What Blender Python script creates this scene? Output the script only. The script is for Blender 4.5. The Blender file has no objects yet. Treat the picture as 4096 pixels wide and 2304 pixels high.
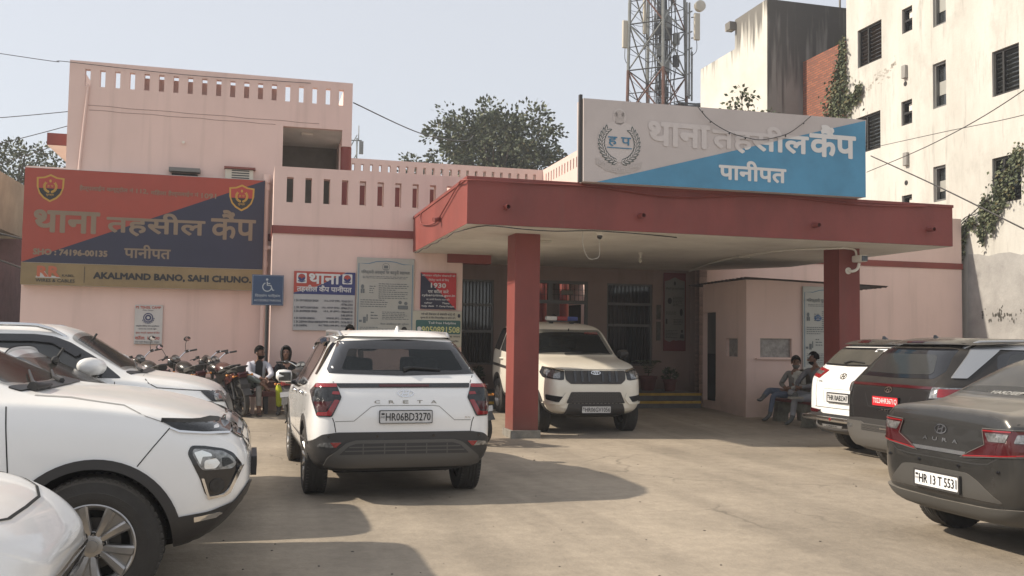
import bpy, bmesh, math, random
import numpy as np
from mathutils import Vector, Matrix
from mathutils.bvhtree import BVHTree
random.seed(7)
R = math.radians
sc = bpy.context.scene
COL = sc.collection
V3 = Vector

# ---------------------------------------------------------------- camera
cam_d = bpy.data.cameras.new("camera"); cam = bpy.data.objects.new("camera", cam_d); COL.objects.link(cam)
PITCH, ROLL, PHI = R(3.17), R(0.83), R(15.1)
fw = V3((0, math.cos(PITCH), math.sin(PITCH))); up0 = V3((0, -math.sin(PITCH), math.cos(PITCH))); rt0 = V3((1, 0, 0))
rt = rt0*math.cos(ROLL) + up0*math.sin(ROLL); up = up0*math.cos(ROLL) - rt0*math.sin(ROLL)
cam.matrix_world = Matrix(((rt.x, up.x, -fw.x, 0), (rt.y, up.y, -fw.y, 0), (rt.z, up.z, -fw.z, 1.55), (0, 0, 0, 1)))
cam_d.sensor_width = 36; cam_d.lens = 36*3800/4096; cam_d.clip_start = 0.05; cam_d.clip_end = 3000
sc.camera = cam

# ---------------------------------------------------------------- sky, sun, exposure
SUN_EL = R(37)
sun_dir_uv = (-0.985, 0.17)                      # towards the sun, in the building's own axes
sx = sun_dir_uv[0]*math.cos(PHI) - sun_dir_uv[1]*math.sin(PHI)
sy = sun_dir_uv[0]*math.sin(PHI) + sun_dir_uv[1]*math.cos(PHI)
to_sun = V3((sx*math.cos(SUN_EL), sy*math.cos(SUN_EL), math.sin(SUN_EL))).normalized()
W = bpy.data.worlds.new("World"); sc.world = W; W.use_nodes = True
nt = W.node_tree; bg = nt.nodes["Background"]
sky = nt.nodes.new("ShaderNodeTexSky"); sky.sky_type = 'NISHITA'; sky.sun_disc = False
sky.sun_elevation = SUN_EL; sky.sun_rotation = math.atan2(to_sun.x, to_sun.y)
sky.air_density = 1.0; sky.dust_density = 1.5; sky.ozone_density = 1.0; sky.altitude = 200
# the winter haze washes the blue out of the sky and evens it towards the horizon
hz = nt.nodes.new("ShaderNodeMix"); hz.data_type = 'RGBA'; hz.inputs[0].default_value = 0.82; hz.inputs[7].default_value = (3.30, 3.33, 3.42, 1)
nt.links.new(sky.outputs[0], hz.inputs[6]); nt.links.new(hz.outputs[2], bg.inputs[0])
bg.inputs[1].default_value = 0.14
sun_d = bpy.data.lights.new("sun", 'SUN'); sun = bpy.data.objects.new("sun", sun_d); COL.objects.link(sun)
sun_d.energy = 3.3; sun_d.angle = R(1.2); sun_d.color = (1.0, 0.89, 0.74)
sun.rotation_euler = to_sun.to_track_quat('Z', 'Y').to_euler()
sc.view_settings.view_transform = 'Standard'; sc.view_settings.look = 'None'
sc.view_settings.exposure = 0.74; sc.view_settings.gamma = 1.0
sc.cycles.max_bounces = 6; sc.cycles.use_denoising = True

# ---------------------------------------------------------------- frames
BLD = Matrix.Rotation(PHI, 4, 'Z')               # building axes: u along the facade, v into it
IDM = Matrix.Identity(4)
def gz(v): return min(max((v-14.9)/3.6, 0), 1)*0.16   # the yard rises a little towards the building

# ---------------------------------------------------------------- materials
MAT = {}
def mat(name, col, rough=0.6, metal=0.0, var=0.0, vscale=3.0, col2=None, bump=0.0, bscale=60, coat=0.0, spec=0.5, dust=0.0, streak=0.0, alpha=None, emit=None):
    if name in MAT: return MAT[name]
    m = bpy.data.materials.new(name); m.use_nodes = True; MAT[name] = m
    n = m.node_tree.nodes; l = m.node_tree.links; b = n["Principled BSDF"]
    c = tuple(col)+(1,)
    b.inputs['Base Color'].default_value = c; b.inputs['Roughness'].default_value = rough; b.inputs['Metallic'].default_value = metal
    b.inputs['Specular IOR Level'].default_value = spec
    if coat: b.inputs['Coat Weight'].default_value = coat; b.inputs['Coat Roughness'].default_value = 0.04
    tc = n.new("ShaderNodeTexCoord"); src = None
    if var or col2:
        nz = n.new("ShaderNodeTexNoise"); nz.inputs['Scale'].default_value = vscale; nz.inputs['Detail'].default_value = 6; nz.inputs['Roughness'].default_value = 0.65
        mp = n.new("ShaderNodeMapping"); l.new(tc.outputs['Object'], mp.inputs[0]); l.new(mp.outputs[0], nz.inputs[0])
        if streak: mp.inputs['Scale'].default_value = (1, 1, streak)
        cr = n.new("ShaderNodeValToRGB"); l.new(nz.outputs[0], cr.inputs[0])
        c2 = col2 or tuple(x*(1-var) for x in col)
        cr.color_ramp.elements[0].position = 0.32; cr.color_ramp.elements[0].color = tuple(c2)+(1,)
        cr.color_ramp.elements[1].position = 0.62; cr.color_ramp.elements[1].color = c
        src = cr.outputs[0]
    if dust:
        g = n.new("ShaderNodeNewGeometry"); sp = n.new("ShaderNodeSeparateXYZ"); l.new(g.outputs['Normal'], sp.inputs[0])
        mr = n.new("ShaderNodeMapRange"); mr.inputs[1].default_value = 0.35; mr.inputs[2].default_value = 1.0; mr.inputs[4].default_value = dust
        l.new(sp.outputs[2], mr.inputs[0])
        nz2 = n.new("ShaderNodeTexNoise"); nz2.inputs['Scale'].default_value = 5; nz2.inputs['Detail'].default_value = 5; l.new(tc.outputs['Object'], nz2.inputs[0])
        mu = n.new("ShaderNodeMath"); mu.operation = 'MULTIPLY'; l.new(mr.outputs[0], mu.inputs[0])
        m2 = n.new("ShaderNodeMapRange"); m2.inputs[1].default_value = 0.3; m2.inputs[2].default_value = 0.6; m2.inputs[3].default_value = 0.55; l.new(nz2.outputs[0], m2.inputs[0]); l.new(m2.outputs[0], mu.inputs[1])
        ad = n.new("ShaderNodeMath"); ad.operation = 'ADD'; ad.inputs[1].default_value = 0.03; l.new(mu.outputs[0], ad.inputs[0])
        mx = n.new("ShaderNodeMix"); mx.data_type = 'RGBA'; l.new(ad.outputs[0], mx.inputs[0])
        mx.inputs[6].default_value = c; mx.inputs[7].default_value = (0.52, 0.455, 0.37, 1)
        if src: l.new(src, mx.inputs[6])
        src = mx.outputs[2]
        ma = n.new("ShaderNodeMath"); ma.operation = 'MULTIPLY_ADD'; ma.inputs[1].default_value = 0.5; ma.inputs[2].default_value = rough; l.new(ad.outputs[0], ma.inputs[0]); l.new(ma.outputs[0], b.inputs['Roughness'])
        if coat:
            mc = n.new("ShaderNodeMath"); mc.operation = 'MULTIPLY_ADD'; mc.inputs[1].default_value = -coat; mc.inputs[2].default_value = coat; l.new(ad.outputs[0], mc.inputs[0]); l.new(mc.outputs[0], b.inputs['Coat Weight'])
    if src: l.new(src, b.inputs['Base Color'])
    if bump:
        nb = n.new("ShaderNodeTexNoise"); nb.inputs['Scale'].default_value = bscale; nb.inputs['Detail'].default_value = 5; l.new(tc.outputs['Object'], nb.inputs[0])
        bp = n.new("ShaderNodeBump"); bp.inputs['Strength'].default_value = bump; bp.inputs['Distance'].default_value = 0.02; l.new(nb.outputs[0], bp.inputs['Height']); l.new(bp.outputs[0], b.inputs['Normal'])
    if alpha is not None: b.inputs['Alpha'].default_value = alpha
    if emit: b.inputs['Emission Color'].default_value = tuple(emit)+(1,); b.inputs['Emission Strength'].default_value = 1
    return m

def srgb(r, g, b):
    f = lambda x: (x/255/12.92) if x <= 10 else ((x/255+0.055)/1.055)**2.4
    return (f(r), f(g), f(b))

# ---------------------------------------------------------------- mesh helpers
def quad(bm, pts, mi=0):
    f = bm.faces.new([bm.verts.new(p) for p in pts]); f.material_index = mi; return f
def box(bm, x0, x1, y0, y1, z0, z1, mi=0, bev=0.0, M=None):
    vs = [bm.verts.new((x, y, z)) for x in (x0, x1) for y in (y0, y1) for z in (z0, z1)]
    if M is not None:
        for v in vs: v.co = M @ v.co
    fs = []
    for idx in ((0, 1, 3, 2), (4, 6, 7, 5), (0, 4, 5, 1), (2, 3, 7, 6), (0, 2, 6, 4), (1, 5, 7, 3)):
        f = bm.faces.new([vs[i] for i in idx]); f.material_index = mi; fs.append(f)
    if bev > 0:
        es = list({e for f in fs for e in f.edges})
        r = bmesh.ops.bevel(bm, geom=es, offset=bev, segments=2, affect='EDGES', profile=0.6)
        for f in r['faces']: f.material_index = mi; f.smooth = True
    return vs
def frame_of(d):
    d = V3(d).normalized(); a = V3((0, 0, 1)) if abs(d.z) < 0.9 else V3((1, 0, 0))
    x = d.cross(a).normalized(); y = x.cross(d).normalized(); return x, y, d
def ring(bm, c, x, y, rx, ry, n):
    return [bm.verts.new(c + x*(rx*math.cos(2*math.pi*i/n)) + y*(ry*math.sin(2*math.pi*i/n))) for i in range(n)]
def skin(bm, rings, mi=0, cap=True, smooth=True):
    for a, b in zip(rings[:-1], rings[1:]):
        n = len(a)
        for i in range(n):
            f = bm.faces.new((a[i], a[(i+1) % n], b[(i+1) % n], b[i])); f.material_index = mi; f.smooth = smooth
    if cap:
        for r_, rev in ((rings[0], True), (rings[-1], False)):
            f = bm.faces.new(list(reversed(r_)) if rev else r_); f.material_index = mi
def cyl(bm, p0, p1, r0, r1=None, n=12, mi=0, cap=True):
    p0, p1 = V3(p0), V3(p1); r1 = r0 if r1 is None else r1
    x, y, d = frame_of(p1-p0)
    skin(bm, [ring(bm, p0, x, y, r0, r0, n), ring(bm, p1, x, y, r1, r1, n)], mi, cap)
def tube(bm, pts, r, n=6, mi=0, closed=False):
    pts = [V3(p) for p in pts]; rings = []; rr = r if isinstance(r, (list, tuple)) else [r]*len(pts)
    px = None
    for i, p in enumerate(pts):
        d = (pts[min(i+1, len(pts)-1)] - pts[max(i-1, 0)])
        if d.length < 1e-9: d = V3((0, 0, 1))
        d.normalize()
        if px is None: x, y, _ = frame_of(d)
        else:
            x = (px - d*px.dot(d))
            x = x.normalized() if x.length > 1e-6 else frame_of(d)[0]
            y = x.cross(d)
        px = x
        rings.append(ring(bm, p, x, y, rr[i], rr[i], n))
    skin(bm, rings, mi)
def smooth_pts(pts, k=6):
    pts = [V3(p) for p in pts]; out = []
    for i in range(len(pts)-1):
        p0, p1, p2, p3 = pts[max(i-1, 0)], pts[i], pts[i+1], pts[min(i+2, len(pts)-1)]
        for j in range(k):
            t = j/k
            out.append(0.5*((2*p1) + (p2-p0)*t + (2*p0-5*p1+4*p2-p3)*t*t + (3*p1-p0-3*p2+p3)*t**3))
    out.append(pts[-1]); return out
def lathe(bm, prof, c=(0, 0, 0), axis='z', n=24, mi=0, cap=True):
    c = V3(c); rings = []
    ax = {'z': (V3((1, 0, 0)), V3((0, 1, 0)), V3((0, 0, 1))), 'y': (V3((0, 0, 1)), V3((1, 0, 0)), V3((0, 1, 0))), 'x': (V3((0, 1, 0)), V3((0, 0, 1)), V3((1, 0, 0)))}[axis]
    for r_, h in prof: rings.append(ring(bm, c + ax[2]*h, ax[0], ax[1], max(r_, 1e-4), max(r_, 1e-4), n))
    skin(bm, rings, mi, cap)
def prism(bm, poly, fn, d, mi=0):
    """poly: 2-D outline, fn maps (a,b) to 3-D, d: extrusion vector"""
    d = V3(d); lo = [bm.verts.new(fn(a, b)) for a, b in poly]; hi = [bm.verts.new(V3(fn(a, b)) + d) for a, b in poly]; n = len(poly)
    for vs in (lo, hi):
        f = bm.faces.new(vs); f.material_index = mi
    for i in range(n):
        f = bm.faces.new((lo[i], lo[(i+1) % n], hi[(i+1) % n], hi[i])); f.material_index = mi
def ball(bm, c, rx, ry, rz, seg=16, mi=0, M=None):
    r = bmesh.ops.create_uvsphere(bm, u_segments=seg, v_segments=max(6, seg*2//3), radius=1)
    for v in r['verts']:
        p = V3((v.co.x*rx, v.co.y*ry, v.co.z*rz)); v.co = (M @ p if M is not None else p) + V3(c)
        for f in v.link_faces: f.material_index = mi; f.smooth = True
def wall(bm, a0, a1, b0, b1, fn, d, holes=(), mi=0, mi_rev=None):
    """a slab with rectangular openings; fn(a,b)->3-D front point, d = thickness vector"""
    d = V3(d); A = sorted({a0, a1, *[h for H in holes for h in H[:2]]}); B = sorted({b0, b1, *[h for H in holes for h in H[2:4]]})
    A = [a for a in A if a0 <= a <= a1]; B = [b for b in B if b0 <= b <= b1]
    vf = {}
    def vert(i, j, k):
        if (i, j, k) not in vf: vf[(i, j, k)] = bm.verts.new(V3(fn(A[i], B[j])) + d*k)
        return vf[(i, j, k)]
    def solid(i, j):
        if i < 0 or j < 0 or i >= len(A)-1 or j >= len(B)-1: return False
        ca, cb = (A[i]+A[i+1])/2, (B[j]+B[j+1])/2
        return not any(H[0] < ca < H[1] and H[2] < cb < H[3] for H in holes)
    rev = mi if mi_rev is None else mi_rev
    for i in range(len(A)-1):
        for j in range(len(B)-1):
            if not solid(i, j): continue
            for k in (0, 1):
                f = bm.faces.new((vert(i, j, k), vert(i+1, j, k), vert(i+1, j+1, k), vert(i, j+1, k))); f.material_index = mi
            for (di, dj, e) in ((-1, 0, ((i, j), (i, j+1))), (1, 0, ((i+1, j), (i+1, j+1))), (0, -1, ((i, j), (i+1, j))), (0, 1, ((i, j+1), (i+1, j+1)))):
                if not solid(i+di, j+dj):
                    f = bm.faces.new((vert(*e[0], 0), vert(*e[1], 0), vert(*e[1], 1), vert(*e[0], 1))); f.material_index = rev

def finish(name, bm, mats, M=None, smooth=None, recalc=True):
    if recalc: bmesh.ops.recalc_face_normals(bm, faces=bm.faces)
    if M is not None: bm.transform(M)
    me = bpy.data.meshes.new(name); bm.to_mesh(me); bm.free()
    for m in (mats if isinstance(mats, (list, tuple)) else [mats]): me.materials.append(m)
    if smooth is not None:
        for p in me.polygons: p.use_smooth = True
        me.set_sharp_from_angle(angle=R(smooth))
    return me
def tag(o, label=None, cat=None, group=None, kind=None):
    if label: o['label'] = label
    if cat: o['category'] = cat
    if group: o['group'] = group
    if kind: o['kind'] = kind
    return o
class Thing:
    pass
def thing(name, label, cat, base=(0, 0, 0), yaw=0.0, space=None, group=None, M=None):
    """an Empty at the thing's base; its parts are modelled in `space` (building axes by default)"""
    t = Thing(); t.space = BLD if space is None else space
    t.M = M if M is not None else t.space @ Matrix.Translation(V3(base)) @ Matrix.Rotation(yaw, 4, 'Z')
    o = bpy.data.objects.new(name, None); COL.objects.link(o); o.empty_display_size = 0.2
    o.matrix_world = t.M; tag(o, label, cat, group); t.o = o; t.pre = t.M.inverted() @ t.space; t.local = False
    return t
def part(t, name, bm, mats, parent=None, smooth=None, label=None, local=False):
    me = finish(name, bm, mats, None if (local or t.local) else t.pre, smooth)
    o = bpy.data.objects.new(name, me); COL.objects.link(o); o.parent = parent or t.o
    if label: o['label'] = label
    return o
def solo(name, label, cat, bm, mats, base=(0, 0, 0), space=None, group=None, kind=None, smooth=None):
    sp = BLD if space is None else space
    M = sp @ Matrix.Translation(V3(base))
    me = finish(name, bm, mats, M.inverted() @ sp, smooth)
    o = bpy.data.objects.new(name, me); COL.objects.link(o); o.matrix_world = M
    return tag(o, label, cat, group, kind)
def copy_tree(o, parent=None):
    c = o.copy(); COL.objects.link(c)
    if parent is not None: c.parent = parent
    for ch in list(o.children): copy_tree(ch, c)
    return c

# ---------------------------------------------------------------- lettering
def text_bm(bm, s, x0, x1, z0, z1, fn, mi=0, bold=0.0, fit='both', n=2):
    """flat lettering filling the box x0..x1, z0..z1 of a 2-D sign plane; fn maps it to 3-D; bold thickens the strokes"""
    c = bpy.data.curves.new("t", 'FONT'); c.body = s; c.size = 1; c.resolution_u = n
    o = bpy.data.objects.new("t", c); COL.objects.link(o)
    dg = bpy.context.evaluated_depsgraph_get(); dg.update()
    me = bpy.data.meshes.new_from_object(o.evaluated_get(dg))
    bpy.data.objects.remove(o); bpy.data.curves.remove(c)
    if not me.vertices: return
    co = np.array([v.co[:] for v in me.vertices])[:, :2]; lo, hi = co.min(0), co.max(0); sz = hi-lo
    kx, kz = (x1-x0)/max(sz[0], 1e-6), (z1-z0)/max(sz[1], 1e-6)
    if fit == 'h': kx = math.copysign(kz, x1-x0)
    b = bold*min(abs(kx), kz)*.9
    offs = [(0, 0)] if b <= 0 else ([(math.cos(a)*b, math.sin(a)*b) for a in [2*math.pi*i/(6 if (z1-z0) < .1 else 10) for i in range(6 if (z1-z0) < .1 else 10)]])
    base = fn(x0, z0); nrm = (fn(x0+.01, z0)-base).cross(fn(x0, z0+.01)-base)
    nrm = nrm.normalized() if nrm.length > 0 else V3((0, 0, 0))
    for i, (ox, oz) in enumerate(offs):
        d = nrm*(.00025*i)
        vs = [bm.verts.new(fn(x0+(p[0]-lo[0])*kx+ox, z0+(p[1]-lo[1])*kz+oz)+d) for p in co]
        for p in me.polygons:
            try: f = bm.faces.new([vs[k] for k in p.vertices]); f.material_index = mi
            except ValueError: pass
    bpy.data.meshes.remove(me)
def wpoly(bm, poly, fn, mi=0):
    f = bm.faces.new([bm.verts.new(fn(a, b)) for a, b in poly]); f.material_index = mi
def ell(cx, cz, rx, rz, n=20, a0=0, a1=360): return [(cx+rx*math.cos(R(a0+(a1-a0)*i/n)), cz+rz*math.sin(R(a0+(a1-a0)*i/n))) for i in range(n if a1-a0 == 360 else n+1)]
def stroke(pts, w):
    """polyline to outline polygon"""
    P = [np.array(p, float) for p in pts]; L_, R_ = [], []
    for i, p in enumerate(P):
        d = P[min(i+1, len(P)-1)]-P[max(i-1, 0)]; d = d/max(np.hypot(*d), 1e-9); nrm = np.array((-d[1], d[0]))*w/2
        L_.append(tuple(p+nrm)); R_.append(tuple(p-nrm))
    return L_+R_[::-1]
def rnd(poly, r, k=3):
    out = []; n = len(poly)
    for i in range(n):
        p, a, b = np.array(poly[i], float), np.array(poly[i-1], float), np.array(poly[(i+1) % n], float)
        da, db = a-p, b-p; la, lb = np.hypot(*da), np.hypot(*db); rr = min(r, la*0.45, lb*0.45)
        s, e = p+da/la*rr, p+db/lb*rr
        for j in range(k+1):
            t = j/k; out.append(tuple((1-t)**2*s + 2*t*(1-t)*p + t*t*e))
    return out
# ================================================================ vehicles
CLADB = mat("clean_black_plastic", (0.016, 0.016, 0.017), 0.5)
BLACKP = mat("black_plastic", (0.022, 0.022, 0.024), 0.5, bump=0.15, bscale=300, dust=0.12)
GREYP = mat("grey_plastic", (0.075, 0.072, 0.068), 0.5, dust=0.15)
GLOSSB = mat("gloss_black", (0.012, 0.012, 0.014), 0.08, coat=0.6)
VOID = mat("dark_void", (0.010, 0.010, 0.010), 0.9)
GLASS = mat("car_glass", (0.013, 0.017, 0.020), 0.06, spec=0.7, dust=0.03)
GLASSK = mat("dark_windscreen", (0.010, 0.011, 0.011), 0.10, spec=0.35)
GLASSD = mat("dusty_car_glass", (0.032, 0.034, 0.032), 0.13, spec=0.6, dust=0.17)
CHROME = mat("chrome", (0.72, 0.72, 0.72), 0.12, 1.0)
SILVER = mat("silver_paint", (0.45, 0.45, 0.45), 0.35, 0.8)
ALLOY = mat("alloy", (0.42, 0.41, 0.40), 0.34, 0.85, var=0.15, vscale=8)
TYRE = mat("tyre_rubber", (0.028, 0.027, 0.026), 0.85, var=0.35, vscale=12, bump=0.2, bscale=120, dust=0.25)
REDL = mat("red_lens", (0.24, 0.010, 0.014), 0.10, coat=0.8)
DREDL = mat("dark_red_lens", (0.055, 0.006, 0.008), 0.10, coat=0.4)
CLEARL = mat("clear_lens", (0.34, 0.34, 0.34), 0.16, 0.6, coat=0.5, var=0.75, vscale=30)
SMOKEL = mat("smoked_lens", (0.030, 0.032, 0.035), 0.14, 0.0, coat=0.25, var=0.6, vscale=20, spec=.4)
AMBER = mat("amber_lens", (0.60, 0.22, 0.03), 0.15, coat=0.6)
PLATEW = mat("plate_white", (0.62, 0.62, 0.62), 0.4, var=0.1, vscale=14)
PLATER = mat("plate_red", (0.62, 0.02, 0.03), 0.4)
INK = mat("plate_ink", (0.012, 0.012, 0.014), 0.5)
WHITEINK = mat("white_ink", (0.75, 0.75, 0.75), 0.5)
SEAM = mat("panel_gap", (0.02, 0.02, 0.02), 0.8)
P_WHITE = mat("white_paint", (0.88, 0.88, 0.87), 0.25, coat=0.8, dust=0.42, var=0.03, vscale=2)
P_CREAM = mat("cream_paint", (0.84, 0.80, 0.70), 0.30, coat=0.7, dust=0.45, var=0.05, vscale=3)
P_BLACK = mat("black_paint", (0.005, 0.006, 0.009), 0.14, coat=.10, spec=.18, dust=0.12)
P_GREY = mat("grey_paint", (0.026, 0.027, 0.028), 0.24, 0.35, coat=0.5, dust=0.30, var=0.2, vscale=5)

def itab(t, x): return float(np.interp(x, [p[0] for p in t], [p[1] for p in t]))
class Car: pass
GLASST = mat("tinted_glass", (0.010, 0.014, 0.016), 0.05, spec=0.6, alpha=0.55); GLASSW = mat("windscreen_glass", (0.030, 0.032, 0.030), 0.10, spec=0.6, dust=0.14, alpha=0.50)
TRIMB = mat("cabin_trim", (0.035, 0.034, 0.032), 0.7); SEATC = mat("seat_fabric", (0.045, 0.044, 0.042), 0.85, var=.3, vscale=20)
def between(o_, i_):
    """ring of quads between two outlines given as [(a,b)...] with the same number of points"""
    n = len(o_); return [[o_[k], o_[(k+1) % n], i_[(k+1) % n], i_[k]] for k in range(n)]
def interior(c, sp):
    cx, cz, W2 = sp['cowl'], sp['cowlz'], sp['W']/2; zs = sp.get('seatz', cz-.50)
    bm = bmesh.new(); box(bm, cx-.62, cx-.05, -W2+.16, W2-.16, cz-.40, cz-.055, bev=.05); ball(bm, (cx-.42, -.36, cz-.05), .16, .20, .06, 14); part(c.t, "dashboard", bm, TRIMB, local=True)
    bm = bmesh.new(); M = Matrix.Translation((cx-.78, -.36, cz-.10)) @ Matrix.Rotation(R(62), 4, 'Y'); rr = .18
    tube(bm, [M @ V3((rr*math.cos(2*math.pi*k/20), rr*math.sin(2*math.pi*k/20), 0)) for k in range(21)], .016, 6)
    for a in (0, 2.4, 3.9): tube(bm, [M @ V3((0, 0, 0)), M @ V3((rr*math.cos(a), rr*math.sin(a), 0))], .018, 5)
    part(c.t, "steering_wheel", bm, TRIMB, local=True, smooth=60)
    for nm, x, ys, w in (("front_seat", cx-1.28, (.36, -.36), .25), ("rear_seat", sp.get('rearseat', cx-2.20), (.34, -.34), .33)):
        for y in ys:
            bm = bmesh.new(); box(bm, x, x+.50, y-w, y+w, zs-.16, zs, bev=.05); box(bm, x-.14, x+.02, y-w, y+w, zs-.10, zs+.55, bev=.06, M=Matrix.Translation((x, 0, zs)) @ Matrix.Rotation(R(-12), 4, 'Y') @ Matrix.Translation((-x, 0, -zs)))
            hb = V3((x-.20, y, zs+.66)); box(bm, hb.x-.05, hb.x+.05, y-.13, y+.13, hb.z-.09, hb.z+.09, bev=.045); part(c.t, nm, bm, sp.get('seatm', SEATC), local=True)
    bm = bmesh.new(); M = Matrix.Translation((cx-.50, 0, sp['H']-.20)); ball(bm, M @ V3((0, 0, 0)), .025, .12, .035, 12); tube(bm, [(cx-.5, 0, sp['H']-.20), (cx-.44, 0, sp['H']-.10)], .012, 6); part(c.t, "rear_view_mirror", bm, TRIMB, local=True)
def make_body(c, sp):
    L, Wd, H = sp['L'], sp['W'], sp['H']; xs = sp['xs']; bm = bmesh.new(); cr = bm.edges.layers.float.new('crease_edge')
    rings = []
    for x in xs:
        zt, zb, p = itab(sp['zc'], x), itab(sp['zb'], x), itab(sp['plan'], x)*Wd/2
        belt = min(itab(sp['belt'], x), zt-0.05); g = min(max((zt-belt-0.06)/0.34, 0), 1); h = belt-zb; rw = itab(sp['rw'], x)
        lp = lambda a, b: a+(b-a)*g
        pts = [(0, zb), (p*.74, zb), (p*.955, zb+min(.09, .2*h)), (p*1.0, zb+.36*h), (p*1.0, zb+.62*h), (p*sp.get('sh', .985), zb+.86*h), (p*lp(.95, sp.get('bw', .955)), belt),
               (lp(.86*p, rw+.05), lp(zt-.026, zt-.13)), (lp(.72*p, rw-.035), lp(zt-.010, zt-.036)), (lp(.42*p, rw*.55), zt-.004), (0, zt)]
        rings.append([bm.verts.new((x, y, z)) for y, z in pts] + [bm.verts.new((x, -y, z)) for y, z in reversed(pts[1:-1])])
    n = len(rings[0]); k = 10
    for a, b in zip(rings[:-1], rings[1:]):
        for i in range(n): bm.faces.new((a[i], a[(i+1) % n], b[(i+1) % n], b[i]))
    for r_ in (rings[0], rings[-1]):
        mir = lambda j: r_[(n-j) % n]
        bm.faces.new((r_[0], r_[1], mir(1))); bm.faces.new((r_[k], r_[k-1], mir(k-1)))
        for j in range(1, k-1): bm.faces.new((r_[j], r_[j+1], mir(j+1), mir(j)))
    bm.edges.ensure_lookup_table()
    for a, b in zip(rings[:-1], rings[1:]):
        for j, w in sp.get('crease', {5: .35, 6: .45, 7: .4}).items():
            for q in (j, n-j):
                e = bm.edges.get((a[q], b[q]))
                if e: e[cr] = w
    bmesh.ops.recalc_face_normals(bm, faces=bm.faces)
    me = bpy.data.meshes.new("b"); bm.to_mesh(me); bm.free()
    o = bpy.data.objects.new("b", me); COL.objects.link(o); md = o.modifiers.new("s", 'SUBSURF'); md.levels = 3; md.render_levels = 3
    dg = bpy.context.evaluated_depsgraph_get(); dg.update(); m2 = bpy.data.meshes.new_from_object(o.evaluated_get(dg)); bpy.data.objects.remove(o); bpy.data.meshes.remove(me)
    co = np.array([v.co[:] for v in m2.vertices]); lo, hi = co.min(0), co.max(0)
    co[:, 0] = (co[:, 0]-lo[0])/(hi[0]-lo[0])*L; co[:, 1] *= Wd/2/hi[1]; zb = min(p[1] for p in sp['zb']); co[:, 2] = zb+(co[:, 2]-lo[2])/(hi[2]-lo[2])*(H-zb)
    m2.vertices.foreach_set('co', co.ravel())
    for p in m2.polygons: p.use_smooth = True
    m2.update(); b2 = bmesh.new(); b2.from_mesh(m2); c.bvh = BVHTree.FromBMesh(b2); b2.free()
    # wheel arches
    cb = bmesh.new(); Ra = sp['Ra']
    for ax in sp['axles']:
        for s in (-1, 1): cyl(cb, (ax, s*(Wd/2-.40), sp['wz']), (ax, s*(Wd/2+.3), sp['wz']), Ra, n=48)
    for kind, poly in sp.get('cut', ()):
        if kind == 'rear': prism(cb, poly, lambda a, b: V3((-.5, a, b)), (1.25, 0, 0))
        else: prism(cb, poly, lambda a, b: V3((a, b, sp['cowlz']-.06)), (0, 0, 1.2))
    cme = finish("cut", cb, VOID); co_ = bpy.data.objects.new("cut", cme); COL.objects.link(co_)
    m2.materials.clear(); m2.materials.append(c.paint); m2.materials.append(VOID)
    bo = bpy.data.objects.new("b2", m2); COL.objects.link(bo)
    if sp.get('cut'): sd = bo.modifiers.new("t", 'SOLIDIFY'); sd.thickness = .035; sd.offset = -1; sd.material_offset = 1
    md = bo.modifiers.new("x", 'BOOLEAN'); md.operation = 'DIFFERENCE'; md.object = co_; md.solver = 'EXACT'
    dg = bpy.context.evaluated_depsgraph_get(); dg.update(); m3 = bpy.data.meshes.new_from_object(bo.evaluated_get(dg)); bpy.data.objects.remove(bo); bpy.data.objects.remove(co_)
    m3.name = "body"; m3.materials.clear(); m3.materials.append(c.paint); m3.materials.append(VOID)
    for p in m3.polygons:
        q = p.center; arch = False
        for ax in sp['axles']:
            d = math.hypot(q.x-ax, q.z-sp['wz'])
            if d < Ra*1.012 and abs(q.y) > Wd/2-.42: arch = True
        under = p.normal.z < -.75 and q.z < sp['zb_in']
        if sp.get('cut') and not arch and not under:
            h_ = c.bvh.find_nearest(q)[0]; under = (h_-q).length > .012
        p.material_index = 1 if (arch or under) else 0; p.use_smooth = not arch
    m3.set_sharp_from_angle(angle=R(50))
    o = bpy.data.objects.new("body", m3); COL.objects.link(o); o.parent = c.t.o; c.body = o
    if sp.get('cut'):
        for ax in sp['axles']:
            for s in (-1, 1):
                bm = bmesh.new(); pr = ell(ax, sp['wz'], Ra-.003, Ra-.003, 24, 8, 172); y0, y1 = s*(Wd/2-.40), s*(Wd/2-.05)
                for (a, b), (a2, b2) in zip(pr[:-1], pr[1:]): quad(bm, [(a, y0, b), (a2, y0, b2), (a2, y1, b2), (a, y1, b)])
                bm.faces.new([bm.verts.new((a, y0, b)) for a, b in pr]); part(c.t, "wheel_arch_liner", bm, VOID, local=True)
        interior(c, sp)
    return o

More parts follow.
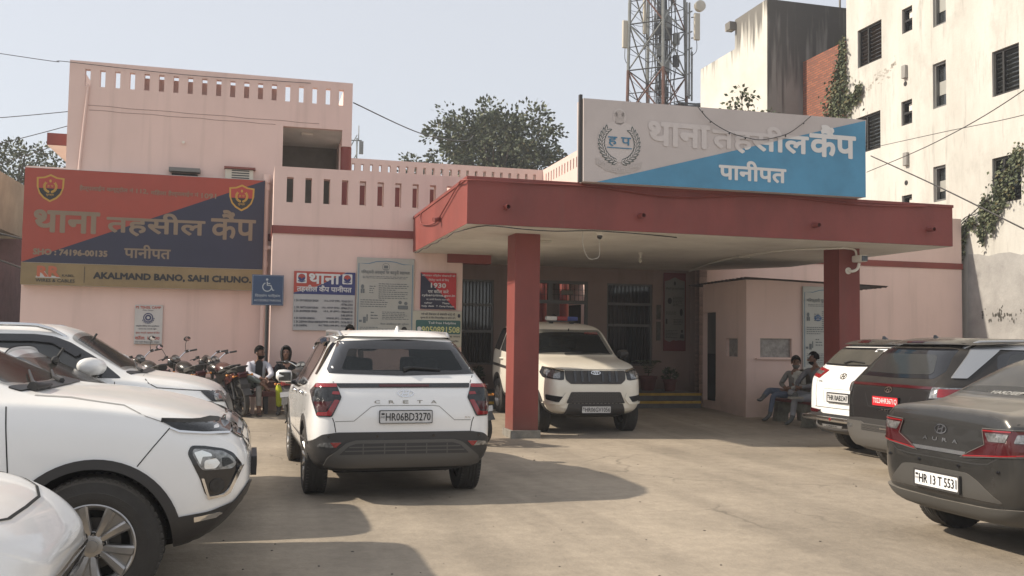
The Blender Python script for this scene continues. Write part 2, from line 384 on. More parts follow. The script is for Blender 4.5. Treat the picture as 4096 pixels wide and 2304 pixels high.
VIEWS = {'rear': (lambda a, b: V3((-2, a, b)), V3((1, 0, 0))), 'front': (lambda a, b: V3((8, a, b)), V3((-1, 0, 0))), 'right': (lambda a, b: V3((a, -3, b)), V3((0, 1, 0))),
         'left': (lambda a, b: V3((a, 3, b)), V3((0, -1, 0))), 'top': (lambda a, b: V3((a, b, 4)), V3((0, 0, -1)))}
def onto(c, a, b, view, off):
    f, d = VIEWS[view]; o = f(a, b); h, nrm, _, _ = c.bvh.ray_cast(o, d)
    if h is None:
        h, nrm, _, _ = c.bvh.find_nearest(o + d*(2.6 if view in ('rear', 'right', 'left') else 3.9))
    if nrm.dot(d) > 0: nrm = -nrm
    return h + nrm*off, nrm
def patch(c, name, poly, view, m, off=.004, skirt=.02, grid=.03, parent=None, bm_in=None, mi=0, both=False, label=None, smooth=55):
    bm = bmesh.new()
    d = VIEWS[view][1]
    polys = poly if isinstance(poly[0][0], tuple) else [poly]
    for q in polys: f = bm.faces.new([bm.verts.new((a, b, 0)) for a, b in q])
    bmesh.ops.remove_doubles(bm, verts=bm.verts[:], dist=1e-5); bmesh.ops.triangulate(bm, faces=bm.faces[:], ngon_method='EAR_CLIP')
    A = [p[0] for q in polys for p in q]; B = [p[1] for q in polys for p in q]
    for ax, lo, hi in ((0, min(A), max(A)), (1, min(B), max(B))):
        k = int((hi-lo)/grid)+1
        for i in range(1, k):
            q = lo+(hi-lo)*i/k; co = [0, 0, 0]; no = [0, 0, 0]; co[ax] = q; no[ax] = 1
            bmesh.ops.bisect_plane(bm, geom=bm.verts[:]+bm.edges[:]+bm.faces[:], dist=1e-6, plane_co=co, plane_no=no)
    for v in bm.verts:
        p, _ = onto(c, v.co.x, v.co.y, view, off); v.co = p
    for f in bm.faces: f.smooth = True
    be = [e for e in bm.edges if len(e.link_faces) == 1]
    if skirt:
        r = bmesh.ops.extrude_edge_only(bm, edges=be)
        for v in [g for g in r['geom'] if isinstance(g, bmesh.types.BMVert)]: v.co = v.co + d*skirt
        for e in be: e.smooth = False
    bmesh.ops.recalc_face_normals(bm, faces=bm.faces)
    if sum(f.normal.dot(d)*f.calc_area() for f in bm.faces if f.smooth) > 0: bmesh.ops.reverse_faces(bm, faces=bm.faces)
    me = bpy.data.meshes.new(name); bm.to_mesh(me); bm.free(); me.materials.append(m)
    o = bpy.data.objects.new(name, me); COL.objects.link(o); o.parent = parent or c.t.o
    if label: o['label'] = label
    return o
def mirror(poly): return [(-a, b) for a, b in poly]
def patches(c, name, poly, view, m, **k):
    """both sides of the car"""
    if view in ('rear', 'front'): return patch(c, name, poly, view, m, **k), patch(c, name, mirror(poly), view, m, **k)
    return patch(c, name, poly, 'right', m, **k), patch(c, name, poly, 'left', m, **k)
def seams(c, lines, view, w=.007, name="panel_gap", m=None, off=.0018):
    bm = bmesh.new()
    for ln in lines:
        pts = []
        for (a, b), (a2, b2) in zip(ln[:-1], ln[1:]):
            k = max(1, int(math.hypot(a2-a, b2-b)/.04))
            pts += [(a+(a2-a)*i/k, b+(b2-b)*i/k) for i in range(k)]
        pts.append(ln[-1]); st = stroke(pts, w); n = len(pts)
        L_, R_ = st[:n], st[n:][::-1]
        va = [bm.verts.new(onto(c, *p, view, off)[0]) for p in L_]; vb = [bm.verts.new(onto(c, *p, view, off)[0]) for p in R_]
        for i in range(n-1): bm.faces.new((va[i], va[i+1], vb[i+1], vb[i]))
    return part(c.t, name, bm, m or SEAM, local=True)
def ctext(c, s, x0, x1, z0, z1, view, m, name="lettering", off=.006, bold=0.0, parent=None, fit='both'):
    bm = bmesh.new(); text_bm(bm, s, x0, x1, z0, z1, lambda a, b: onto(c, a, b, view, off)[0], 0, bold, fit); return part(c.t, name, bm, m, local=True, parent=parent)
def plate(c, y0, y1, z0, z1, txt, view, m=None, ink=None, tilt=0.0, frame=False, dx=0.012, side=True):
    """number plate; y0>y1 in rear view (reads left to right)"""
    cy, cz = (y0+y1)/2, (z0+z1)/2; w, h = abs(y1-y0), z1-z0
    p, nrm = onto(c, cy, cz, view, dx); sgn = -1 if view == 'rear' else 1
    X = V3((0, sgn*1.0, 0)); Z = V3((0, 0, 1)); N = V3((sgn, 0, 0))
    if tilt: Z = (Z + N*math.tan(tilt)).normalized()
    fn = lambda a, b, o=0: p + X*a + Z*b + N*o
    bm = bmesh.new(); ol = rnd([(-w/2, -h/2), (w/2, -h/2), (w/2, h/2), (-w/2, h/2)], .012)
    prism(bm, ol, lambda a, b: fn(a, b, -.03), N*.034); pl = part(c.t, "number_plate", bm, m or PLATEW, local=True)
    bm = bmesh.new()
    fr = .016 if frame else .006; g = .004
    o1, o2 = rnd([(-w/2-fr+g, -h/2-fr+g), (w/2+fr-g, -h/2-fr+g), (w/2+fr-g, h/2+fr-g), (-w/2-fr+g, h/2+fr-g)], .012), rnd([(-w/2+g, -h/2+g), (w/2-g, -h/2+g), (w/2-g, h/2-g), (-w/2+g, h/2-g)], .010)
    n = len(o1)
    for k in range(n):
        a, b, e, d = o1[k], o1[(k+1) % n], o2[(k+1) % n], o2[k]
        quad(bm, [fn(*a, .0065), fn(*b, .0065), fn(*e, .0065), fn(*d, .0065)]); quad(bm, [fn(*a, -.03), fn(*b, -.03), fn(*b, .0065), fn(*a, .0065)])
    part(c.t, "plate_frame", bm, BLACKP if frame else INK, local=True, parent=pl)
    bm = bmesh.new(); a0 = -w/2 + (w*.115 if side else w*.05)
    text_bm(bm, txt, a0, w/2-w*.035, -h*.30, h*.30, lambda a, b: fn(a, b, .0075), 0, 0.012)
    if side:
        text_bm(bm, "IND", -w/2+.012, -w/2+w*.10, -h*.09, h*.06, lambda a, b: fn(a, b, .0075), 0, 0)
        wpoly(bm, [(-w/2+.016, h*.16), (-w/2+w*.09, h*.16), (-w/2+w*.09, h*.30), (-w/2+.016, h*.30)], lambda a, b: fn(a, b, .0075))
    part(c.t, "lettering", bm, ink or INK, local=True, parent=pl); return pl

WHEELS = {}
def wheel_meshes(Rw, wd, rr, style):
    key = (Rw, wd, rr, style)
    if key in WHEELS: return WHEELS[key]
    bm = bmesh.new(); hw = wd/2     # outer face at +y
    prof = [(rr-.012, -hw+.02), (rr+.01, -hw+.002), (rr+.04, -hw-.004), (Rw-.035, -hw-.002), (Rw-.012, -hw+.010), (Rw-.003, -hw+.024)]
    for k in range(4):
        y = -hw+.04+(wd-.08)*(k+.5)/4
        prof += [(Rw, y-.017), (Rw, y-.004), (Rw-.009, y-.003), (Rw-.009, y+.003), (Rw, y+.004), (Rw, y+.017)]
    prof += [(Rw-.003, hw-.024), (Rw-.012, hw-.010), (Rw-.020, hw-.006), (Rw-.022, hw-.003), (Rw-.035, hw+.002), (rr+.07, hw+.005), (rr+.066, hw+.008), (rr+.04, hw+.007), (rr+.012, hw+.001), (rr+.002, hw-.008), (rr-.012, hw-.02)]
    lathe(bm, prof, axis='y', n=64, cap=False)
    # shoulder blocks cut into the tread edge
    for i in range(56):
        a = 2*math.pi*i/56
        for s in (1, -1):
            M = Matrix.Rotation(a, 4, 'Y') @ Matrix.Translation((0, s*(hw-.022), Rw-.004))
            box(bm, -.013, .013, -.012, .012, -.012, .006, M=M)
    ty = finish("tyre", bm, TYRE, smooth=35)
    bm = bmesh.new()
    lathe(bm, [(rr-.010, -hw+.03), (rr-.03, -hw+.05), (rr-.035, hw-.05), (rr-.006, hw-.012), (rr+.004, hw-.004), (rr-.003, hw+.0), (rr-.014, hw-.010), (rr-.022, hw-.045), (rr-.026, -hw+.06)], axis='y', n=64, cap=False)
    f0 = hw-.050
    lathe(bm, [(rr-.03, f0-.08), (rr*.5, f0-.085), (.001, f0-.085)], axis='y', n=40, mi=1, cap=False)
    lathe(bm, [(.001, f0-.06), (rr*.62, f0-.06), (rr*.62, f0-.075)], axis='y', n=40, mi=2, cap=False)       # brake disc
    n = 5 if style != 'six' else 6
    for i in range(n):
        a = 2*math.pi*i/n + (0.0 if style != 'harrier' else R(-16))
        M = Matrix.Rotation(a, 4, 'Y')
        for side in ((-1, 1) if style in ('twin', 'harrier') else (0,)):
            st = []
            for t in (0, .25, .55, .85, 1.0):
                r_ = .045+(rr-.018-.045)*t
                if style == 'harrier': cx = side*(.014+.050*t**1.3); w = .020+.012*t
                elif style == 'twin': cx = side*(.020+.045*t**1.5); w = .013+.006*t
                else: cx = 0; w = .030-.010*t+.026*t*t
                y = f0+.012+.036*math.sin(t*1.45)
                st.append([M @ V3((cx-w, y-.035, r_)), M @ V3((cx-w*.95, y-.006, r_)), M @ V3((cx-w*.55, y+.004, r_)), M @ V3((cx+w*.55, y+.004, r_)), M @ V3((cx+w*.95, y-.006, r_)), M @ V3((cx+w, y-.035, r_))])
            skin(bm, [[bm.verts.new(p) for p in s_] for s_ in st], 0, True, False)
        if style == 'harrier':
            st = []
            for t in (.0, .4, .8, 1.0):
                r_ = .05+(rr-.02-.05)*t; w = .012+.042*t**1.3; y = f0+.0+.024*math.sin(t*1.45)
                st.append([M @ V3((-w, y-.02, r_)), M @ V3((-w, y, r_)), M @ V3((w, y, r_)), M @ V3((w, y-.02, r_))])
            skin(bm, [[bm.verts.new(p) for p in s_] for s_ in st], 0, True, False)
    lathe(bm, [(.085, f0-.03), (.080, f0+.012), (.055, f0+.022), (.036, f0+.024), (.034, f0+.034), (.001, f0+.036)], axis='y', n=30, cap=False)
    for i in range(n):
        a = 2*math.pi*(i+.5)/n + (0.0 if style != 'harrier' else R(-16))
        q = Matrix.Rotation(a, 4, 'Y') @ V3((0, 0, .062)); cyl(bm, q+V3((0, f0+.008, 0)), q+V3((0, f0+.0205, 0)), .0155, n=14, mi=1); cyl(bm, q+V3((0, f0, 0)), q+V3((0, f0+.024, 0)), .007, n=6, mi=3)
    ri = finish("rim", bm, [ALLOY, VOID, mat("brake_disc", (.12, .11, .10), .5, .6), CHROME], smooth=30)
    WHEELS[key] = (ty, ri); return ty, ri
def add_wheels(c, sp, style='twin'):
    ty, ri = wheel_meshes(sp['Rw'], sp.get('wd', .215), sp['rr'], style)
    for k, ax in enumerate(sp['axles']):
        for s in (-1, 1):
            w = bpy.data.objects.new("wheel", None); COL.objects.link(w); w.parent = c.t.o; w.empty_display_size = .1
            w.location = (ax, s*(sp['W']/2-sp.get('wd', .215)/2-sp.get('inset', .012)), sp['Rw'])
            st = sp.get('steer', 0) if k == 1 else 0
            w.rotation_euler = (0, R(23*(k+1)), (0 if s > 0 else math.pi)+st)
            for nm, me in (("tyre", ty), ("rim", ri)):
                o = bpy.data.objects.new(nm, me); COL.objects.link(o); o.parent = w
def logo_ring(c, a, b, w, h, view, m=CHROME, letter="H"):
    bm = bmesh.new(); fn = lambda x, z: onto(c, x, z, view, .007)[0]; n = 28
    o1, o2 = ell(a, b, w/2, h/2, n), ell(a, b, w/2-.010, h/2-.010, n)
    for i in range(n): quad(bm, [fn(*o1[i]), fn(*o1[(i+1) % n]), fn(*o2[(i+1) % n]), fn(*o2[i])])
    k = .30; s = -1 if view == 'rear' else 1
    for q in (-1, 1):
        pts = [(a+s*(q*w*.17-w*.07), b-h*.36), (a+s*(q*w*.17+w*.07), b+h*.36)]
        st = stroke(pts, .013); wpoly(bm, st, fn)
    wpoly(bm, stroke([(a-s*w*.18, b-h*.06), (a+s*w*.18, b+h*.06)], .012), fn)
    return part(c.t, "emblem", bm, m, local=True)
def box_part(c, name, m, x0, x1, y0, y1, z0, z1, bev=.01, parent=None, mirror_y=False):
    out = []
    for s in ((1, -1) if mirror_y else (1,)):
        bm = bmesh.new(); ys = sorted((y0*s, y1*s)); box(bm, x0, x1, ys[0], ys[1], z0, z1, bev=bev); out.append(part(c.t, name, bm, m, local=True, parent=parent))
    return out
def mirror_part(c, x, z, yb, m, both=True, s_only=None, size=1.0):
    for s in ((1, -1) if both else (s_only,)):
        bm = bmesh.new()
        sec = []
        for t, kx, kz in ((0, .6, .62), (.06, .95, .95), (.5, 1, 1), (.85, .88, .86), (1, .5, .45)):
            y = s*(yb+.05+.19*size*t); cx = x+.02-.05*t; cz = z+.015*t
            sec.append(ring(bm, V3((cx, y, cz)), V3((1, 0, 0)), V3((0, 0, 1)), .10*kx*size, .078*kz*size, 16))
        skin(bm, sec, 0)
        mo = part(c.t, "wing_mirror", bm, m, local=True, smooth=60)
        bm = bmesh.new(); tube(bm, [(x+.05, s*(yb-.05), z-.06), (x+.03, s*(yb+.05), z-.07), (x+.02, s*(yb+.12), z-.055)], .03, 8); part(c.t, "mirror_arm", bm, GLOSSB, local=True, parent=mo)
        bm = bmesh.new(); box(bm, x-.105*size, x-.085*size, min(s*(yb+.07), s*(yb+.21*size)), max(s*(yb+.07), s*(yb+.21*size)), z-.05, z+.055, bev=.006); part(c.t, "mirror_glass", bm, GLASS, local=True, parent=mo)
def roof_rails(c, x0, x1, y, m=SILVER, h=.055):
    for s in (1, -1):
        bm = bmesh.new(); pts = []; n = 16
        for i in range(n+1):
            t = i/n; x = x0+(x1-x0)*t; p, _ = onto(c, x, s*(y-.03*abs(2*t-1)**3), 'top', 0); k = min(1, t/.14, (1-t)/.14); pts.append(p+V3((0, 0, -.015+(h+.015)*math.sin(k*math.pi/2))))
        tube(bm, pts, .019, 8); part(c.t, "roof_rail", bm, m, local=True, smooth=60)
def antenna(c, x, y, m):
    p, _ = onto(c, x, y, 'top', -.005); bm = bmesh.new(); sec = []
    for t in (0, .3, .7, 1): sec.append([bm.verts.new(p+V3((-.02+.0*t + (.17-.02)*k*(1-.80*t) - .0, w*(1-.75*t), .085*t))) for k, w in ((-.2, 0), (0, .032), (.5, .030), (1, 0), (.5, -.030), (0, -.032))])
    skin(bm, sec, 0); part(c.t, "antenna_fin", bm, m, local=True, smooth=50)
def wiper(c, pts, view, m=CLADB, r=.011):
    bm = bmesh.new(); tube(bm, [onto(c, a, b, view, .022)[0] for a, b in pts], [r*1.6]+[r]*(len(pts)-2)+[r*.6], 6); part(c.t, "wiper", bm, m, local=True, smooth=60)
def ring_poly(cx, cz, r0, r1, a0=0, a1=180, n=24, zmin=None):
    o_, i_ = ell(cx, cz, r1, r1, n, a0, a1), ell(cx, cz, r0, r0, n, a0, a1); return [[o_[k], o_[k+1], i_[k+1], i_[k]] for k in range(n)]
def side_kit(c, sp, win, frame=None, belt_strip=None, doors=(), handles=(), clad=None, sill=True, arches=True, handle_m=CHROME, glass=None, pillars=()):
    if frame: patches(c, "window_frame", frame, 'side', GLOSSB, off=.002)
    for w in win: patches(c, "side_window", rnd(w, .04), 'side', glass or GLASS, off=.005)
    for s in ('right', 'left'):
        if pillars:
            for q in pillars: patch(c, "pillar_trim", q, s, GLOSSB, off=.0075)
        seams(c, doors, s, .007)
        for hx, hz in handles:
            bm = bmesh.new(); pts = [onto(c, hx+dx, hz+dz, s, of)[0] for dx, dz, of in ((-.10, -.004, .004), (-.085, 0, .030), (.06, .006, .034), (.10, .006, .004))]
            tube(bm, pts, [.012, .016, .016, .012], 8); part(c.t, "door_handle", bm, handle_m, local=True, smooth=60)
    if arches:
        for ax in sp['axles']: patches(c, "wheel_arch_trim", ring_poly(ax, sp['wz'], sp['Ra']-.004, sp['Ra']+sp.get('trim', .065), -18, 198, 36), 'side', clad or BLACKP, off=.010, skirt=.05)
    if sill:
        x0, x1 = sp['axles'][0]+sp['Ra']+.02, sp['axles'][1]-sp['Ra']-.02; zb = itab(sp['zb'], 1.8)
        patches(c, "sill_cladding", [(x0, zb+.03), (x1, zb+.03), (x1-.03, zb+.17), (x0+.03, zb+.17)], 'side', clad or BLACKP, off=.010, skirt=.05)
def new_car(name, label, paint, u, v, heading, z=0.0, pitch=0.0, group="parked cars"):
    """heading in building axes: angle of the car's nose from +u; u,v = rear centre"""
    c = Car(); M = BLD @ Matrix.Translation((u, v, z)) @ Matrix.Rotation(heading, 4, 'Z') @ Matrix.Rotation(pitch, 4, 'Y')
    c.t = thing(name, label, "car", M=M, group=group); c.t.local = True; c.paint = paint; return c
def suv_spec(L=4.3, W_=1.79, H=1.63, rear=.82, wb=2.61, cowl=3.22, cowlz=1.10, wst=2.60, hoodz=1.0, Rw=.335, rr=.215, belt=1.04, **k):
    sp = dict(L=L, W=W_, H=H, cowl=cowl, cowlz=cowlz, axles=(rear, rear+wb), Rw=Rw, rr=rr, Ra=Rw+.045, wz=Rw+.01, zb_in=.36)
    sp['xs'] = [0, .03, .07, .12, .20, .30, .42, .56, .8, 1.2, 1.7, 2.2, wst-.12, wst+.02, (wst+cowl)/2, cowl-.06, cowl+.06, cowl+.3, L-.55, L-.36, L-.2, L-.1, L-.04, L]
    sp['zc'] = [(0, .80), (.03, 1.0), (.07, 1.10), (.12, 1.17), (.20, 1.29), (.30, 1.44), (.42, 1.555), (.56, 1.595), (.8, 1.615), (1.2, H-.01), (1.7, H), (2.2, H-.01), (wst-.12, H-.045), (wst+.02, H-.085), (cowl-.06, cowlz+.045), (cowl+.06, cowlz), (cowl+.3, cowlz-.02), (L-.55, hoodz+.03), (L-.36, hoodz-.02), (L-.2, hoodz-.07), (L-.1, hoodz-.13), (L-.04, hoodz-.22), (L, hoodz-.36)]
    sp['zb'] = [(0, .44), (.03, .36), (.12, .30), (.5, .24), (L-.6, .22), (L-.2, .26), (L-.04, .34), (L, .42)]
    sp['plan'] = [(0, .72), (.03, .83), (.07, .90), (.12, .94), (.20, .968), (.42, .99), (.8, 1.0), (L-.8, 1.0), (L-.55, .985), (L-.36, .95), (L-.2, .88), (L-.1, .80), (L-.04, .71), (L, .60)]
    sp['belt'] = [(0, 1.10), (.6, belt+.07), (1.2, belt+.05), (cowl, belt-.04), (L, belt-.1)]
    sp['rw'] = [(0, .60), (.4, .575), (1.2, .60), (wst, .60), (cowl, .70)]
    sp.update(k); return sp
HW = lambda lst, k=1: [(a*k, b) for a, b in lst]
SUVWIN = lambda dx=0, dz=0: [[(1.98+dx, 1.03+dz), (3.06+dx, 1.00+dz), (2.62+dx, 1.44+dz), (2.45+dx, 1.50+dz), (2.02+dx, 1.51+dz)], [(1.05+dx, 1.10+dz), (1.93+dx, 1.035+dz), (1.95+dx, 1.51+dz), (1.5+dx, 1.505+dz), (1.15+dx, 1.46+dz), (1.0+dx, 1.30+dz)]]
SUVFRAME = lambda dx=0, dz=0: rnd([(.92+dx, 1.08+dz), (1.95+dx, .995+dz), (3.18+dx, .965+dz), (2.66+dx, 1.46+dz), (2.45+dx, 1.535+dz), (1.95+dx, 1.55+dz), (1.3+dx, 1.535+dz), (.98+dx, 1.46+dz), (.90+dx, 1.3+dz)], .05)
DOORS = lambda dx=0, dz=0: [[(1.97+dx, 1.0+dz), (1.98+dx, .75), (1.95+dx, .42)], [(3.1+dx, .98+dz), (3.13+dx, .75), (3.08+dx, .40)], [(.98+dx, 1.08+dz), (1.02+dx, .88), (1.16+dx, .72)], [(1.25+dx, .40), (1.95+dx, .39), (3.06+dx, .39)]]

# ---- white SUV seen from behind, standing in the yard
RG = [(a+.022, b) for a, b in [(.50, 1.45), (-.53, 1.45), (-.62, 1.26), (-.60, 1.24), (0, 1.232), (.56, 1.24), (.58, 1.26)]]
sp = suv_spec(cut=[('rear', RG), ('top', [(2.70, -.50), (2.70, .50), (3.14, .62), (3.18, 0), (3.14, -.62)])])
c = new_car("parked_car", "white SUV seen from behind, plate HR06BD3270, standing mid-yard", P_WHITE, 1.41, 9.03, R(91.3))
make_body(c, sp); add_wheels(c, sp, 'twin')
T = lambda lst: [(a+.022, b) for a, b in lst]
patch(c, "rear_window", between(T([(.57, 1.52), (-.0, 1.545), (-.59, 1.52), (-.735, 1.25), (-.725, 1.215), (0, 1.195), (.69, 1.215), (.70, 1.25)]), T([(.49, 1.445), (-.02, 1.448), (-.52, 1.445), (-.61, 1.262), (-.595, 1.248), (0, 1.238), (.555, 1.248), (.57, 1.262)])), 'rear', GLOSSB, off=.004)
patch(c, "rear_glass", RG, 'rear', GLASST, off=.002, skirt=0)
patch(c, "windscreen", [(2.66, -.54), (2.66, .54), (3.16, .66), (3.20, 0), (3.16, -.66)], 'top', GLASST, off=.003, skirt=0)
patch(c, "rear_spoiler", rnd(T([(.60, 1.545), (-.62, 1.545), (-.55, 1.60), (0, 1.615), (.53, 1.60)]), .03), 'rear', P_WHITE, off=.030, skirt=.12)
tl = [(.655, 1.122), (.82, 1.118), (.862, 1.04), (.855, .95), (.82, .815), (.69, .815), (.605, .995)]
for s in (1, -1):
    L_ = patch(c, "tail_light", rnd(HW(tl, s), .015), 'rear', SMOKEL, off=.010)
    patch(c, "lamp_segment", rnd(HW([(.65, 1.118), (.815, 1.114), (.835, 1.082), (.645, 1.086)], s), .006), 'rear', REDL, off=.014, parent=L_)
    patch(c, "lamp_segment", rnd(HW([(.640, .972), (.672, .972), (.732, .862), (.812, .858), (.822, .826), (.700, .826), (.625, .965)], s), .008), 'rear', REDL, off=.014, parent=L_)
    patch(c, "lamp_segment", rnd(HW([(.69, .96), (.845, .952), (.815, .868), (.742, .870)], s), .008), 'rear', DREDL, off=.013, parent=L_)
    patch(c, "lamp_segment", rnd(HW([(.627, 1.046), (.685, 1.048), (.695, 1.022), (.623, 1.018)], s), .006), 'rear', REDL, off=.014, parent=L_)
    fg = patch(c, "rear_fog_lamp", rnd(HW([(.60, .582), (.72, .580), (.785, .572), (.805, .538), (.65, .532)], s), .008), 'rear', CLEARL, off=.022)
    patch(c, "lamp_segment", rnd(HW([(.60, .580), (.70, .579), (.665, .534), (.648, .534)], s), .006), 'rear', REDL, off=.026, parent=fg)
patch(c, "light_bar", T([(.64, 1.122), (-.66, 1.126), (-.65, 1.084), (.60, 1.081)]), 'rear', GLOSSB, off=.008)
patch(c, "brake_light", T([(.231, 1.112), (-.257, 1.112), (-.249, 1.091), (.226, 1.089)]), 'rear', DREDL, off=.012)
patch(c, "rear_bumper", rnd([(.888, .30), (.895, .535), (.862, .575), (.775, .650), (.64, .672), (-.64, .672), (-.775, .650), (-.862, .575), (-.895, .535), (-.888, .30), (-.62, .335), (.62, .335)], .03), 'rear', BLACKP, off=.012, skirt=.06)
patch(c, "skid_plate", rnd([(.745, .362), (.72, .44), (.555, .572), (.47, .598), (-.47, .598), (-.555, .572), (-.72, .44), (-.745, .362), (-.60, .350), (.60, .350)], .02), 'rear', GREYP, off=.022, skirt=.03)
gr = patch(c, "lower_grille", rnd([(.62, .467), (.53, .547), (.46, .568), (-.46, .568), (-.53, .547), (-.62, .467)], .015), 'rear', BLACKP, off=.025)
seams(c, [[(-.57, .5), (.57, .5)], [(-.53, .535), (.53, .535)]] + [[(q, .47), (q, .565)] for q in (-.4, -.2, 0, .2, .4)], 'rear', .012, "grille_bars", GREYP, off=.032)
for q in (.72, .27, -.27, -.72):
    bm = bmesh.new(); p, _ = onto(c, q, .635, 'rear', .0); cyl(bm, p, p+V3((-.020, 0, 0)), .012, n=12); part(c.t, "parking_sensor", bm, GLOSSB, local=True)
seams(c, [T([(.69, 1.20), (.655, 1.13)]), T([(.665, .805), (.648, .76), (.632, .672)]), T([(-.705, 1.20), (-.668, 1.13)]), T([(-.69, .805), (-.672, .76), (-.658, .672)])], 'rear', .008)
seams(c, [T([(.64, .772), (.467, .776), (.309, .905), (.26, .918), (-.29, .918), (-.347, .910), (-.496, .780), (-.66, .778)])], 'rear', .007, m=mat("crease_shade", (.30, .29, .27), .6))  # creases round the plate recess: their shade is painted as grey lines
logo_ring(c, 0, 1.030, .162, .068, 'rear')
for i, ch in enumerate("CRETA"):
    y = .272-.136*i; ctext(c, ch, y+.026, y-.026, .938, .966, 'rear', mat("dark_chrome", (.30, .27, .22), .25, .9), bold=.02)
ctext(c, "SX", -.578, -.636, .797, .812, 'rear', CHROME, bold=.03)
plate(c, .252, -.252, .752, .872, "HR06BD3270", 'rear', dx=.016)
wiper(c, [(-.0, 1.245), (-.06, 1.262), (-.36, 1.245)], 'rear', r=.014)
patch(c, "sunroof", [(1.15, -.42), (2.35, -.42), (2.35, .42), (1.15, .42)], 'top', GLOSSB, off=.004)
side_kit(c, sp, SUVWIN(), SUVFRAME(), doors=DOORS(), handles=[(1.18, .985), (2.16, .955)], pillars=[[(.50, 1.19), (.62, 1.19), (.86, 1.43), (.80, 1.50), (.62, 1.50)]])
seams(c, [[(.70, .98), (.84, .97), (.84, .84), (.70, .83), (.70, .98)]], 'left', .005)
patches(c, "roof_trim", rnd([(.62, 1.565), (1.0, 1.575), (2.4, 1.575), (2.62, 1.50), (2.66, 1.475), (2.45, 1.542), (1.3, 1.545), (.8, 1.50)], .01), 'side', SILVER, off=.006)
patches(c, "rain_visor", rnd([(1.02, 1.50), (1.35, 1.535), (2.3, 1.54), (2.62, 1.46), (2.55, 1.44), (2.28, 1.49), (1.4, 1.485), (1.08, 1.45)], .01), 'side', GLOSSB, off=.030, skirt=.03)
mirror_part(c, 2.92, 1.075, .84, P_WHITE); roof_rails(c, .62, 2.2, .575); antenna(c, .62, 0, P_WHITE)
box_part(c, "rear_axle", VOID, .70, 1.0, -.6, .6, .20, .33, .03); box_part(c, "fuel_tank", BLACKP, .35, .62, -.35, .55, .27, .36, .03)
bm = bmesh.new(); tube(bm, [(.4, -.45, .30), (.26, -.45, .285)], .025, 10); part(c.t, "exhaust_pipe", bm, BLACKP, local=True)

# ---- big white SUV in the left foreground
sp = suv_spec(L=4.6, W_=1.894, H=1.70, rear=1.02, wb=2.74, Rw=.377, rr=.232, Ra=.424, wz=.385, trim=.050, cut=[('top', [(2.66, -.55), (2.66, .55), (3.24, .68), (3.30, .50), (3.33, 0), (3.30, -.50), (3.24, -.68)])], cowl=3.36, cowlz=1.215, wst=2.58, belt=1.12, wd=.235,
    xs=[0, .03, .07, .12, .20, .30, .42, .56, .8, 1.2, 1.7, 2.2, 2.46, 2.62, 2.97, 3.28, 3.42, 3.7, 4.0, 4.2, 4.34, 4.44, 4.51, 4.56, 4.585, 4.6])
sp['zc'] = sp['zc'][:12]+[(2.46, 1.655), (2.62, 1.60), (3.28, 1.265), (3.42, 1.225), (3.7, 1.205), (4.0, 1.165), (4.2, 1.115), (4.34, 1.07), (4.44, 1.03), (4.51, .985), (4.56, .92), (4.585, .86), (4.6, .76)]
sp['plan'] = [(0, .72), (.03, .83), (.07, .90), (.12, .94), (.2, .968), (.42, .99), (.8, 1), (3.9, 1), (4.2, .985), (4.34, .96), (4.44, .925), (4.51, .88), (4.56, .81), (4.585, .74), (4.6, .62)]
sp['zb'] = [(0, .44), (.12, .30), (.5, .24), (4.1, .27), (4.3, .32), (4.42, .40), (4.5, .48), (4.56, .56), (4.585, .62), (4.6, .66)]
sp['belt'] = [(0, 1.10), (.6, 1.18), (2.5, 1.15), (3.3, 1.165), (3.9, 1.13), (4.2, 1.05), (4.4, .99), (4.6, .85)]
c = new_car("parked_car", "big white SUV at left with black wheel arch and five-spoke alloy wheel in view", P_WHITE, -4.6, 6.665, 0)
make_body(c, sp); add_wheels(c, sp, 'harrier')
patch(c, "front_bumper", rnd([(4.19, .52), (4.23, .530), (4.37, .548), (4.51, .594), (4.588, .692), (4.61, .60), (4.60, .30), (4.19, .22)], .012), 'right', BLACKP, off=.012, skirt=.06)
patch(c, "front_bumper", rnd([(4.19, .52), (4.23, .530), (4.37, .548), (4.51, .594), (4.588, .692), (4.61, .60), (4.60, .30), (4.19, .22)], .012), 'left', BLACKP, off=.012, skirt=.06)
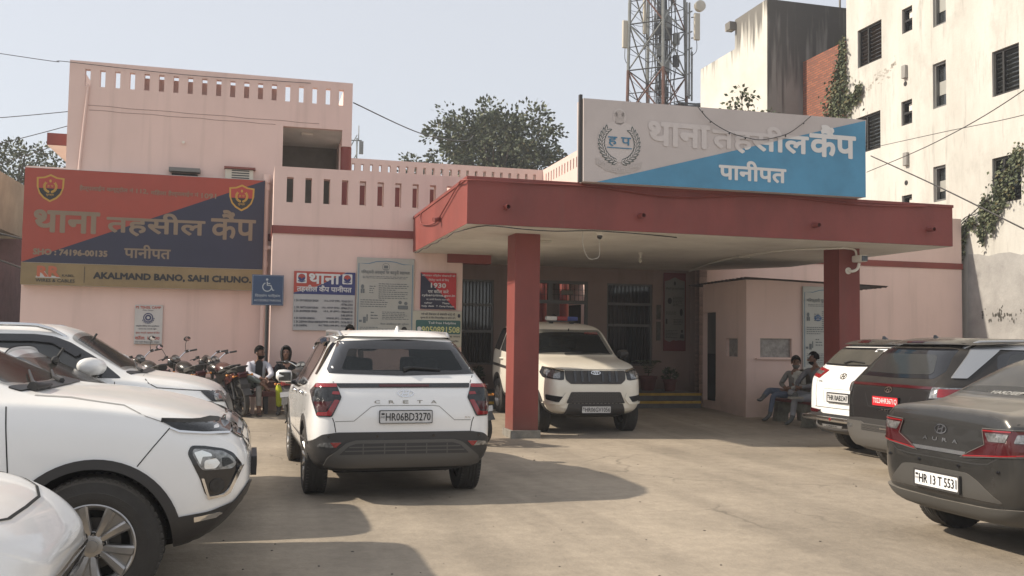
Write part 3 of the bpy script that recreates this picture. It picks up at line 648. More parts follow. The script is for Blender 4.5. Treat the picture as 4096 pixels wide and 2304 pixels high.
for s in ('right', 'left'):
    hl = patch(c, "headlight", rnd([(4.249, .880), (4.266, .925), (4.339, .921), (4.443, .900), (4.497, .872), (4.552, .796), (4.493, .690), (4.457, .644), (4.372, .628), (4.350, .650), (4.318, .742)], .018), s, GLOSSB, off=.003)
    patch(c, "headlight_lens", rnd([(4.279, .907), (4.339, .903), (4.438, .886), (4.488, .853), (4.515, .808), (4.490, .783), (4.337, .783), (4.318, .799), (4.274, .876)], .014), s, CLEARL, off=.010, parent=hl)
    patch(c, "lamp_reflector", rnd([(4.283, .885), (4.325, .897), (4.375, .875), (4.38, .86), (4.33, .86), (4.318, .815)], .006), s, CHROME, off=.016, parent=hl)
    patch(c, "lamp_reflector", rnd([(4.34, .838), (4.40, .850), (4.425, .82), (4.40, .79), (4.34, .79)], .012), s, CHROME, off=.016, parent=hl)
    patch(c, "lamp_reflector", rnd([(4.435, .85), (4.47, .845), (4.495, .815), (4.44, .795)], .006), s, SMOKEL, off=.016, parent=hl)
    patch(c, "lamp_trim", rnd([(4.552, .797), (4.483, .645), (4.458, .630), (4.366, .616), (4.327, .738), (4.342, .737), (4.374, .634), (4.445, .640), (4.472, .662), (4.530, .790)], .004), s, CHROME, off=.014, parent=hl)
    patch(c, "fog_lamp", ell(4.413, .692, .040, .041, 18), s, SMOKEL, off=.012, parent=hl)
    patch(c, "daytime_lamp", rnd([(4.110, 1.058), (4.421, 1.037), (4.50, 1.022), (4.53, .985), (4.47, .978), (4.20, 1.008), (4.154, 1.034)], .006), s, SMOKEL, off=.006)
    seams(c, [[(4.10, 1.068), (4.30, 1.053), (4.49, 1.040)]], s, .020, "hood_shadow_gap", VOID, off=.006)
    patch(c, "lamp_trim", rnd([(4.150, 1.030), (4.20, 1.010), (4.47, .982), (4.47, .973), (4.20, .998), (4.147, 1.022)], .002), s, CHROME, off=.012)
    patch(c, "bumper_trim", rnd([(4.291, .523), (4.424, .545), (4.440, .536), (4.406, .513), (4.292, .495)], .004), s, CHROME, off=.018)
    patch(c, "front_grille", rnd([(4.475, 1.02), (4.54, 1.015), (4.60, .95), (4.60, .84), (4.585, .85), (4.545, .93), (4.485, .975)], .006), s, GLOSSB, off=.010)
    seams(c, [[(4.150, 1.026), (4.066, .921), (3.985, .815)]], s, .006)
    seams(c, [[(3.42, 1.205), (3.6, 1.192), (3.89, 1.150), (4.02, 1.09), (4.11, 1.058)]], s, .005, "hood_gap", mat("crease_shade", (.30, .29, .27), .6))  # hood edge crease and gap; the crease's shade is painted as a grey line
    for dx in (0,):
        patch(c, "front_quarter_glass", rnd([(3.02, 1.19), (3.24, 1.185), (2.86, 1.44), (2.66, 1.53), (2.1, 1.55), (2.1, 1.14)], .03), s, GLASS, off=.006)
seams(c, [[(-.30, 1.0), (.30, 1.0)], [(-.5, .93), (.5, .93)], [(-.6, .86), (.6, .86)]], 'front', .03, "grille_bars", GLOSSB, off=.012)
patch(c, "windscreen", rnd([(2.60, -.60), (2.60, .60), (3.28, .74), (3.34, .55), (3.37, 0), (3.34, -.55), (3.28, -.74)], .05), 'top', GLASSW, off=.005, skirt=0)
patch(c, "cowl_panel", rnd([(3.27, -.76), (3.33, -.55), (3.36, 0), (3.33, .55), (3.27, .76), (3.34, .77), (3.44, .5), (3.46, 0), (3.44, -.5), (3.34, -.77)], .01), 'top', CLADB, off=.008)
wiper(c, [(3.40, -.62), (3.34, -.50), (3.22, -.05)], 'top'); wiper(c, [(3.42, -.05), (3.34, .1), (3.24, .55)], 'top')
wiper(c, [(3.38, -.70), (3.42, -.60), (3.43, -.45)], 'top', r=.02)
side_kit(c, sp, [[(1.05, 1.20), (2.0, 1.15), (2.02, 1.56), (1.4, 1.55), (1.1, 1.46)]], None, doors=[[(3.30, 1.15), (3.33, .80), (3.26, .45)], [(2.07, 1.10), (2.08, .8), (2.05, .45)]], handles=[(1.3, 1.03), (2.3, 1.01)])
plate(c, -.25, .25, .66, .78, "HR06BA8180", 'front', dx=.03)
mirror_part(c, 2.98, 1.21, .88, P_WHITE, both=False, s_only=1)

# ---- white hatchback at the very left edge
sp = suv_spec(L=3.8, W_=1.66, H=1.50, rear=.62, wb=2.43, cowl=2.72, cowlz=1.07, wst=1.98, belt=.97, Rw=.29, rr=.18,
    xs=[0, .03, .07, .12, .20, .30, .42, .56, .8, 1.2, 1.6, 1.86, 2.0, 2.35, 2.66, 2.78, 3.0, 3.25, 3.45, 3.57, 3.66, 3.72, 3.765, 3.79, 3.8])
sp['zc'] = [(0, .75), (.07, 1.02), (.2, 1.2), (.42, 1.42), (.8, 1.48), (1.2, 1.5), (1.86, 1.46), (2.0, 1.41), (2.66, 1.06), (2.78, 1.025), (3.0, 1.005), (3.25, .98), (3.45, .945), (3.57, .91), (3.66, .865), (3.72, .825), (3.765, .79), (3.79, .765), (3.8, .73)]
sp['plan'] = [(0, .72), (.07, .9), (.2, .968), (.8, 1), (3.0, 1), (3.25, .97), (3.45, .91), (3.57, .84), (3.66, .75), (3.72, .66), (3.765, .56), (3.79, .47), (3.8, .38)]
sp['zb'] = [(0, .44), (.12, .3), (.5, .22), (3.2, .2), (3.45, .24), (3.6, .34), (3.7, .46), (3.765, .56), (3.8, .64)]
sp['belt'] = [(0, 1.0), (1.5, .97), (2.7, .98), (3.25, .93), (3.45, .88), (3.6, .80), (3.8, .68)]
c = new_car("parked_car", "pearl white hatchback at the lower left corner, only its nose and headlight in view", P_WHITE, -4.47, 4.08, 0)
make_body(c, sp); add_wheels(c, sp, 'five')
seams(c, [[(3.635, .0), (3.63, -.25), (3.58, -.45), (3.48, -.60), (3.34, -.70), (3.1, -.755), (2.8, -.77)], [(3.635, .0), (3.63, .25), (3.58, .45), (3.48, .60), (3.34, .70), (3.1, .755), (2.8, .77)]], 'top', .012, m=VOID, off=.003)
for s in ('right', 'left'):
    hl = patch(c, "headlight", rnd([(3.10, .875), (3.30, .865), (3.46, .83), (3.60, .765), (3.64, .70), (3.52, .66), (3.36, .68), (3.20, .76)], .03), s, SMOKEL, off=.006)
    patch(c, "headlight_lens", rnd([(3.2, .845), (3.42, .815), (3.54, .755), (3.50, .695), (3.36, .71), (3.26, .77)], .03), s, CLEARL, off=.010, parent=hl)
    seams(c, [[(3.10, .885), (3.30, .875), (3.46, .84), (3.60, .775)]], s, .012, "lamp_trim", CHROME, off=.010)
patch(c, "front_grille", rnd([(-.42, .66), (.42, .66), (.36, .46), (-.36, .46)], .04), 'front', GLOSSB, off=.010)
seams(c, [[(-.44, .675), (0, .69), (.44, .675)], [(-.40, .60), (.40, .60)], [(-.36, .53), (.36, .53)]], 'front', .016, "grille_bars", CHROME, off=.016)
patch(c, "front_bumper", rnd([(-.66, .52), (-.5, .60), (-.46, .44), (.46, .44), (.5, .60), (.66, .52), (.6, .30), (-.6, .30)], .04), 'front', BLACKP, off=.006)
patch(c, "windscreen", rnd([(2.0, -.54), (2.0, .54), (2.64, .66), (2.70, 0), (2.64, -.66)], .05), 'top', GLASS, off=.005)
side_kit(c, sp, [[(1.3, 1.0), (2.5, 1.0), (2.0, 1.34), (1.3, 1.39)], [(.6, 1.03), (1.25, 1.0), (1.25, 1.39), (.75, 1.33)]], None, doors=[[(1.28, .98), (1.28, .4)], [(2.55, .98), (2.56, .4)]], handles=[(.8, .9), (1.5, .88)], arches=False, sill=False)

# ---- white car between the two SUVs on the left
sp = suv_spec(cut=[('top', [(2.30, -.51), (2.30, .51), (2.82, .64), (2.88, 0), (2.82, -.64)])], L=4.0, W_=1.64, H=1.535, rear=.72, wb=2.45, cowl=2.92, cowlz=1.075, wst=2.22, belt=1.0, Rw=.29, rr=.19)
c = new_car("parked_car", "white hatchback squeezed between two white SUVs, only dusty roof and windscreen showing", P_WHITE, -4.0, 8.57, 0)
make_body(c, sp); add_wheels(c, sp, 'five')
patch(c, "windscreen", rnd([(2.24, -.555), (2.24, .555), (2.86, .70), (2.92, 0), (2.86, -.70)], .05), 'top', GLASSW, off=.005, skirt=0)
seams(c, [[(2.24, -.56), (2.86, -.71)]], 'top', .012, "windscreen_seal", VOID)
side_kit(c, sp, [[(1.7, 1.02), (2.78, 1.02), (2.3, 1.36), (1.72, 1.40)], [(.95, 1.07), (1.66, 1.03), (1.68, 1.40), (1.1, 1.36)]], None, doors=[[(1.7, .98), (1.7, .4)]], handles=[(1.0, .95), (1.9, .93)], arches=False, sill=False)
patches(c, "headlight", rnd([(3.5, .78), (3.85, .72), (3.8, .62), (3.55, .66)], .02), 'side', CLEARL)

# ---- white compact SUV nearest the building on the left
sp = suv_spec(cut=[('top', [(2.60, -.55), (2.60, .55), (3.00, .66), (3.07, 0), (3.00, -.66)])], L=4.0, W_=1.79, H=1.66, rear=.72, wb=2.5, cowl=3.12, cowlz=1.17, wst=2.52, belt=1.12, Rw=.33,
    xs=[0, .03, .07, .12, .20, .30, .42, .56, .8, 1.2, 1.7, 2.2, 2.4, 2.54, 2.82, 3.06, 3.18, 3.4, 3.6, 3.76, 3.86, 3.92, 3.96, 3.985, 4.0])
sp['zc'] = sp['zc'][:12]+[(2.4, 1.625), (2.54, 1.58), (3.06, 1.225), (3.18, 1.185), (3.4, 1.165), (3.6, 1.135), (3.76, 1.09), (3.86, 1.04), (3.92, .98), (3.96, .90), (3.985, .82), (4.0, .70)]
sp['plan'] = [(0, .72), (.03, .83), (.07, .90), (.12, .94), (.2, .968), (.42, .99), (.8, 1), (3.4, 1), (3.6, .985), (3.76, .95), (3.86, .91), (3.92, .86), (3.96, .79), (3.985, .72), (4.0, .62)]
sp['zb'] = [(0, .44), (.12, .30), (.5, .24), (3.5, .26), (3.75, .36), (3.9, .48), (4.0, .55)]
sp['belt'] = [(0, 1.10), (.6, 1.16), (2.3, 1.15), (3.1, 1.13), (3.6, 1.06), (3.86, .96), (4.0, .80)]
c = new_car("parked_car", "white compact SUV with silver roof rails and round white mirror, parked before the motorcycles", P_WHITE, -4.2, 10.25, 0)
make_body(c, sp); add_wheels(c, sp, 'five')
patch(c, "windscreen", rnd([(2.55, -.60), (2.55, .60), (3.04, .72), (3.11, 0), (3.04, -.72)], .05), 'top', GLASSW, off=.005, skirt=0)
patch(c, "cowl_panel", rnd([(3.05, -.74), (3.12, -.5), (3.14, 0), (3.12, .5), (3.05, .74), (3.10, .76), (3.20, .4), (3.21, 0), (3.20, -.4), (3.10, -.76)], .01), 'top', CLADB, off=.008)
wiper(c, [(3.16, -.5), (3.10, -.36), (3.02, .1)], 'top')
fr = rnd([(.9, 1.18), (2.0, 1.165), (3.03, 1.15), (2.79, 1.335), (2.55, 1.475), (2.40, 1.53), (2.24, 1.548), (1.3, 1.548), (.95, 1.45)], .03)
side_kit(c, sp, [[(1.85, 1.20), (2.66, 1.205), (2.66, 1.32), (2.45, 1.44), (2.3, 1.47), (1.87, 1.475)], [(1.0, 1.22), (1.78, 1.20), (1.80, 1.475), (1.2, 1.46)]], fr, doors=[[(2.972, 1.12), (2.985, .95), (2.94, .45)], [(1.82, 1.14), (1.83, .45)]], handles=[(1.1, 1.06), (2.0, 1.05)])
patches(c, "rain_visor", rnd([(1.02, 1.50), (1.3, 1.53), (2.24, 1.53), (2.40, 1.51), (2.66, 1.36), (2.62, 1.33), (2.4, 1.455), (2.24, 1.47), (1.3, 1.47)], .01), 'side', GLOSSB, off=.028, skirt=.03)
for s in ('right', 'left'):
    seams(c, [[(3.20, 1.175), (3.26, 1.11), (3.34, 1.066), (3.75, 1.035), (3.95, 1.02)], [(3.83, .935), (3.79, .90)]], s, .008)
    hl = patch(c, "headlight", rnd([(3.72, 1.03), (3.90, 1.02), (3.96, .97), (3.98, .90), (3.93, .925), (3.83, .932)], .01), s, SMOKEL, off=.007)
    patch(c, "headlight_lens", rnd([(3.83, 1.0), (3.90, 1.0), (3.95, .95), (3.94, .935), (3.85, .945)], .01), s, CLEARL, off=.012, parent=hl)
mirror_part(c, 2.79, 1.255, .83, P_WHITE, size=1.05); roof_rails(c, .5, 2.5, .60, m=CHROME)
patch(c, "front_grille", rnd([(-.6, .95), (.6, .95), (.5, .6), (-.5, .6)], .05), 'front', BLACKP, off=.01)
patches(c, "front_bumper", rnd([(3.45, .30), (3.52, .50), (3.75, .56), (3.99, .62), (3.99, .35)], .02), 'side', BLACKP, off=.01)

# ---- cream police SUV under the porch
sp = suv_spec(cut=[('top', [(2.42, -.56), (2.42, .56), (2.79, .68), (2.79, -.68)])], L=4.0, W_=1.795, H=1.83, rear=.66, wb=2.68, cowl=2.86, cowlz=1.25, wst=2.34, belt=1.20, Rw=.345, rr=.20, wd=.225,
    xs=[0, .03, .07, .12, .20, .30, .42, .56, .8, 1.2, 1.7, 2.1, 2.24, 2.38, 2.6, 2.80, 2.92, 3.2, 3.5, 3.7, 3.82, 3.90, 3.95, 3.985, 4.0])
sp['zc'] = [(0, .75), (.03, 1.15), (.07, 1.42), (.12, 1.60), (.2, 1.71), (.3, 1.76), (.56, 1.80), (1.2, 1.83), (1.7, 1.83), (2.1, 1.815), (2.24, 1.78), (2.38, 1.72), (2.80, 1.30), (2.92, 1.255), (3.2, 1.24), (3.5, 1.215), (3.7, 1.18), (3.82, 1.145), (3.90, 1.10), (3.95, 1.02), (3.985, .90), (4.0, .72)]
sp['plan'] = [(0, .80), (.03, .90), (.07, .95), (.12, .97), (.3, .99), (.8, 1), (3.3, 1), (3.55, .985), (3.7, .96), (3.82, .93), (3.90, .88), (3.95, .82), (3.985, .75), (4.0, .66)]
sp['zb'] = [(0, .50), (.12, .36), (.5, .30), (3.4, .28), (3.75, .32), (3.95, .38), (4.0, .44)]
sp['belt'] = [(0, 1.2), (.6, 1.23), (2.8, 1.20), (3.5, 1.14), (4.0, .95)]
sp['rw'] = [(0, .70), (.4, .68), (1.2, .68), (2.34, .66), (2.86, .74)]; sp['bw'] = .975
c = new_car("police_car", "cream police SUV with roof light bar under the porch behind the left pillar", P_CREAM, 5.55, 18.9, R(-91), z=gz(18.2)+.0, pitch=R(2.3))
make_body(c, sp); add_wheels(c, sp, 'five')
patch(c, "windscreen", rnd([(-.60, 1.71), (.60, 1.71), (.74, 1.31), (.70, 1.285), (-.70, 1.285), (-.74, 1.31)], .04), 'front', GLASST, off=.006, skirt=0)
ctext(c, "POLICE", .30, .55, 1.635, 1.668, 'front', mat("red_sticker", (.5, .12, .10), .5), off=.009, bold=.02)
patch(c, "front_grille", rnd([(-.53, 1.075), (.53, 1.075), (.52, .935), (.44, .865), (-.44, .865), (-.52, .935)], .02), 'front', BLACKP, off=.012)
for q in (-.36, -.24, -.12, .12, .24, .36): patch(c, "grille_slat", [(q-.022, 1.06), (q+.022, 1.06), (q+.018, .90), (q-.018, .90)], 'front', GLOSSB, off=.026)
lg = patch(c, "lower_grille", rnd([(-.43, .735), (.43, .735), (.51, .55), (-.51, .55)], .02), 'front', BLACKP, off=.012)
hexes = []
for j in range(5):
    for i in range(13):
        hx, hz = -.40+i*.066+(j % 2)*.033, .565+j*.037
        if abs(hx) < .46-.3*(hz-.55): hexes.append([(hx+.026*math.cos(R(60*k)), hz+.017*math.sin(R(60*k))) for k in range(7)])
seams(c, hexes, 'front', .007, "grille_mesh", GREYP, off=.017)
for s in (1, -1):
    hl = patch(c, "headlight", rnd(HW([(.535, 1.075), (.68, 1.105), (.82, 1.12), (.855, 1.03), (.84, .955), (.60, .925), (.55, .935)], s), .015), 'front', SMOKEL, off=.009)
    patch(c, "headlight_lens", rnd(HW([(.60, 1.06), (.80, 1.09), (.825, 1.02), (.78, .965), (.62, .95)], s), .02), 'front', CLEARL, off=.014, parent=hl)
    patch(c, "lamp_trim", HW([(.54, 1.078), (.68, 1.108), (.80, 1.122), (.80, 1.108), (.69, 1.093), (.55, 1.062)], s), 'front', CHROME, off=.014, parent=hl)
    patch(c, "fog_lamp", rnd(HW([(.56, .655), (.82, .685), (.81, .60), (.70, .575), (.62, .57)], s), .02), 'front', VOID, off=.010)
    patch(c, "fog_surround", rnd(HW([(.53, .72), (.57, .66), (.64, .56), (.82, .58), (.84, .54), (.58, .53), (.50, .62)], s), .012), 'front', P_CREAM, off=.028)
patch(c, "front_bumper", rnd([(-.47, .545), (.47, .545), (.53, .37), (.30, .32), (-.30, .32), (-.53, .37)], .015), 'front', BLACKP, off=.020)
patch(c, "skid_plate", rnd([(-.48, .37), (.48, .37), (.38, .29), (-.38, .29)], .015), 'front', mat("skid_grey", (.09, .085, .075), .6), off=.03)
plate(c, -.25, .255, .39, .505, "HR06GV1056", 'front', dx=.028)
bm = bmesh.new(); fn = lambda a, b: onto(c, a, b, 'front', .034)[0]
o1, o2 = ell(0, 1.035, .085, .030, 22), ell(0, 1.035, .070, .021, 22)
for i in range(22): quad(bm, [fn(*o1[i]), fn(*o1[(i+1) % 22]), fn(*o2[(i+1) % 22]), fn(*o2[i])])
for q in (-.03, .0, .03): wpoly(bm, stroke([(q-.012, 1.012), (q+.012, 1.058)], .012), fn)
part(c.t, "emblem", bm, CHROME, local=True)
side_kit(c, sp, [[(1.55, 1.235), (2.62, 1.235), (2.26, 1.64), (1.57, 1.69)], [(.80, 1.245), (1.50, 1.235), (1.52, 1.69), (.85, 1.69)], [(.20, 1.26), (.72, 1.245), (.77, 1.69), (.32, 1.67)]], None, doors=[[(1.52, 1.2), (1.53, .45)], [(2.66, 1.2), (2.70, .8), (2.62, .45)], [(.78, 1.2), (.85, .9), (1.0, .8)]], handles=[(.98, 1.10), (1.75, 1.09)], handle_m=P_CREAM)
patches(c, "side_stripe", [(.12, .985), (2.7, .975), (2.7, .925), (.12, .935)], 'side', BLACKP, off=.012)
seams(c, [[(-.86, 1.13), (-.55, 1.095), (.55, 1.095), (.86, 1.13)]], 'front', .009)
mirror_part(c, 2.62, 1.29, .84, BLACKP); wiper(c, [(-.2, 1.285), (.5, 1.305)], 'front')
lb = bmesh.new(); p, _ = onto(c, 1.95, 0, 'top', 0)
box(lb, p.x-.09, p.x+.09, -.30, -.10, p.z+.05, p.z+.13, bev=.03); lbo = part(c.t, "light_bar", lb, mat("clear_dome", (.62, .62, .60), .2, coat=.6), local=True)
for nm, y0, y1, mm in (("red_dome", -.10, .10, REDL), ("blue_dome", .10, .30, mat("blue_lens", (.02, .04, .20), .1, coat=.8))):
    lb = bmesh.new(); box(lb, p.x-.09, p.x+.09, y0, y1, p.z+.05, p.z+.13, bev=.02); part(c.t, nm, lb, mm, local=True, parent=lbo)
lb = bmesh.new(); box(lb, p.x-.06, p.x+.06, -.24, .24, p.z+.025, p.z+.055)
for y in (-.2, .2): box(lb, p.x-.05, p.x+.05, y-.03, y+.03, p.z-.03, p.z+.03)
part(c.t, "light_bar_bracket", lb, BLACKP, local=True, parent=lbo)
bm = bmesh.new(); tube(bm, [(2.75, .78, 1.26), (2.60, .80, 1.75), (2.5, .80, 1.95)], [.006, .004, .003], 6); part(c.t, "aerial", bm, BLACKP, local=True)

# ---- white older SUV on the right
sp = suv_spec(L=4.27, W_=1.78, H=1.63)
c = new_car("parked_car", "white SUV with chrome rear guard and plate HR10AB2347, beside the right-hand red pillar", P_WHITE, 8.0, 11.82, 0)
make_body(c, sp); add_wheels(c, sp, 'five')
patch(c, "rear_window", rnd([(.56, 1.52), (-.56, 1.52), (-.69, 1.31), (-.62, 1.262), (0, 1.25), (.62, 1.262), (.69, 1.31)], .05), 'rear', GLOSSB, off=.003)
patch(c, "rear_glass", rnd([(.50, 1.49), (-.50, 1.49), (-.61, 1.31), (-.56, 1.285), (0, 1.275), (.56, 1.285), (.61, 1.31)], .05), 'rear', GLASSD, off=.006)
patch(c, "rear_spoiler", rnd([(.61, 1.525), (-.61, 1.525), (-.58, 1.58), (0, 1.60), (.58, 1.58)], .02), 'rear', P_BLACK, off=.05, skirt=.16)
patch(c, "brake_light", rnd([(.12, 1.545), (-.12, 1.545), (-.10, 1.575), (.10, 1.575)], .01), 'rear', DREDL, off=.056)
for s in (1, -1):
    tl = patch(c, "tail_light", rnd(HW([(.415, 1.185), (.60, 1.215), (.88, 1.235), (.87, 1.12), (.70, 1.085), (.56, 1.065)], s), .012), 'rear', REDL, off=.010)
    patch(c, "lamp_segment", rnd(HW([(.50, 1.165), (.78, 1.185), (.74, 1.135), (.55, 1.115)], s), .01), 'rear', CLEARL, off=.014, parent=tl)
    patch(c, "reflector", rnd(HW([(.44, .615), (.70, .63), (.70, .575), (.52, .575)], s), .008), 'rear', DREDL, off=.020)
patch(c, "rear_bumper", rnd([(.86, .62), (.48, .60), (.40, .57), (-.40, .57), (-.48, .60), (-.86, .62), (-.86, .30), (.86, .30)], .02), 'rear', BLACKP, off=.012, skirt=.05)
seams(c, [[(.60, .655), (-.60, .655)], [(.62, 1.26), (.60, 1.0), (.56, .66)], [(-.62, 1.26), (-.60, 1.0), (-.56, .66)]], 'rear', .008)
seams(c, [[(.40, .925), (-.42, .925)], [(.40, .905), (.36, .72)], [(-.42, .905), (-.38, .72)]], 'rear', .006, m=mat("crease_shade", (.30, .29, .27), .6))  # plate recess creases, with their shade painted on as grey strips
logo_ring(c, 0, 1.11, .155, .085, 'rear', mat("dark_chrome", (.30, .27, .22), .25, .9))
plate(c, .25, -.25, .745, .865, "HR10AB2347", 'rear', dx=.02, frame=True)
ctext(c, "Creta", .56, .46, 1.015, 1.04, 'rear', INK, bold=.02)
ctext(c, "1.6", -.47, -.56, .90, .925, 'rear', INK, bold=.02)
bm = bmesh.new(); tube(bm, smooth_pts([(.10, .86, .50), (-.06, .76, .50), (-.08, 0, .50), (-.06, -.76, .50), (.10, -.86, .50)], 5), .036, 10)
g = part(c.t, "rear_guard", bm, CHROME, local=True, smooth=60)
bm = bmesh.new(); tube(bm, smooth_pts([(-.07, .40, .49), (-.09, .34, .38), (-.09, -.34, .38), (-.07, -.40, .49)], 4), .022, 8); part(c.t, "guard_step", bm, BLACKP, local=True, parent=g)
bm = bmesh.new(); prism(bm, [(-.22, .395), (.22, .395), (.24, .43), (-.24, .43)], lambda a, b: V3((-.115, a, b)), (.01, 0, 0)); gp = part(c.t, "guard_plate", bm, SILVER, local=True, parent=g)
bm = bmesh.new(); text_bm(bm, "CRETA", .13, -.13, .403, .423, lambda a, b: V3((-.120, a, b)), bold=.02); part(c.t, "lettering", bm, INK, local=True, parent=g)
bm = bmesh.new(); ball(bm, (-.115, .05, .505), .012, .03, .022); part(c.t, "guard_reflector", bm, REDL, local=True, parent=g)
wiper(c, [(.12, 1.29), (-.02, 1.32), (-.32, 1.30)], 'rear'); roof_rails(c, .6, 2.3, .575); antenna(c, .75, 0, GLOSSB)
bm = bmesh.new(); wpoly(bm, rnd([(-.37, 1.50), (-.53, 1.50), (-.53, 1.465), (-.36, 1.46)], .01), lambda a, b: onto(c, a, b, 'rear', .009)[0]); st = part(c.t, "window_sticker", bm, WHITEINK, local=True)
ctext(c, "Eay", -.385, -.51, 1.468, 1.492, 'rear', INK, off=.011, bold=.02, parent=st)
side_kit(c, sp, SUVWIN(), SUVFRAME(), doors=DOORS(), handles=[(1.18, .985), (2.16, .955)]); mirror_part(c, 2.92, 1.075, .84, P_WHITE)

# ---- black SUV
sp = suv_spec(L=4.33, W_=1.79, H=1.635)
c = new_car("parked_car", "glossy black SUV with red temporary number plate, between the white and the grey car", P_BLACK, 7.13, 9.62, 0)
make_body(c, sp); add_wheels(c, sp, 'twin')
patch(c, "rear_window", rnd([(.57, 1.53), (-.57, 1.53), (-.70, 1.25), (-.64, 1.19), (0, 1.18), (.64, 1.19), (.70, 1.25)], .05), 'rear', GLOSSB, off=.003)
patch(c, "rear_glass", rnd([(.48, 1.46), (-.48, 1.46), (-.59, 1.26), (-.55, 1.235), (0, 1.225), (.55, 1.235), (.59, 1.26)], .06), 'rear', GLASS, off=.006)
patch(c, "rear_spoiler", rnd([(.60, 1.535), (-.60, 1.535), (-.55, 1.60), (0, 1.615), (.55, 1.60)], .02), 'rear', P_BLACK, off=.05, skirt=.16)
patch(c, "brake_light", [(.14, 1.548), (-.14, 1.548), (-.14, 1.56), (.14, 1.56)], 'rear', DREDL, off=.056)
patch(c, "light_bar", [(.76, 1.105), (-.76, 1.105), (-.76, 1.075), (.76, 1.075)], 'rear', DREDL, off=.008)
for s in (1, -1):
    tl = patch(c, "tail_light", rnd(HW([(.70, 1.10), (.86, 1.10), (.86, .99), (.70, .98)], s), .01), 'rear', CLEARL, off=.010)
    patch(c, "lamp_segment", rnd(HW([(.78, 1.085), (.86, 1.085), (.86, 1.0), (.78, .995)], s), .01), 'rear', REDL, off=.014, parent=tl)
    patch(c, "reflector", rnd(HW([(.60, .60), (.80, .60), (.80, .56), (.62, .55)], s), .008), 'rear', CLEARL, off=.03)
patch(c, "rear_bumper", rnd([(.885, .66), (.5, .685), (-.5, .685), (-.885, .66), (-.88, .30), (.88, .30)], .02), 'rear', BLACKP, off=.012, skirt=.05)
patch(c, "skid_plate", rnd([(.80, .64), (.44, .64), (.40, .62), (-.40, .62), (-.44, .64), (-.80, .64), (-.76, .36), (.76, .36)], .02), 'rear', GREYP, off=.028, skirt=.04)
hexes = []
for j in range(2):
    for i in range(9): hx, hz = -.36+i*.09, .565+j*.034; hexes.append(rnd([(hx-.038, hz-.012), (hx+.038, hz-.012), (hx+.038, hz+.012), (hx-.038, hz+.012)], .01)+[(hx-.028, hz-.012)])
patch(c, "lower_grille", rnd([(.42, .615), (-.42, .615), (-.42, .54), (.42, .54)], .01), 'rear', BLACKP, off=.031)
seams(c, hexes, 'rear', .006, "grille_mesh", GREYP, off=.037)
bm = bmesh.new(); wpoly(bm, rnd([(.06, .592), (-.06, .592), (-.06, .574), (.06, .574)], .006), lambda a, b: onto(c, a, b, 'rear', .040)[0]); part(c.t, "grille_badge", bm, CHROME, local=True)
logo_ring(c, 0, 1.04, .13, .072, 'rear')
plate(c, .235, -.235, .842, .958, "T0224HR3671Q", 'rear', PLATER, WHITEINK, dx=.02, side=False)
ctext(c, "CRETA", .14, -.14, .79, .812, 'rear', CHROME, bold=.02)
seams(c, [[(.70, 1.17), (.66, .95), (.62, .69)], [(-.70, 1.17), (-.66, .95), (-.62, .69)], [(.42, .985), (.33, .83), (-.33, .83), (-.42, .985)]], 'rear', .007)
side_kit(c, sp, SUVWIN(), SUVFRAME(), doors=DOORS(), handles=[(1.18, .985), (2.16, .955)], handle_m=P_BLACK)
patches(c, "pillar_trim", rnd([(.28, 1.20), (.46, 1.20), (1.05, 1.52), (2.6, 1.50), (2.5, 1.56), (.85, 1.57), (.68, 1.52)], .015), 'side', SILVER, off=.012)
mirror_part(c, 2.92, 1.075, .84, P_BLACK); roof_rails(c, .62, 2.3, .575); antenna(c, .70, 0, GLOSSB)

# ---- dusty grey saloon in the right foreground
sp = suv_spec(cut=[('rear', [(.56, 1.185), (0, 1.178), (-.56, 1.185), (-.47, 1.39), (-.42, 1.425), (0, 1.44), (.42, 1.425), (.47, 1.39)])], seatm=mat('seat_cream', (.40, .36, .28), .8), rearseat=1.12, cowl=3.10, cowlz=1.03, L=3.995, W_=1.68, H=1.52, rear=.74, wb=2.45, Rw=.305, rr=.19, belt=.98,
    xs=[0, .025, .05, .08, .12, .2, .34, .50, .58, .66, .82, 1.0, 1.15, 1.3, 1.6, 1.95, 2.2, 2.35, 2.5, 2.78, 3.0, 3.12, 3.35, 3.6, 3.78, 3.9, 3.96, 3.995])
sp['zc'] = [(0, .66), (.025, .93), (.05, 1.05), (.08, 1.088), (.12, 1.092), (.2, 1.094), (.34, 1.105), (.50, 1.125), (.58, 1.14), (.66, 1.18), (.82, 1.285), (1.0, 1.39), (1.15, 1.455), (1.3, 1.49), (1.6, 1.515), (1.95, 1.52), (2.2, 1.505), (2.35, 1.47), (2.5, 1.41), (3.0, 1.08), (3.12, 1.03), (3.35, 1.0), (3.6, .94), (3.78, .87), (3.9, .78), (3.96, .70), (3.995, .60)]
sp['plan'] = [(0, .62), (.025, .76), (.05, .83), (.08, .87), (.12, .905), (.2, .945), (.34, .975), (.6, 1), (3.2, 1), (3.5, .96), (3.7, .88), (3.85, .76), (3.95, .62), (3.995, .5)]
sp['zb'] = [(0, .46), (.025, .38), (.08, .30), (.3, .24), (3.5, .2), (3.9, .28), (3.995, .36)]
sp['belt'] = [(0, .98), (.5, 1.02), (1.0, 1.02), (2.0, .98), (3.0, .93), (3.995, .7)]
sp['rw'] = [(0, .60), (.6, .56), (1.2, .535), (2.0, .55), (2.4, .56), (3.0, .66)]
c = new_car("parked_car", "dusty dark grey saloon with plate HR 13 T 5531 in the right foreground", P_GREY, 5.16, 6.32, 0)
make_body(c, sp); add_wheels(c, sp, 'five')
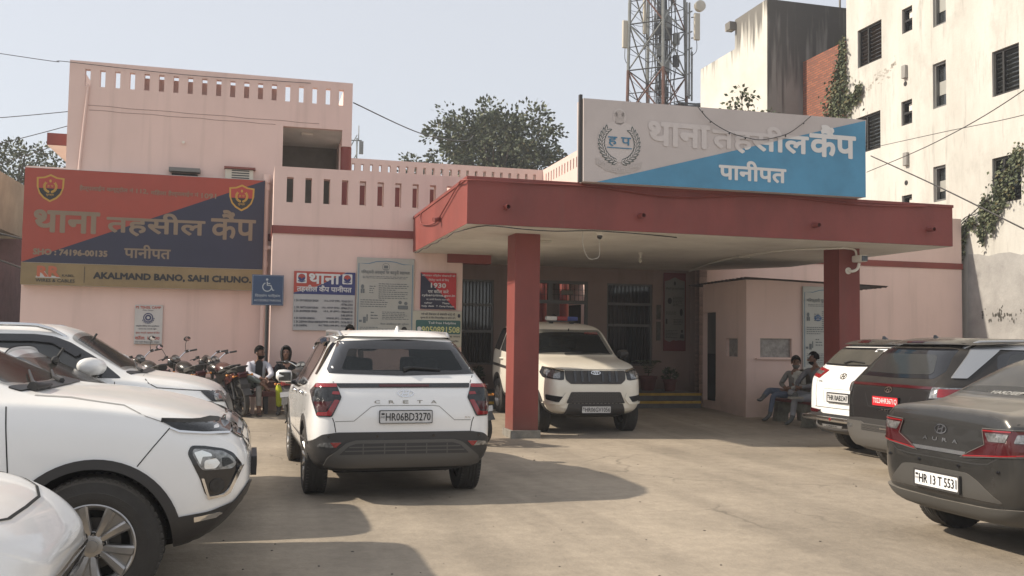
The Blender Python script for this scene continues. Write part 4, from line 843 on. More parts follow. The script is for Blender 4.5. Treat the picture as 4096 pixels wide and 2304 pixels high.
patch(c, "rear_window", rnd([(.60, 1.165), (0, 1.158), (-.60, 1.165), (-.50, 1.40), (-.45, 1.445), (0, 1.46), (.45, 1.445), (.50, 1.40)], .04), 'rear', GLASSW, off=.005, skirt=0)
ctext(c, "HARDEEP", .16, -.16, 1.172, 1.195, 'rear', mat("faded_sticker", (.35, .34, .32), .6), off=.009, bold=.03)
for s in (1, -1):
    tl = patch(c, "tail_light", rnd(HW([(.44, .948), (.69, .955), (.83, .955), (.83, .80), (.755, .785), (.25, .728), (.345, .782), (.475, .84)], s), .012), 'rear', DREDL, off=.010)
    patch(c, "lamp_segment", rnd(HW([(.47, .925), (.67, .93), (.65, .87), (.51, .865)], s), .008), 'rear', CLEARL, off=.015, parent=tl)
    patch(c, "lamp_segment", rnd(HW([(.71, .93), (.82, .93), (.82, .875), (.70, .87)], s), .008), 'rear', CLEARL, off=.015, parent=tl)
    seams(c, [HW([(.27, .738), (.62, .772), (.76, .79), (.83, .82)], s), HW([(.45, .94), (.68, .947)], s)], 'rear', .010, "lamp_segment", REDL, off=.016)
    seams(c, [HW([(.44, .955), (.69, .962), (.83, .962)], s), HW([(.44, .948), (.475, .84), (.345, .78), (.24, .724), (.755, .778)], s)], 'rear', .006, "lamp_trim", GREYP, off=.014)
    patch(c, "reflector", rnd(HW([(.745, .50), (.79, .52), (.80, .44), (.775, .43)], s), .006), 'rear', REDL, off=.014)
logo_ring(c, 0, .912, .135, .078, 'rear')
for i, ch in enumerate("AURA"):
    y = .165-.11*i; ctext(c, ch, y+.026, y-.026, .818, .845, 'rear', CHROME, bold=.02)
patch(c, "boot_trim", rnd([(.31, .766), (-.29, .766), (-.28, .738), (.31, .738)], .006), 'rear', CHROME, off=.010)
seams(c, [[(.70, 1.05), (.695, .955)], [(-.70, 1.05), (-.695, .955)], [(.62, .765), (.50, .70), (.35, .688), (-.35, .688), (-.50, .70), (-.62, .765)]], 'rear', .009)
patch(c, "bumper_insert", rnd([(.43, .60), (.30, .612), (-.30, .612), (-.40, .57), (-.62, .43), (.62, .43)], .03), 'rear', mat("dusty_black", (.045, .044, .042), .55, dust=.4), off=.004)
patch(c, "bumper_lip", rnd([(.80, .42), (.5, .395), (0, .385), (-.5, .395), (-.80, .42), (-.80, .28), (.80, .28)], .015), 'rear', mat("dusty_grey", (.06, .06, .058), .6, dust=.3), off=.03, skirt=.06)
plate(c, .25, -.24, .455, .572, "HR 13 T 5531", 'rear', mat("plate_bright", (.80, .80, .80), .4), dx=.02, frame=True)
for q in (.60, .22, -.22, -.60):
    bm = bmesh.new(); p, _ = onto(c, q, .655, 'rear', 0); cyl(bm, p, p+V3((-.012, 0, 0)), .012, n=12); part(c.t, "parking_sensor", bm, GLOSSB, local=True)
side_kit(c, sp, [[(1.85, 1.01), (2.85, .98), (2.42, 1.36), (1.87, 1.43)], [(1.0, 1.06), (1.80, 1.015), (1.82, 1.43), (1.35, 1.40)]], None, doors=[[(1.83, .98), (1.83, .4)], [(.98, 1.0), (1.05, .8)]], handles=[(1.15, .93), (2.05, .91)], arches=False)
# ================================================================ ground
GROUND = mat("dusty_concrete", (0.36, 0.302, 0.232), 0.92, var=0.22, vscale=0.55, bump=0.35, bscale=22)
def ground_nodes():
    m = GROUND; n, l = m.node_tree.nodes, m.node_tree.links; b = n["Principled BSDF"]
    src = b.inputs['Base Color'].links[0].from_socket; tc = n.new("ShaderNodeTexCoord")
    def nz(scale, det, lo, hi, a, bb):
        t = n.new("ShaderNodeTexNoise"); t.inputs['Scale'].default_value = scale; t.inputs['Detail'].default_value = det; t.inputs['Roughness'].default_value = .7; l.new(tc.outputs['Object'], t.inputs[0])
        r = n.new("ShaderNodeMapRange"); r.inputs[1].default_value = lo; r.inputs[2].default_value = hi; r.inputs[3].default_value = a; r.inputs[4].default_value = bb; l.new(t.outputs[0], r.inputs[0]); return r.outputs[0]
    f1 = nz(7, 9, .35, .65, .88, 1.08); f2 = nz(70, 4, .3, .7, .93, 1.05); f3 = nz(2.4, 11, .58, .74, 1.0, .80)
    v = n.new("ShaderNodeTexVoronoi"); v.feature = 'DISTANCE_TO_EDGE'; v.inputs['Scale'].default_value = .42
    wn = n.new("ShaderNodeTexNoise"); wn.inputs['Scale'].default_value = 2.2; wn.inputs['Detail'].default_value = 8; l.new(tc.outputs['Object'], wn.inputs[0])
    mxv = n.new("ShaderNodeVectorMath"); mxv.operation = 'MULTIPLY_ADD'; l.new(wn.outputs['Color'], mxv.inputs[0]); mxv.inputs[1].default_value = (.55, .55, 0); l.new(tc.outputs['Object'], mxv.inputs[2]); l.new(mxv.outputs[0], v.inputs[0])
    ck = n.new("ShaderNodeMapRange"); ck.inputs[1].default_value = .0015; ck.inputs[2].default_value = .006; ck.inputs[3].default_value = .68; ck.inputs[4].default_value = 1; l.new(v.outputs['Distance'], ck.inputs[0])
    sel = nz(.30, 2, .54, .62, 0, 1); mixc = n.new("ShaderNodeMix"); l.new(sel, mixc.inputs[0]); mixc.inputs[2].default_value = 1; l.new(ck.outputs[0], mixc.inputs[3])
    mp = n.new("ShaderNodeMapping"); mp.inputs['Scale'].default_value = (1.5, .10, 1); mp.inputs['Rotation'].default_value = (0, 0, R(12)); l.new(tc.outputs['Object'], mp.inputs[0])
    tn = n.new("ShaderNodeTexNoise"); tn.inputs['Scale'].default_value = 1.3; tn.inputs['Detail'].default_value = 7; tn.inputs['Distortion'].default_value = .5; l.new(mp.outputs[0], tn.inputs[0])
    tr_ = n.new("ShaderNodeMapRange"); tr_.inputs[1].default_value = .40; tr_.inputs[2].default_value = .60; tr_.inputs[3].default_value = .90; tr_.inputs[4].default_value = 1.06; l.new(tn.outputs[0], tr_.inputs[0])
    f5 = nz(.45, 6, .38, .62, .88, 1.06)
    out = src
    for f in (f1, f2, f3, mixc.outputs[0], tr_.outputs[0], f5):
        mm = n.new("ShaderNodeVectorMath"); mm.operation = 'SCALE'; l.new(out, mm.inputs[0]); l.new(f, mm.inputs[3]); out = mm.outputs[0]
    l.new(out, b.inputs['Base Color'])
ground_nodes()
bm = bmesh.new(); us = [-400, -60, -12, -6, 0, 6, 12, 18, 30, 60, 400]; vs_ = [-300, -60, -10, -4, 0, 4, 8, 12, 14.9, 15.6, 16.5, 17.5, 18.5, 22, 30, 60, 120, 1000]
gv = [[bm.verts.new((u, v, gz(v))) for v in vs_] for u in us]
for i in range(len(us)-1):
    for j in range(len(vs_)-1): bm.faces.new((gv[i][j], gv[i+1][j], gv[i+1][j+1], gv[i][j+1])).smooth = True
solo("ground", None, None, bm, GROUND, kind='structure')
# small litter and stones
LITTER = mat("litter", (.10, .085, .07), .9)
bm = bmesh.new(); rs = random.Random(5)
for i in range(260):
    u, v = rs.uniform(-3, 10), rs.uniform(4, 17); s = rs.uniform(.003, .010)*(1.8 if rs.random() < .06 else 1); z = gz(v)
    M = Matrix.Translation((u, v, z+s*.2)) @ Matrix.Rotation(rs.uniform(0, 6), 4, 'Z')
    r = bmesh.ops.create_icosphere(bm, subdivisions=1, radius=1)
    for q in r['verts']: q.co = M @ V3((q.co.x*s*rs.uniform(.7, 1.6), q.co.y*s, q.co.z*s*.5))
solo("gravel", None, None, bm, LITTER, kind='stuff')
bm = bmesh.new(); u0, v0 = -.17, 5.95
for k in range(7):
    a = k*.9; box(bm, -.09, .09, -.045, .045, 0, .012, M=Matrix.Translation((u0+.05*math.cos(a), v0+.02*math.sin(a), .004+.008*k)) @ Matrix.Rotation(a, 4, 'Z') @ Matrix.Rotation(.22*math.sin(3*a), 4, 'X'))
solo("rag", "crumpled brown rag lying on the ground by the big white SUV's front wheel", "rag", bm, mat("rag_cloth", (.16, .12, .08), .95, var=.5, vscale=30), base=(u0, v0, 0))

# ================================================================ police station
PINK = mat("pink_wall", (0.74, 0.555, 0.495), 0.85, var=0.09, vscale=0.9, bump=0.12, bscale=70, streak=.45)
PINK_SHADE = mat("shade_toned_porch_wall", (0.34, 0.255, 0.225), 0.85, var=0.14, vscale=1.2, bump=0.12, bscale=70)  # the pink wall paint darkened: the porch's shade is put into this colour
RED = mat("red_oxide", (0.235, 0.052, 0.041), 0.62, var=0.24, vscale=1.3, bump=0.10, bscale=50, streak=.5)
SOFFIT = mat("soffit_white", (0.82, 0.79, 0.72), 0.85, var=0.14, vscale=.8, col2=(.64, .61, .55))
CEM = mat("bare_cement", (0.26, 0.245, 0.215), 0.9, var=0.35, vscale=6, bump=.3, bscale=40)
DARKIN = mat("dark_interior", (0.05, 0.047, 0.043), 0.95)
STEEL = mat("grey_steel", (0.16, 0.16, 0.155), 0.5, 0.2)
BARS = mat("window_bar", (0.06, 0.06, 0.06), 0.5)
WGLASS = mat("window_glass", (0.035, 0.04, 0.042), 0.08, spec=.8, var=.4, vscale=2)
YELLOW = mat("yellow_edge", (0.50, 0.31, 0.04), 0.7, var=.3, vscale=9)
STONE = mat("step_stone", (0.11, 0.11, 0.105), 0.6, var=.3, vscale=6)
def grime(m, z0, z1, col, amt):
    """splash dirt low on a wall and faint rain streaks"""
    n, l = m.node_tree.nodes, m.node_tree.links; b = n["Principled BSDF"]; src = b.inputs['Base Color'].links[0].from_socket; tc = n.new("ShaderNodeTexCoord"); sp = n.new("ShaderNodeSeparateXYZ"); l.new(tc.outputs['Object'], sp.inputs[0])
    mr = n.new("ShaderNodeMapRange"); mr.inputs[1].default_value = z0; mr.inputs[2].default_value = z1; mr.inputs[3].default_value = amt; mr.inputs[4].default_value = 0; l.new(sp.outputs[2], mr.inputs[0])
    nz = n.new("ShaderNodeTexNoise"); nz.inputs['Scale'].default_value = 3; nz.inputs['Detail'].default_value = 8; l.new(tc.outputs['Object'], nz.inputs[0])
    mu = n.new("ShaderNodeMath"); mu.operation = 'MULTIPLY'; l.new(mr.outputs[0], mu.inputs[0]); l.new(nz.outputs[0], mu.inputs[1])
    mp = n.new("ShaderNodeMapping"); mp.inputs['Scale'].default_value = (3.2, 3.2, .16); l.new(tc.outputs['Object'], mp.inputs[0]); n2 = n.new("ShaderNodeTexNoise"); n2.inputs['Scale'].default_value = 1.6; n2.inputs['Detail'].default_value = 6; l.new(mp.outputs[0], n2.inputs[0])
    m2 = n.new("ShaderNodeMapRange"); m2.inputs[1].default_value = .56; m2.inputs[2].default_value = .74; m2.inputs[4].default_value = .20; l.new(n2.outputs[0], m2.inputs[0])
    mxm = n.new("ShaderNodeMath"); mxm.operation = 'MAXIMUM'; l.new(mu.outputs[0], mxm.inputs[0]); l.new(m2.outputs[0], mxm.inputs[1])
    mx = n.new("ShaderNodeMix"); mx.data_type = 'RGBA'; l.new(mxm.outputs[0], mx.inputs[0]); l.new(src, mx.inputs[6]); mx.inputs[7].default_value = tuple(col)+(1,); l.new(mx.outputs[2], b.inputs['Base Color'])
grime(PINK, .15, .75, (.33, .25, .20), 1.0); grime(PINK_SHADE, .4, .9, (.10, .08, .065), .9); grime(RED, .1, .5, (.16, .085, .065), .9)
FV = lambda v: (lambda a, b: V3((a, v, b)))       # facade plane
FU = lambda u: (lambda a, b: V3((u, a, b)))       # side plane
PS = thing("police_station", "pink police station with slotted parapets and a red porch canopy on two pillars", "building", base=(4, 20.4, 0))
bm = bmesh.new()
slotsU = [-3.43+.2796*i for i in range(19)]
wall(bm, -3.72, 1.89, 4.85, 7.03, FV(20.4), (0, .14, 0), [(s, s+.10, 6.53, 6.87) for s in slotsU] + [(.46, 1.69, 4.85, 6.0), (1.69, 1.89, 4.85, 5.65)])
wall(bm, -4.43, .28, 0, 4.85, FV(20.4), (0, .14, 0)); wall(bm, .28, 1.89, 3.7, 4.85, FV(20.4), (0, .14, 0), [(.46, 1.89, 3.7, 4.85)])
wall(bm, 20.54, 26.0, 4.85, 7.03, FU(-3.72), (.14, 0, 0)); wall(bm, 20.54, 26.0, 0, 4.85, FU(-4.43), (.14, 0, 0)); quad(bm, [(-4.43, 20.54, 4.85), (-3.58, 20.54, 4.85), (-3.58, 26, 4.85), (-4.43, 26, 4.85)])
wall(bm, 21.9, 26.0, 3.7, 7.03, FU(1.89), (-.14, 0, 0)); wall(bm, 20.54, 21.9, 6.0, 7.03, FU(1.89), (-.14, 0, 0))
part(PS, "upper_wall", bm, PINK)
bm = bmesh.new()
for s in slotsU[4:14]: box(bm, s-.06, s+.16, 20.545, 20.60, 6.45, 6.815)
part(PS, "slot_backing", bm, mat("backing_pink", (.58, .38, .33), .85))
bm = bmesh.new(); box(bm, -3.6, 1.75, 20.56, 25.9, 6.02, 6.12); box(bm, -4.25, 4.0, 20.56, 25.9, 3.60, 3.70); part(PS, "floor_slab", bm, SOFFIT)
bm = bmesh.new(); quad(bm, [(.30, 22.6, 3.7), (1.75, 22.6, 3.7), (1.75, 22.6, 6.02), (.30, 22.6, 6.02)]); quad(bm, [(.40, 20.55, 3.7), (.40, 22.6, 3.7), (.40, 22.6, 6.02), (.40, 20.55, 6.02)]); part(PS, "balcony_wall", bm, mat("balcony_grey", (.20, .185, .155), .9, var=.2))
bm = bmesh.new(); box(bm, .86, 1.10, 21.0, 21.24, 5.97, 6.02, bev=.01); part(PS, "ceiling_light", bm, SOFFIT)
bm = bmesh.new(); cyl(bm, (1.79, 20.52, 3.7), (1.79, 20.52, 5.65), .115, n=24); part(PS, "column", bm, RED, smooth=40)
bm = bmesh.new()
for a, b in (((-3.35, 6.14), (1.2, 6.10)), ((-3.33, 6.045), (.3, 6.02))):
    tube(bm, [(a[0]+(b[0]-a[0])*i/12, 20.398, a[1]+(b[1]-a[1])*i/12+.008*math.sin(i*2.1)) for i in range(13)], .005, 4)
part(PS, "plaster_crack", bm, mat("crack", (.30, .20, .18), .9))
bm = bmesh.new(); tube(bm, smooth_pts([(-3.36, 20.37, 6.56), (-3.38, 20.36, 6.2), (-3.42, 20.36, 5.6), (-3.47, 20.36, 4.8)], 4), .024, 8); part(PS, "drain_pipe", bm, PINK, smooth=60)
bm = bmesh.new(); cyl(bm, (-1.52, 20.42, 5.52), (-1.52, 20.33, 5.50), .028, n=12); part(PS, "drain_spout", bm, SOFFIT)
bm = bmesh.new(); prism(bm, [(20.75, 5.36), (20.75, 5.60), (25.5, 5.60), (25.5, 5.36)], FU(-4.15), (.43, 0, 0)); ch = part(PS, "side_ledge", bm, [RED])
bm = bmesh.new(); quad(bm, [(-4.15, 20.76, 5.355), (-3.72, 20.76, 5.355), (-3.72, 25.5, 5.10), (-4.15, 25.5, 5.355)]); part(PS, "ledge_underside", bm, SOFFIT, parent=ch)
# front single-storey wing
bm = bmesh.new()
wall(bm, .28, 4.02, 0, 4.85, FV(18.75), (0, .23, 0), [(s, s+.125, 4.16, 4.65) for s in [.52+.35*i for i in range(10)]])
wall(bm, 18.98, 20.4, 0, 4.85, FU(.28), (.2, 0, 0)); wall(bm, 18.98, 20.9, 0, 4.85, FU(4.02), (-.2, 0, 0))
part(PS, "front_wing_wall", bm, PINK)
bm = bmesh.new(); box(bm, .48, 3.82, 18.98, 20.4, 3.60, 3.70); part(PS, "terrace_floor", bm, CEM)
bm = bmesh.new(); box(bm, 1.9, 4.6, 21.1, 21.25, 4.94, 5.12, 0); part(PS, "terrace_beam", bm, PINK)
bm = bmesh.new(); box(bm, 1.9, 4.6, 21.12, 21.22, 4.52, 4.94); part(PS, "terrace_wall", bm, RED)
bm = bmesh.new(); box(bm, .262, 3.01, 18.725, 18.752, 3.55, 3.70); part(PS, "red_band", bm, RED)
bm = bmesh.new(); box(bm, .262, .285, 18.725, 20.39, 3.55, 3.70); box(bm, -4.45, .27, 20.38, 20.402, 3.55, 3.70); part(PS, "red_band", bm, RED)
# porch
bm = bmesh.new()
PH = [(4.42, 5.22, 1.0, 2.92), (5.75, 7.47, .46, 2.95), (7.95, 9.10, 1.0, 2.93)]
wall(bm, 4.02, 10.07, 0, 3.45, FV(20.9), (0, .23, 0), PH); wall(bm, 20.4, 21.1, 0, 4.83, FU(10.07), (.2, 0, 0)); part(PS, "shade_toned_porch_wall", bm, PINK_SHADE)
bm = bmesh.new(); wall(bm, 10.07, 17.41, 0, 4.83, FV(20.4), (0, .23, 0)); wall(bm, 20.63, 24, 0, 4.83, FU(17.41), (-.2, 0, 0)); part(PS, "right_wing_wall", bm, PINK)
bm = bmesh.new(); box(bm, 10.07, 17.43, 20.378, 20.402, 3.53, 3.68); part(PS, "red_band", bm, RED)
bm = bmesh.new(); prism(bm, [(3.0, 13.75), (11.56, 13.75), (11.47, 18.8), (10.3, 20.39), (10.06, 20.9), (4.03, 20.9), (4.03, 18.74), (3.0, 18.74)], lambda a, b: V3((a, b, 3.28)), (0, 0, .70))
can = part(PS, "canopy", bm, RED)
bm = bmesh.new(); f = bm.faces.new([bm.verts.new((a, b, 3.276)) for a, b in [(3.0, 13.75), (11.56, 13.75), (11.47, 18.8), (10.3, 20.39), (10.06, 20.9), (4.03, 20.9), (4.03, 18.74), (3.0, 18.74)]]); part(PS, "soffit", bm, SOFFIT, parent=can)
bm = bmesh.new(); box(bm, 2.985, 11.575, 13.735, 13.80, 3.945, 3.995, bev=.006); box(bm, 2.985, 3.04, 13.80, 18.74, 3.945, 3.995); part(PS, "canopy_coping", bm, RED, parent=can)
bm = bmesh.new(); box(bm, 3.7, 4.6, 18.70, 19.05, 3.10, 3.276); part(PS, "porch_beam", bm, RED, parent=can)
bm = bmesh.new(); wall(bm, 4.02, 10.07, 3.45, 4.4, FV(20.95), (0, .15, 0)); part(PS, "rear_parapet", bm, PINK)
for u, z, dv in ((3.59, 3.555, .16), (5.76, 3.53, .17), (8.84, 3.52, .18), (11.06, 3.55, .17)):
    bm = bmesh.new(); x, y, d = frame_of((.10, -1, -.06)); p0 = V3((u, 13.78, z)); p1 = p0+d*dv
    skin(bm, [ring(bm, p0, x, y, .042, .042, 16), ring(bm, p1, x, y, .042, .042, 16), ring(bm, p1, x, y, .033, .033, 16), ring(bm, p1-d*.10, x, y, .033, .033, 16)], 0, True); part(PS, "drain_spout", bm, RED, parent=can, smooth=40)
bm = bmesh.new(); cyl(bm, (3.03, 15.85, 3.60), (2.86, 15.75, 3.57), .04, n=12); part(PS, "drain_spout", bm, RED, parent=can)
for u in (4.0, 9.94):
    bm = bmesh.new(); box(bm, u, u+.42, 14.66, 15.14, 0, 3.277, bev=.008); col = part(PS, "pillar", bm, RED)
    bm = bmesh.new(); box(bm, u-.035, u+.455, 14.625, 15.175, -.02, .125, bev=.006); part(PS, "pillar_plinth", bm, CEM, parent=col)
def barred(u0, u1, z0, z1, rails, nb, curtain=True):
    bm = bmesh.new(); v = 20.93; w = .045
    for a, b, c_, d in ((u0, u0+w, z0, z1), (u1-w, u1, z0, z1), (u0+w, u1-w, z0, z0+w), (u0+w, u1-w, z1-w, z1)): box(bm, a, b, v, v+.06, c_, d)
    for r_ in rails: box(bm, u0+w, u1-w, v, v+.06, r_-.03, r_+.03)
    wn = part(PS, "window", bm, STEEL)
    bm = bmesh.new()
    for i in range(nb): uu = u0+w+(u1-u0-2*w)*(i+.5)/nb; cyl(bm, (uu, v+.01, z0+w), (uu, v+.01, z1-w), .008, n=6)
    part(PS, "window_bars", bm, BARS, parent=wn)
    bm = bmesh.new(); quad(bm, [(u0, v+.045, z0), (u1, v+.045, z0), (u1, v+.045, z1), (u0, v+.045, z1)]); part(PS, "window_pane", bm, WGLASS, parent=wn)
    if curtain:
        bm = bmesh.new(); n = 40; pr = [(u0+(u1-u0)*i/n, v+.10+.015*math.sin(i*1.7)) for i in range(n+1)]
        for (a, b), (c_, d) in zip(pr[:-1], pr[1:]): quad(bm, [(a, b, z0+.25), (c_, d, z0+.25), (c_, d, z1-.05), (a, b, z1-.05)])
        part(PS, "curtain", bm, mat("curtain", (.22, .20, .17), .9, var=.4, vscale=6), parent=wn)
    bm = bmesh.new(); box(bm, u0-.05, u1+.05, 20.85, 20.9, z0-.06, z0-.005); part(PS, "window_sill", bm, PINK_SHADE, parent=wn)
barred(4.42, 5.22, 1.0, 2.92, [1.75, 2.35], 9); barred(7.95, 9.10, 1.0, 2.93, [1.95, 2.45], 11)
bm = bmesh.new()
for a, b, c_, d in ((5.75, 7.47, 2.88, 2.95), (5.75, 7.47, 2.42, 2.50), (5.75, 5.81, .46, 2.42), (7.41, 7.47, .46, 2.42), (5.75, 5.81, 2.5, 2.88), (7.41, 7.47, 2.5, 2.88), (6.50, 6.60, 2.5, 2.88)): box(bm, a, b, 20.88, 20.98, c_, d)
df = part(PS, "door_frame", bm, STEEL)
bm = bmesh.new()
for i in range(8): uu = 6.66+i*.10; cyl(bm, (uu, 20.93, 2.5), (uu, 20.93, 2.88), .006, n=6)
for i in range(6): uu = 5.88+i*.11; cyl(bm, (uu, 20.93, 2.5), (uu, 20.93, 2.88), .006, n=6)
for z in (2.63, 2.75): cyl(bm, (5.81, 20.93, z), (7.41, 20.93, z), .006, n=6)
part(PS, "transom_bars", bm, BARS, parent=df)
bm = bmesh.new(); box(bm, 6.83, 7.12, 20.90, 20.92, 2.635, 2.735); part(PS, "name_strip", bm, mat("strip_grey", (.20, .18, .15), .8), parent=df)
bm = bmesh.new(); box(bm, 7.36, 7.40, 21.15, 21.95, .5, 2.42, bev=.01); part(PS, "door", bm, DARKIN, label="dark door leaf standing open inwards")
# courtyard behind the door
bm = bmesh.new(); wall(bm, 1.0, 8.74, 0, 7.0, FV(28.8), (0, .2, 0), [(2.70+.2725*i, 2.78+.2725*i, 6.63, 6.84) for i in range(22)]); part(PS, "courtyard_wall", bm, PINK)
bm = bmesh.new(); wall(bm, 22.0, 28.8, 0, 7.0, FU(8.74), (.2, 0, 0), [(25.5+.268*i-.04, 25.5+.268*i+.05, 6.52, 6.83) for i in range(12)]); part(PS, "courtyard_wall", bm, PINK)
bm = bmesh.new(); box(bm, 1.0, 8.74, 28.75, 28.8, 3.5, 3.7); box(bm, 8.70, 8.74, 22.0, 28.75, 3.5, 3.7); part(PS, "red_band", bm, RED)
GOL = mat("dimming_passage_grey", (.22, .21, .18), .9, var=.2, vscale=2)
bm = bmesh.new(); wall(bm, 4.2, 8.7, 0, 3.3, FV(26.2), (0, .15, 0)); box(bm, 1.2, 8.7, 24.9, 28.7, 3.3, 3.45); box(bm, 4.1, 8.7, 21.14, 23.3, 3.32, 3.45); wall(bm, 21.14, 23.3, 0, 3.3, FU(5.45), (-.1, 0, 0)); wall(bm, 21.14, 23.3, 0, 3.3, FU(8.5), (.1, 0, 0)); part(PS, "dimming_passage", bm, GOL)  # walls and roof slabs added behind the door to keep the courtyard dim
for u in (5.3, 7.37, 7.98):
    bm = bmesh.new(); cyl(bm, (u, 24.2, .2), (u, 24.2, 3.2), .12, n=24); part(PS, "column", bm, RED, smooth=40)
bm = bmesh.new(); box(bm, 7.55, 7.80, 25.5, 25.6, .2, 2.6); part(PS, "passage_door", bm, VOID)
# steps
bm = bmesh.new(); box(bm, 4.03, 9.46, 19.05, 20.899, 0, .46); box(bm, 4.03, 9.30, 18.75, 19.05, 0, .31); st = part(PS, "steps", bm, STONE)
bm = bmesh.new(); box(bm, 4.03, 9.46, 19.035, 19.08, .41, .464); box(bm, 4.03, 9.30, 18.735, 18.78, .26, .314); part(PS, "step_edging", bm, YELLOW, parent=st)
# services on the canopy
bm = bmesh.new(); tube(bm, smooth_pts([(11.0, 13.72, 3.94), (9.7, 13.72, 3.90), (8.0, 13.71, 3.96), (6.3, 13.715, 3.85), (5.0, 13.72, 3.94), (3.9, 13.715, 3.93), (3.0, 13.72, 3.93), (2.97, 14.3, 3.93), (2.965, 15.3, 3.72), (2.965, 16.2, 3.57), (2.97, 17.6, 3.72), (2.98, 17.75, 3.94)], 6), .012, 6); part(PS, "cable", bm, RED, parent=can, smooth=60)
bm = bmesh.new(); tube(bm, smooth_pts([(3.02, 18.6, 3.26)] + [(3.01, 18.6-.47*i, 3.25-.02*(i % 2)) for i in range(1, 10)] + [(3.3, 13.77, 3.262), (3.9, 13.77, 3.235), (4.4, 13.78, 3.23), (5.0, 13.78, 3.262), (5.8, 13.8, 3.25), (6.6, 14.2, 3.268)], 4), .009, 5); part(PS, "cable", bm, BLACKP, parent=can, smooth=60)
# downpipe at the inner corner
bm = bmesh.new(); cyl(bm, (.155, 20.28, .1), (.155, 20.28, 4.75), .055, n=16); cyl(bm, (.155, 20.28, 4.75), (.155, 20.28, 4.92), .075, n=16)
for z in (3.35, 3.0, 4.6): cyl(bm, (.155, 20.28, z), (.155, 20.28, z+.10), .072, n=16)
cyl(bm, (-.02, 20.28, 3.40), (.27, 20.28, 3.40), .045, n=12); part(PS, "downpipe", bm, PINK, smooth=40)

# things fixed to the station
bm = bmesh.new(); box(bm, 4.98, 5.02, 13.9, 13.94, 0, 0)
bm.free()
def dome(u, v, label):
    t = thing("dome_camera", label, "camera", base=(u, v, 3.27)); bm = bmesh.new(); lathe(bm, [(.05, 3.275), (.055, 3.24), (.05, 3.225)], (u, v, 0), n=16); part(t, "housing", bm, SOFFIT, smooth=40)
    bm = bmesh.new(); ball(bm, (u, v-.005, 3.215), .045, .045, .05, 16); part(t, "lens_dome", bm, GLOSSB)
dome(5.21, 14.05, "small dome camera hanging under the canopy edge")
bm = bmesh.new(); tube(bm, smooth_pts([(4.86, 13.85, 3.265), (4.88, 13.9, 3.05), (4.98, 13.95, 2.86), (5.12, 14.0, 2.85), (5.2, 14.02, 2.92), (5.20, 14.05, 3.2)], 6), .005, 6); solo("loose_cable", "pale loose cable looping down from the canopy soffit", "cable", bm, mat("pale_cable", (.45, .42, .36), .6), base=(4.9, 13.9, 2.85), smooth=60)
t = thing("bulb", "bare bulb in its holder hanging from the porch ceiling", "lamp", base=(7.12, 16.94, 3.05)); bm = bmesh.new(); lathe(bm, [(.045, 3.275), (.045, 3.25), (.02, 3.24), (.022, 3.17)], (7.12, 16.94, 0), n=12); part(t, "holder", bm, SOFFIT); bm = bmesh.new(); ball(bm, (7.12, 16.94, 3.12), .032, .032, .05); part(t, "glass_bulb", bm, mat("bulb_glass", (.5, .48, .42), .15))
for u, v, lb in ((9.22, 16.85, "square ceiling lamp under the porch near the sentry booth"), (4.75, 15.6, "square ceiling lamp just right of the left red pillar")):
    bm = bmesh.new(); box(bm, u-.12, u+.12, v-.12, v+.12, 3.24, 3.276, bev=.006); solo("ceiling_lamp", lb, "lamp", bm, mat("lamp_white", (.6, .58, .52), .5), base=(u, v, 3.24))
t = thing("bullet_camera", "white bullet camera on the right pillar pointing towards us", "camera", base=(10.3, 14.64, 2.86))
bm = bmesh.new(); tube(bm, smooth_pts([(10.120, 14.65, 2.87), (10.160, 14.58, 2.86), (10.230, 14.55, 2.90), (10.270, 14.55, 3.0)], 5), .026, 10); cyl(bm, (10.120, 14.66, 2.87), (10.120, 14.645, 2.87), .06, n=16); part(t, "bracket", bm, SOFFIT, smooth=50)
bm = bmesh.new(); box(bm, 10.185, 10.335, 14.38, 14.66, 3.02, 3.14, bev=.03); part(t, "camera_body", bm, SOFFIT)
bm = bmesh.new(); box(bm, 10.200, 10.320, 14.373, 14.383, 3.03, 3.12, bev=.003); part(t, "lens", bm, GLOSSB)
bm = bmesh.new(); tube(bm, smooth_pts([(10.25, 14.6, 3.14), (10.23, 14.62, 3.24), (10.05, 14.6, 3.262), (9.8, 14.58, 3.25), (9.2, 15.6, 3.262), (9.28, 18, 3.262), (10.0, 20.8, 3.262)], 5), .018, 8); solo("conduit", "white conduit running from the bullet camera across the soffit", "pipe", bm, SOFFIT, base=(9.5, 14.6, 3.25), smooth=60)
# air cooler and louvre above the big sign
t = thing("air_conditioner", "cream window air conditioner under a red hood above the big sign", "air conditioner", base=(-.4, 20.3, 4.8)); bm = bmesh.new(); box(bm, -.68, -.12, 20.27, 20.42, 4.62, 5.00, bev=.01); part(t, "case", bm, mat("cream_case", (.55, .52, .44), .5))
bm = bmesh.new(); box(bm, -.70, -.08, 20.22, 20.42, 5.005, 5.045); part(t, "hood", bm, RED)
bm = bmesh.new()
for i in range(5): box(bm, -.55, -.20, 20.262, 20.272, 4.76+i*.05, 4.785+i*.05)
part(t, "grille", bm, BARS)
t = thing("vent_hood", "grey metal ventilator hood above the middle of the big sign", "ventilator", base=(-1.5, 20.3, 4.8)); bm = bmesh.new(); box(bm, -1.77, -1.17, 20.2, 20.42, 4.88, 4.96, bev=.004); part(t, "hood", bm, STEEL); bm = bmesh.new(); box(bm, -1.72, -1.22, 20.3, 20.41, 4.6, 4.855); part(t, "opening", bm, VOID)

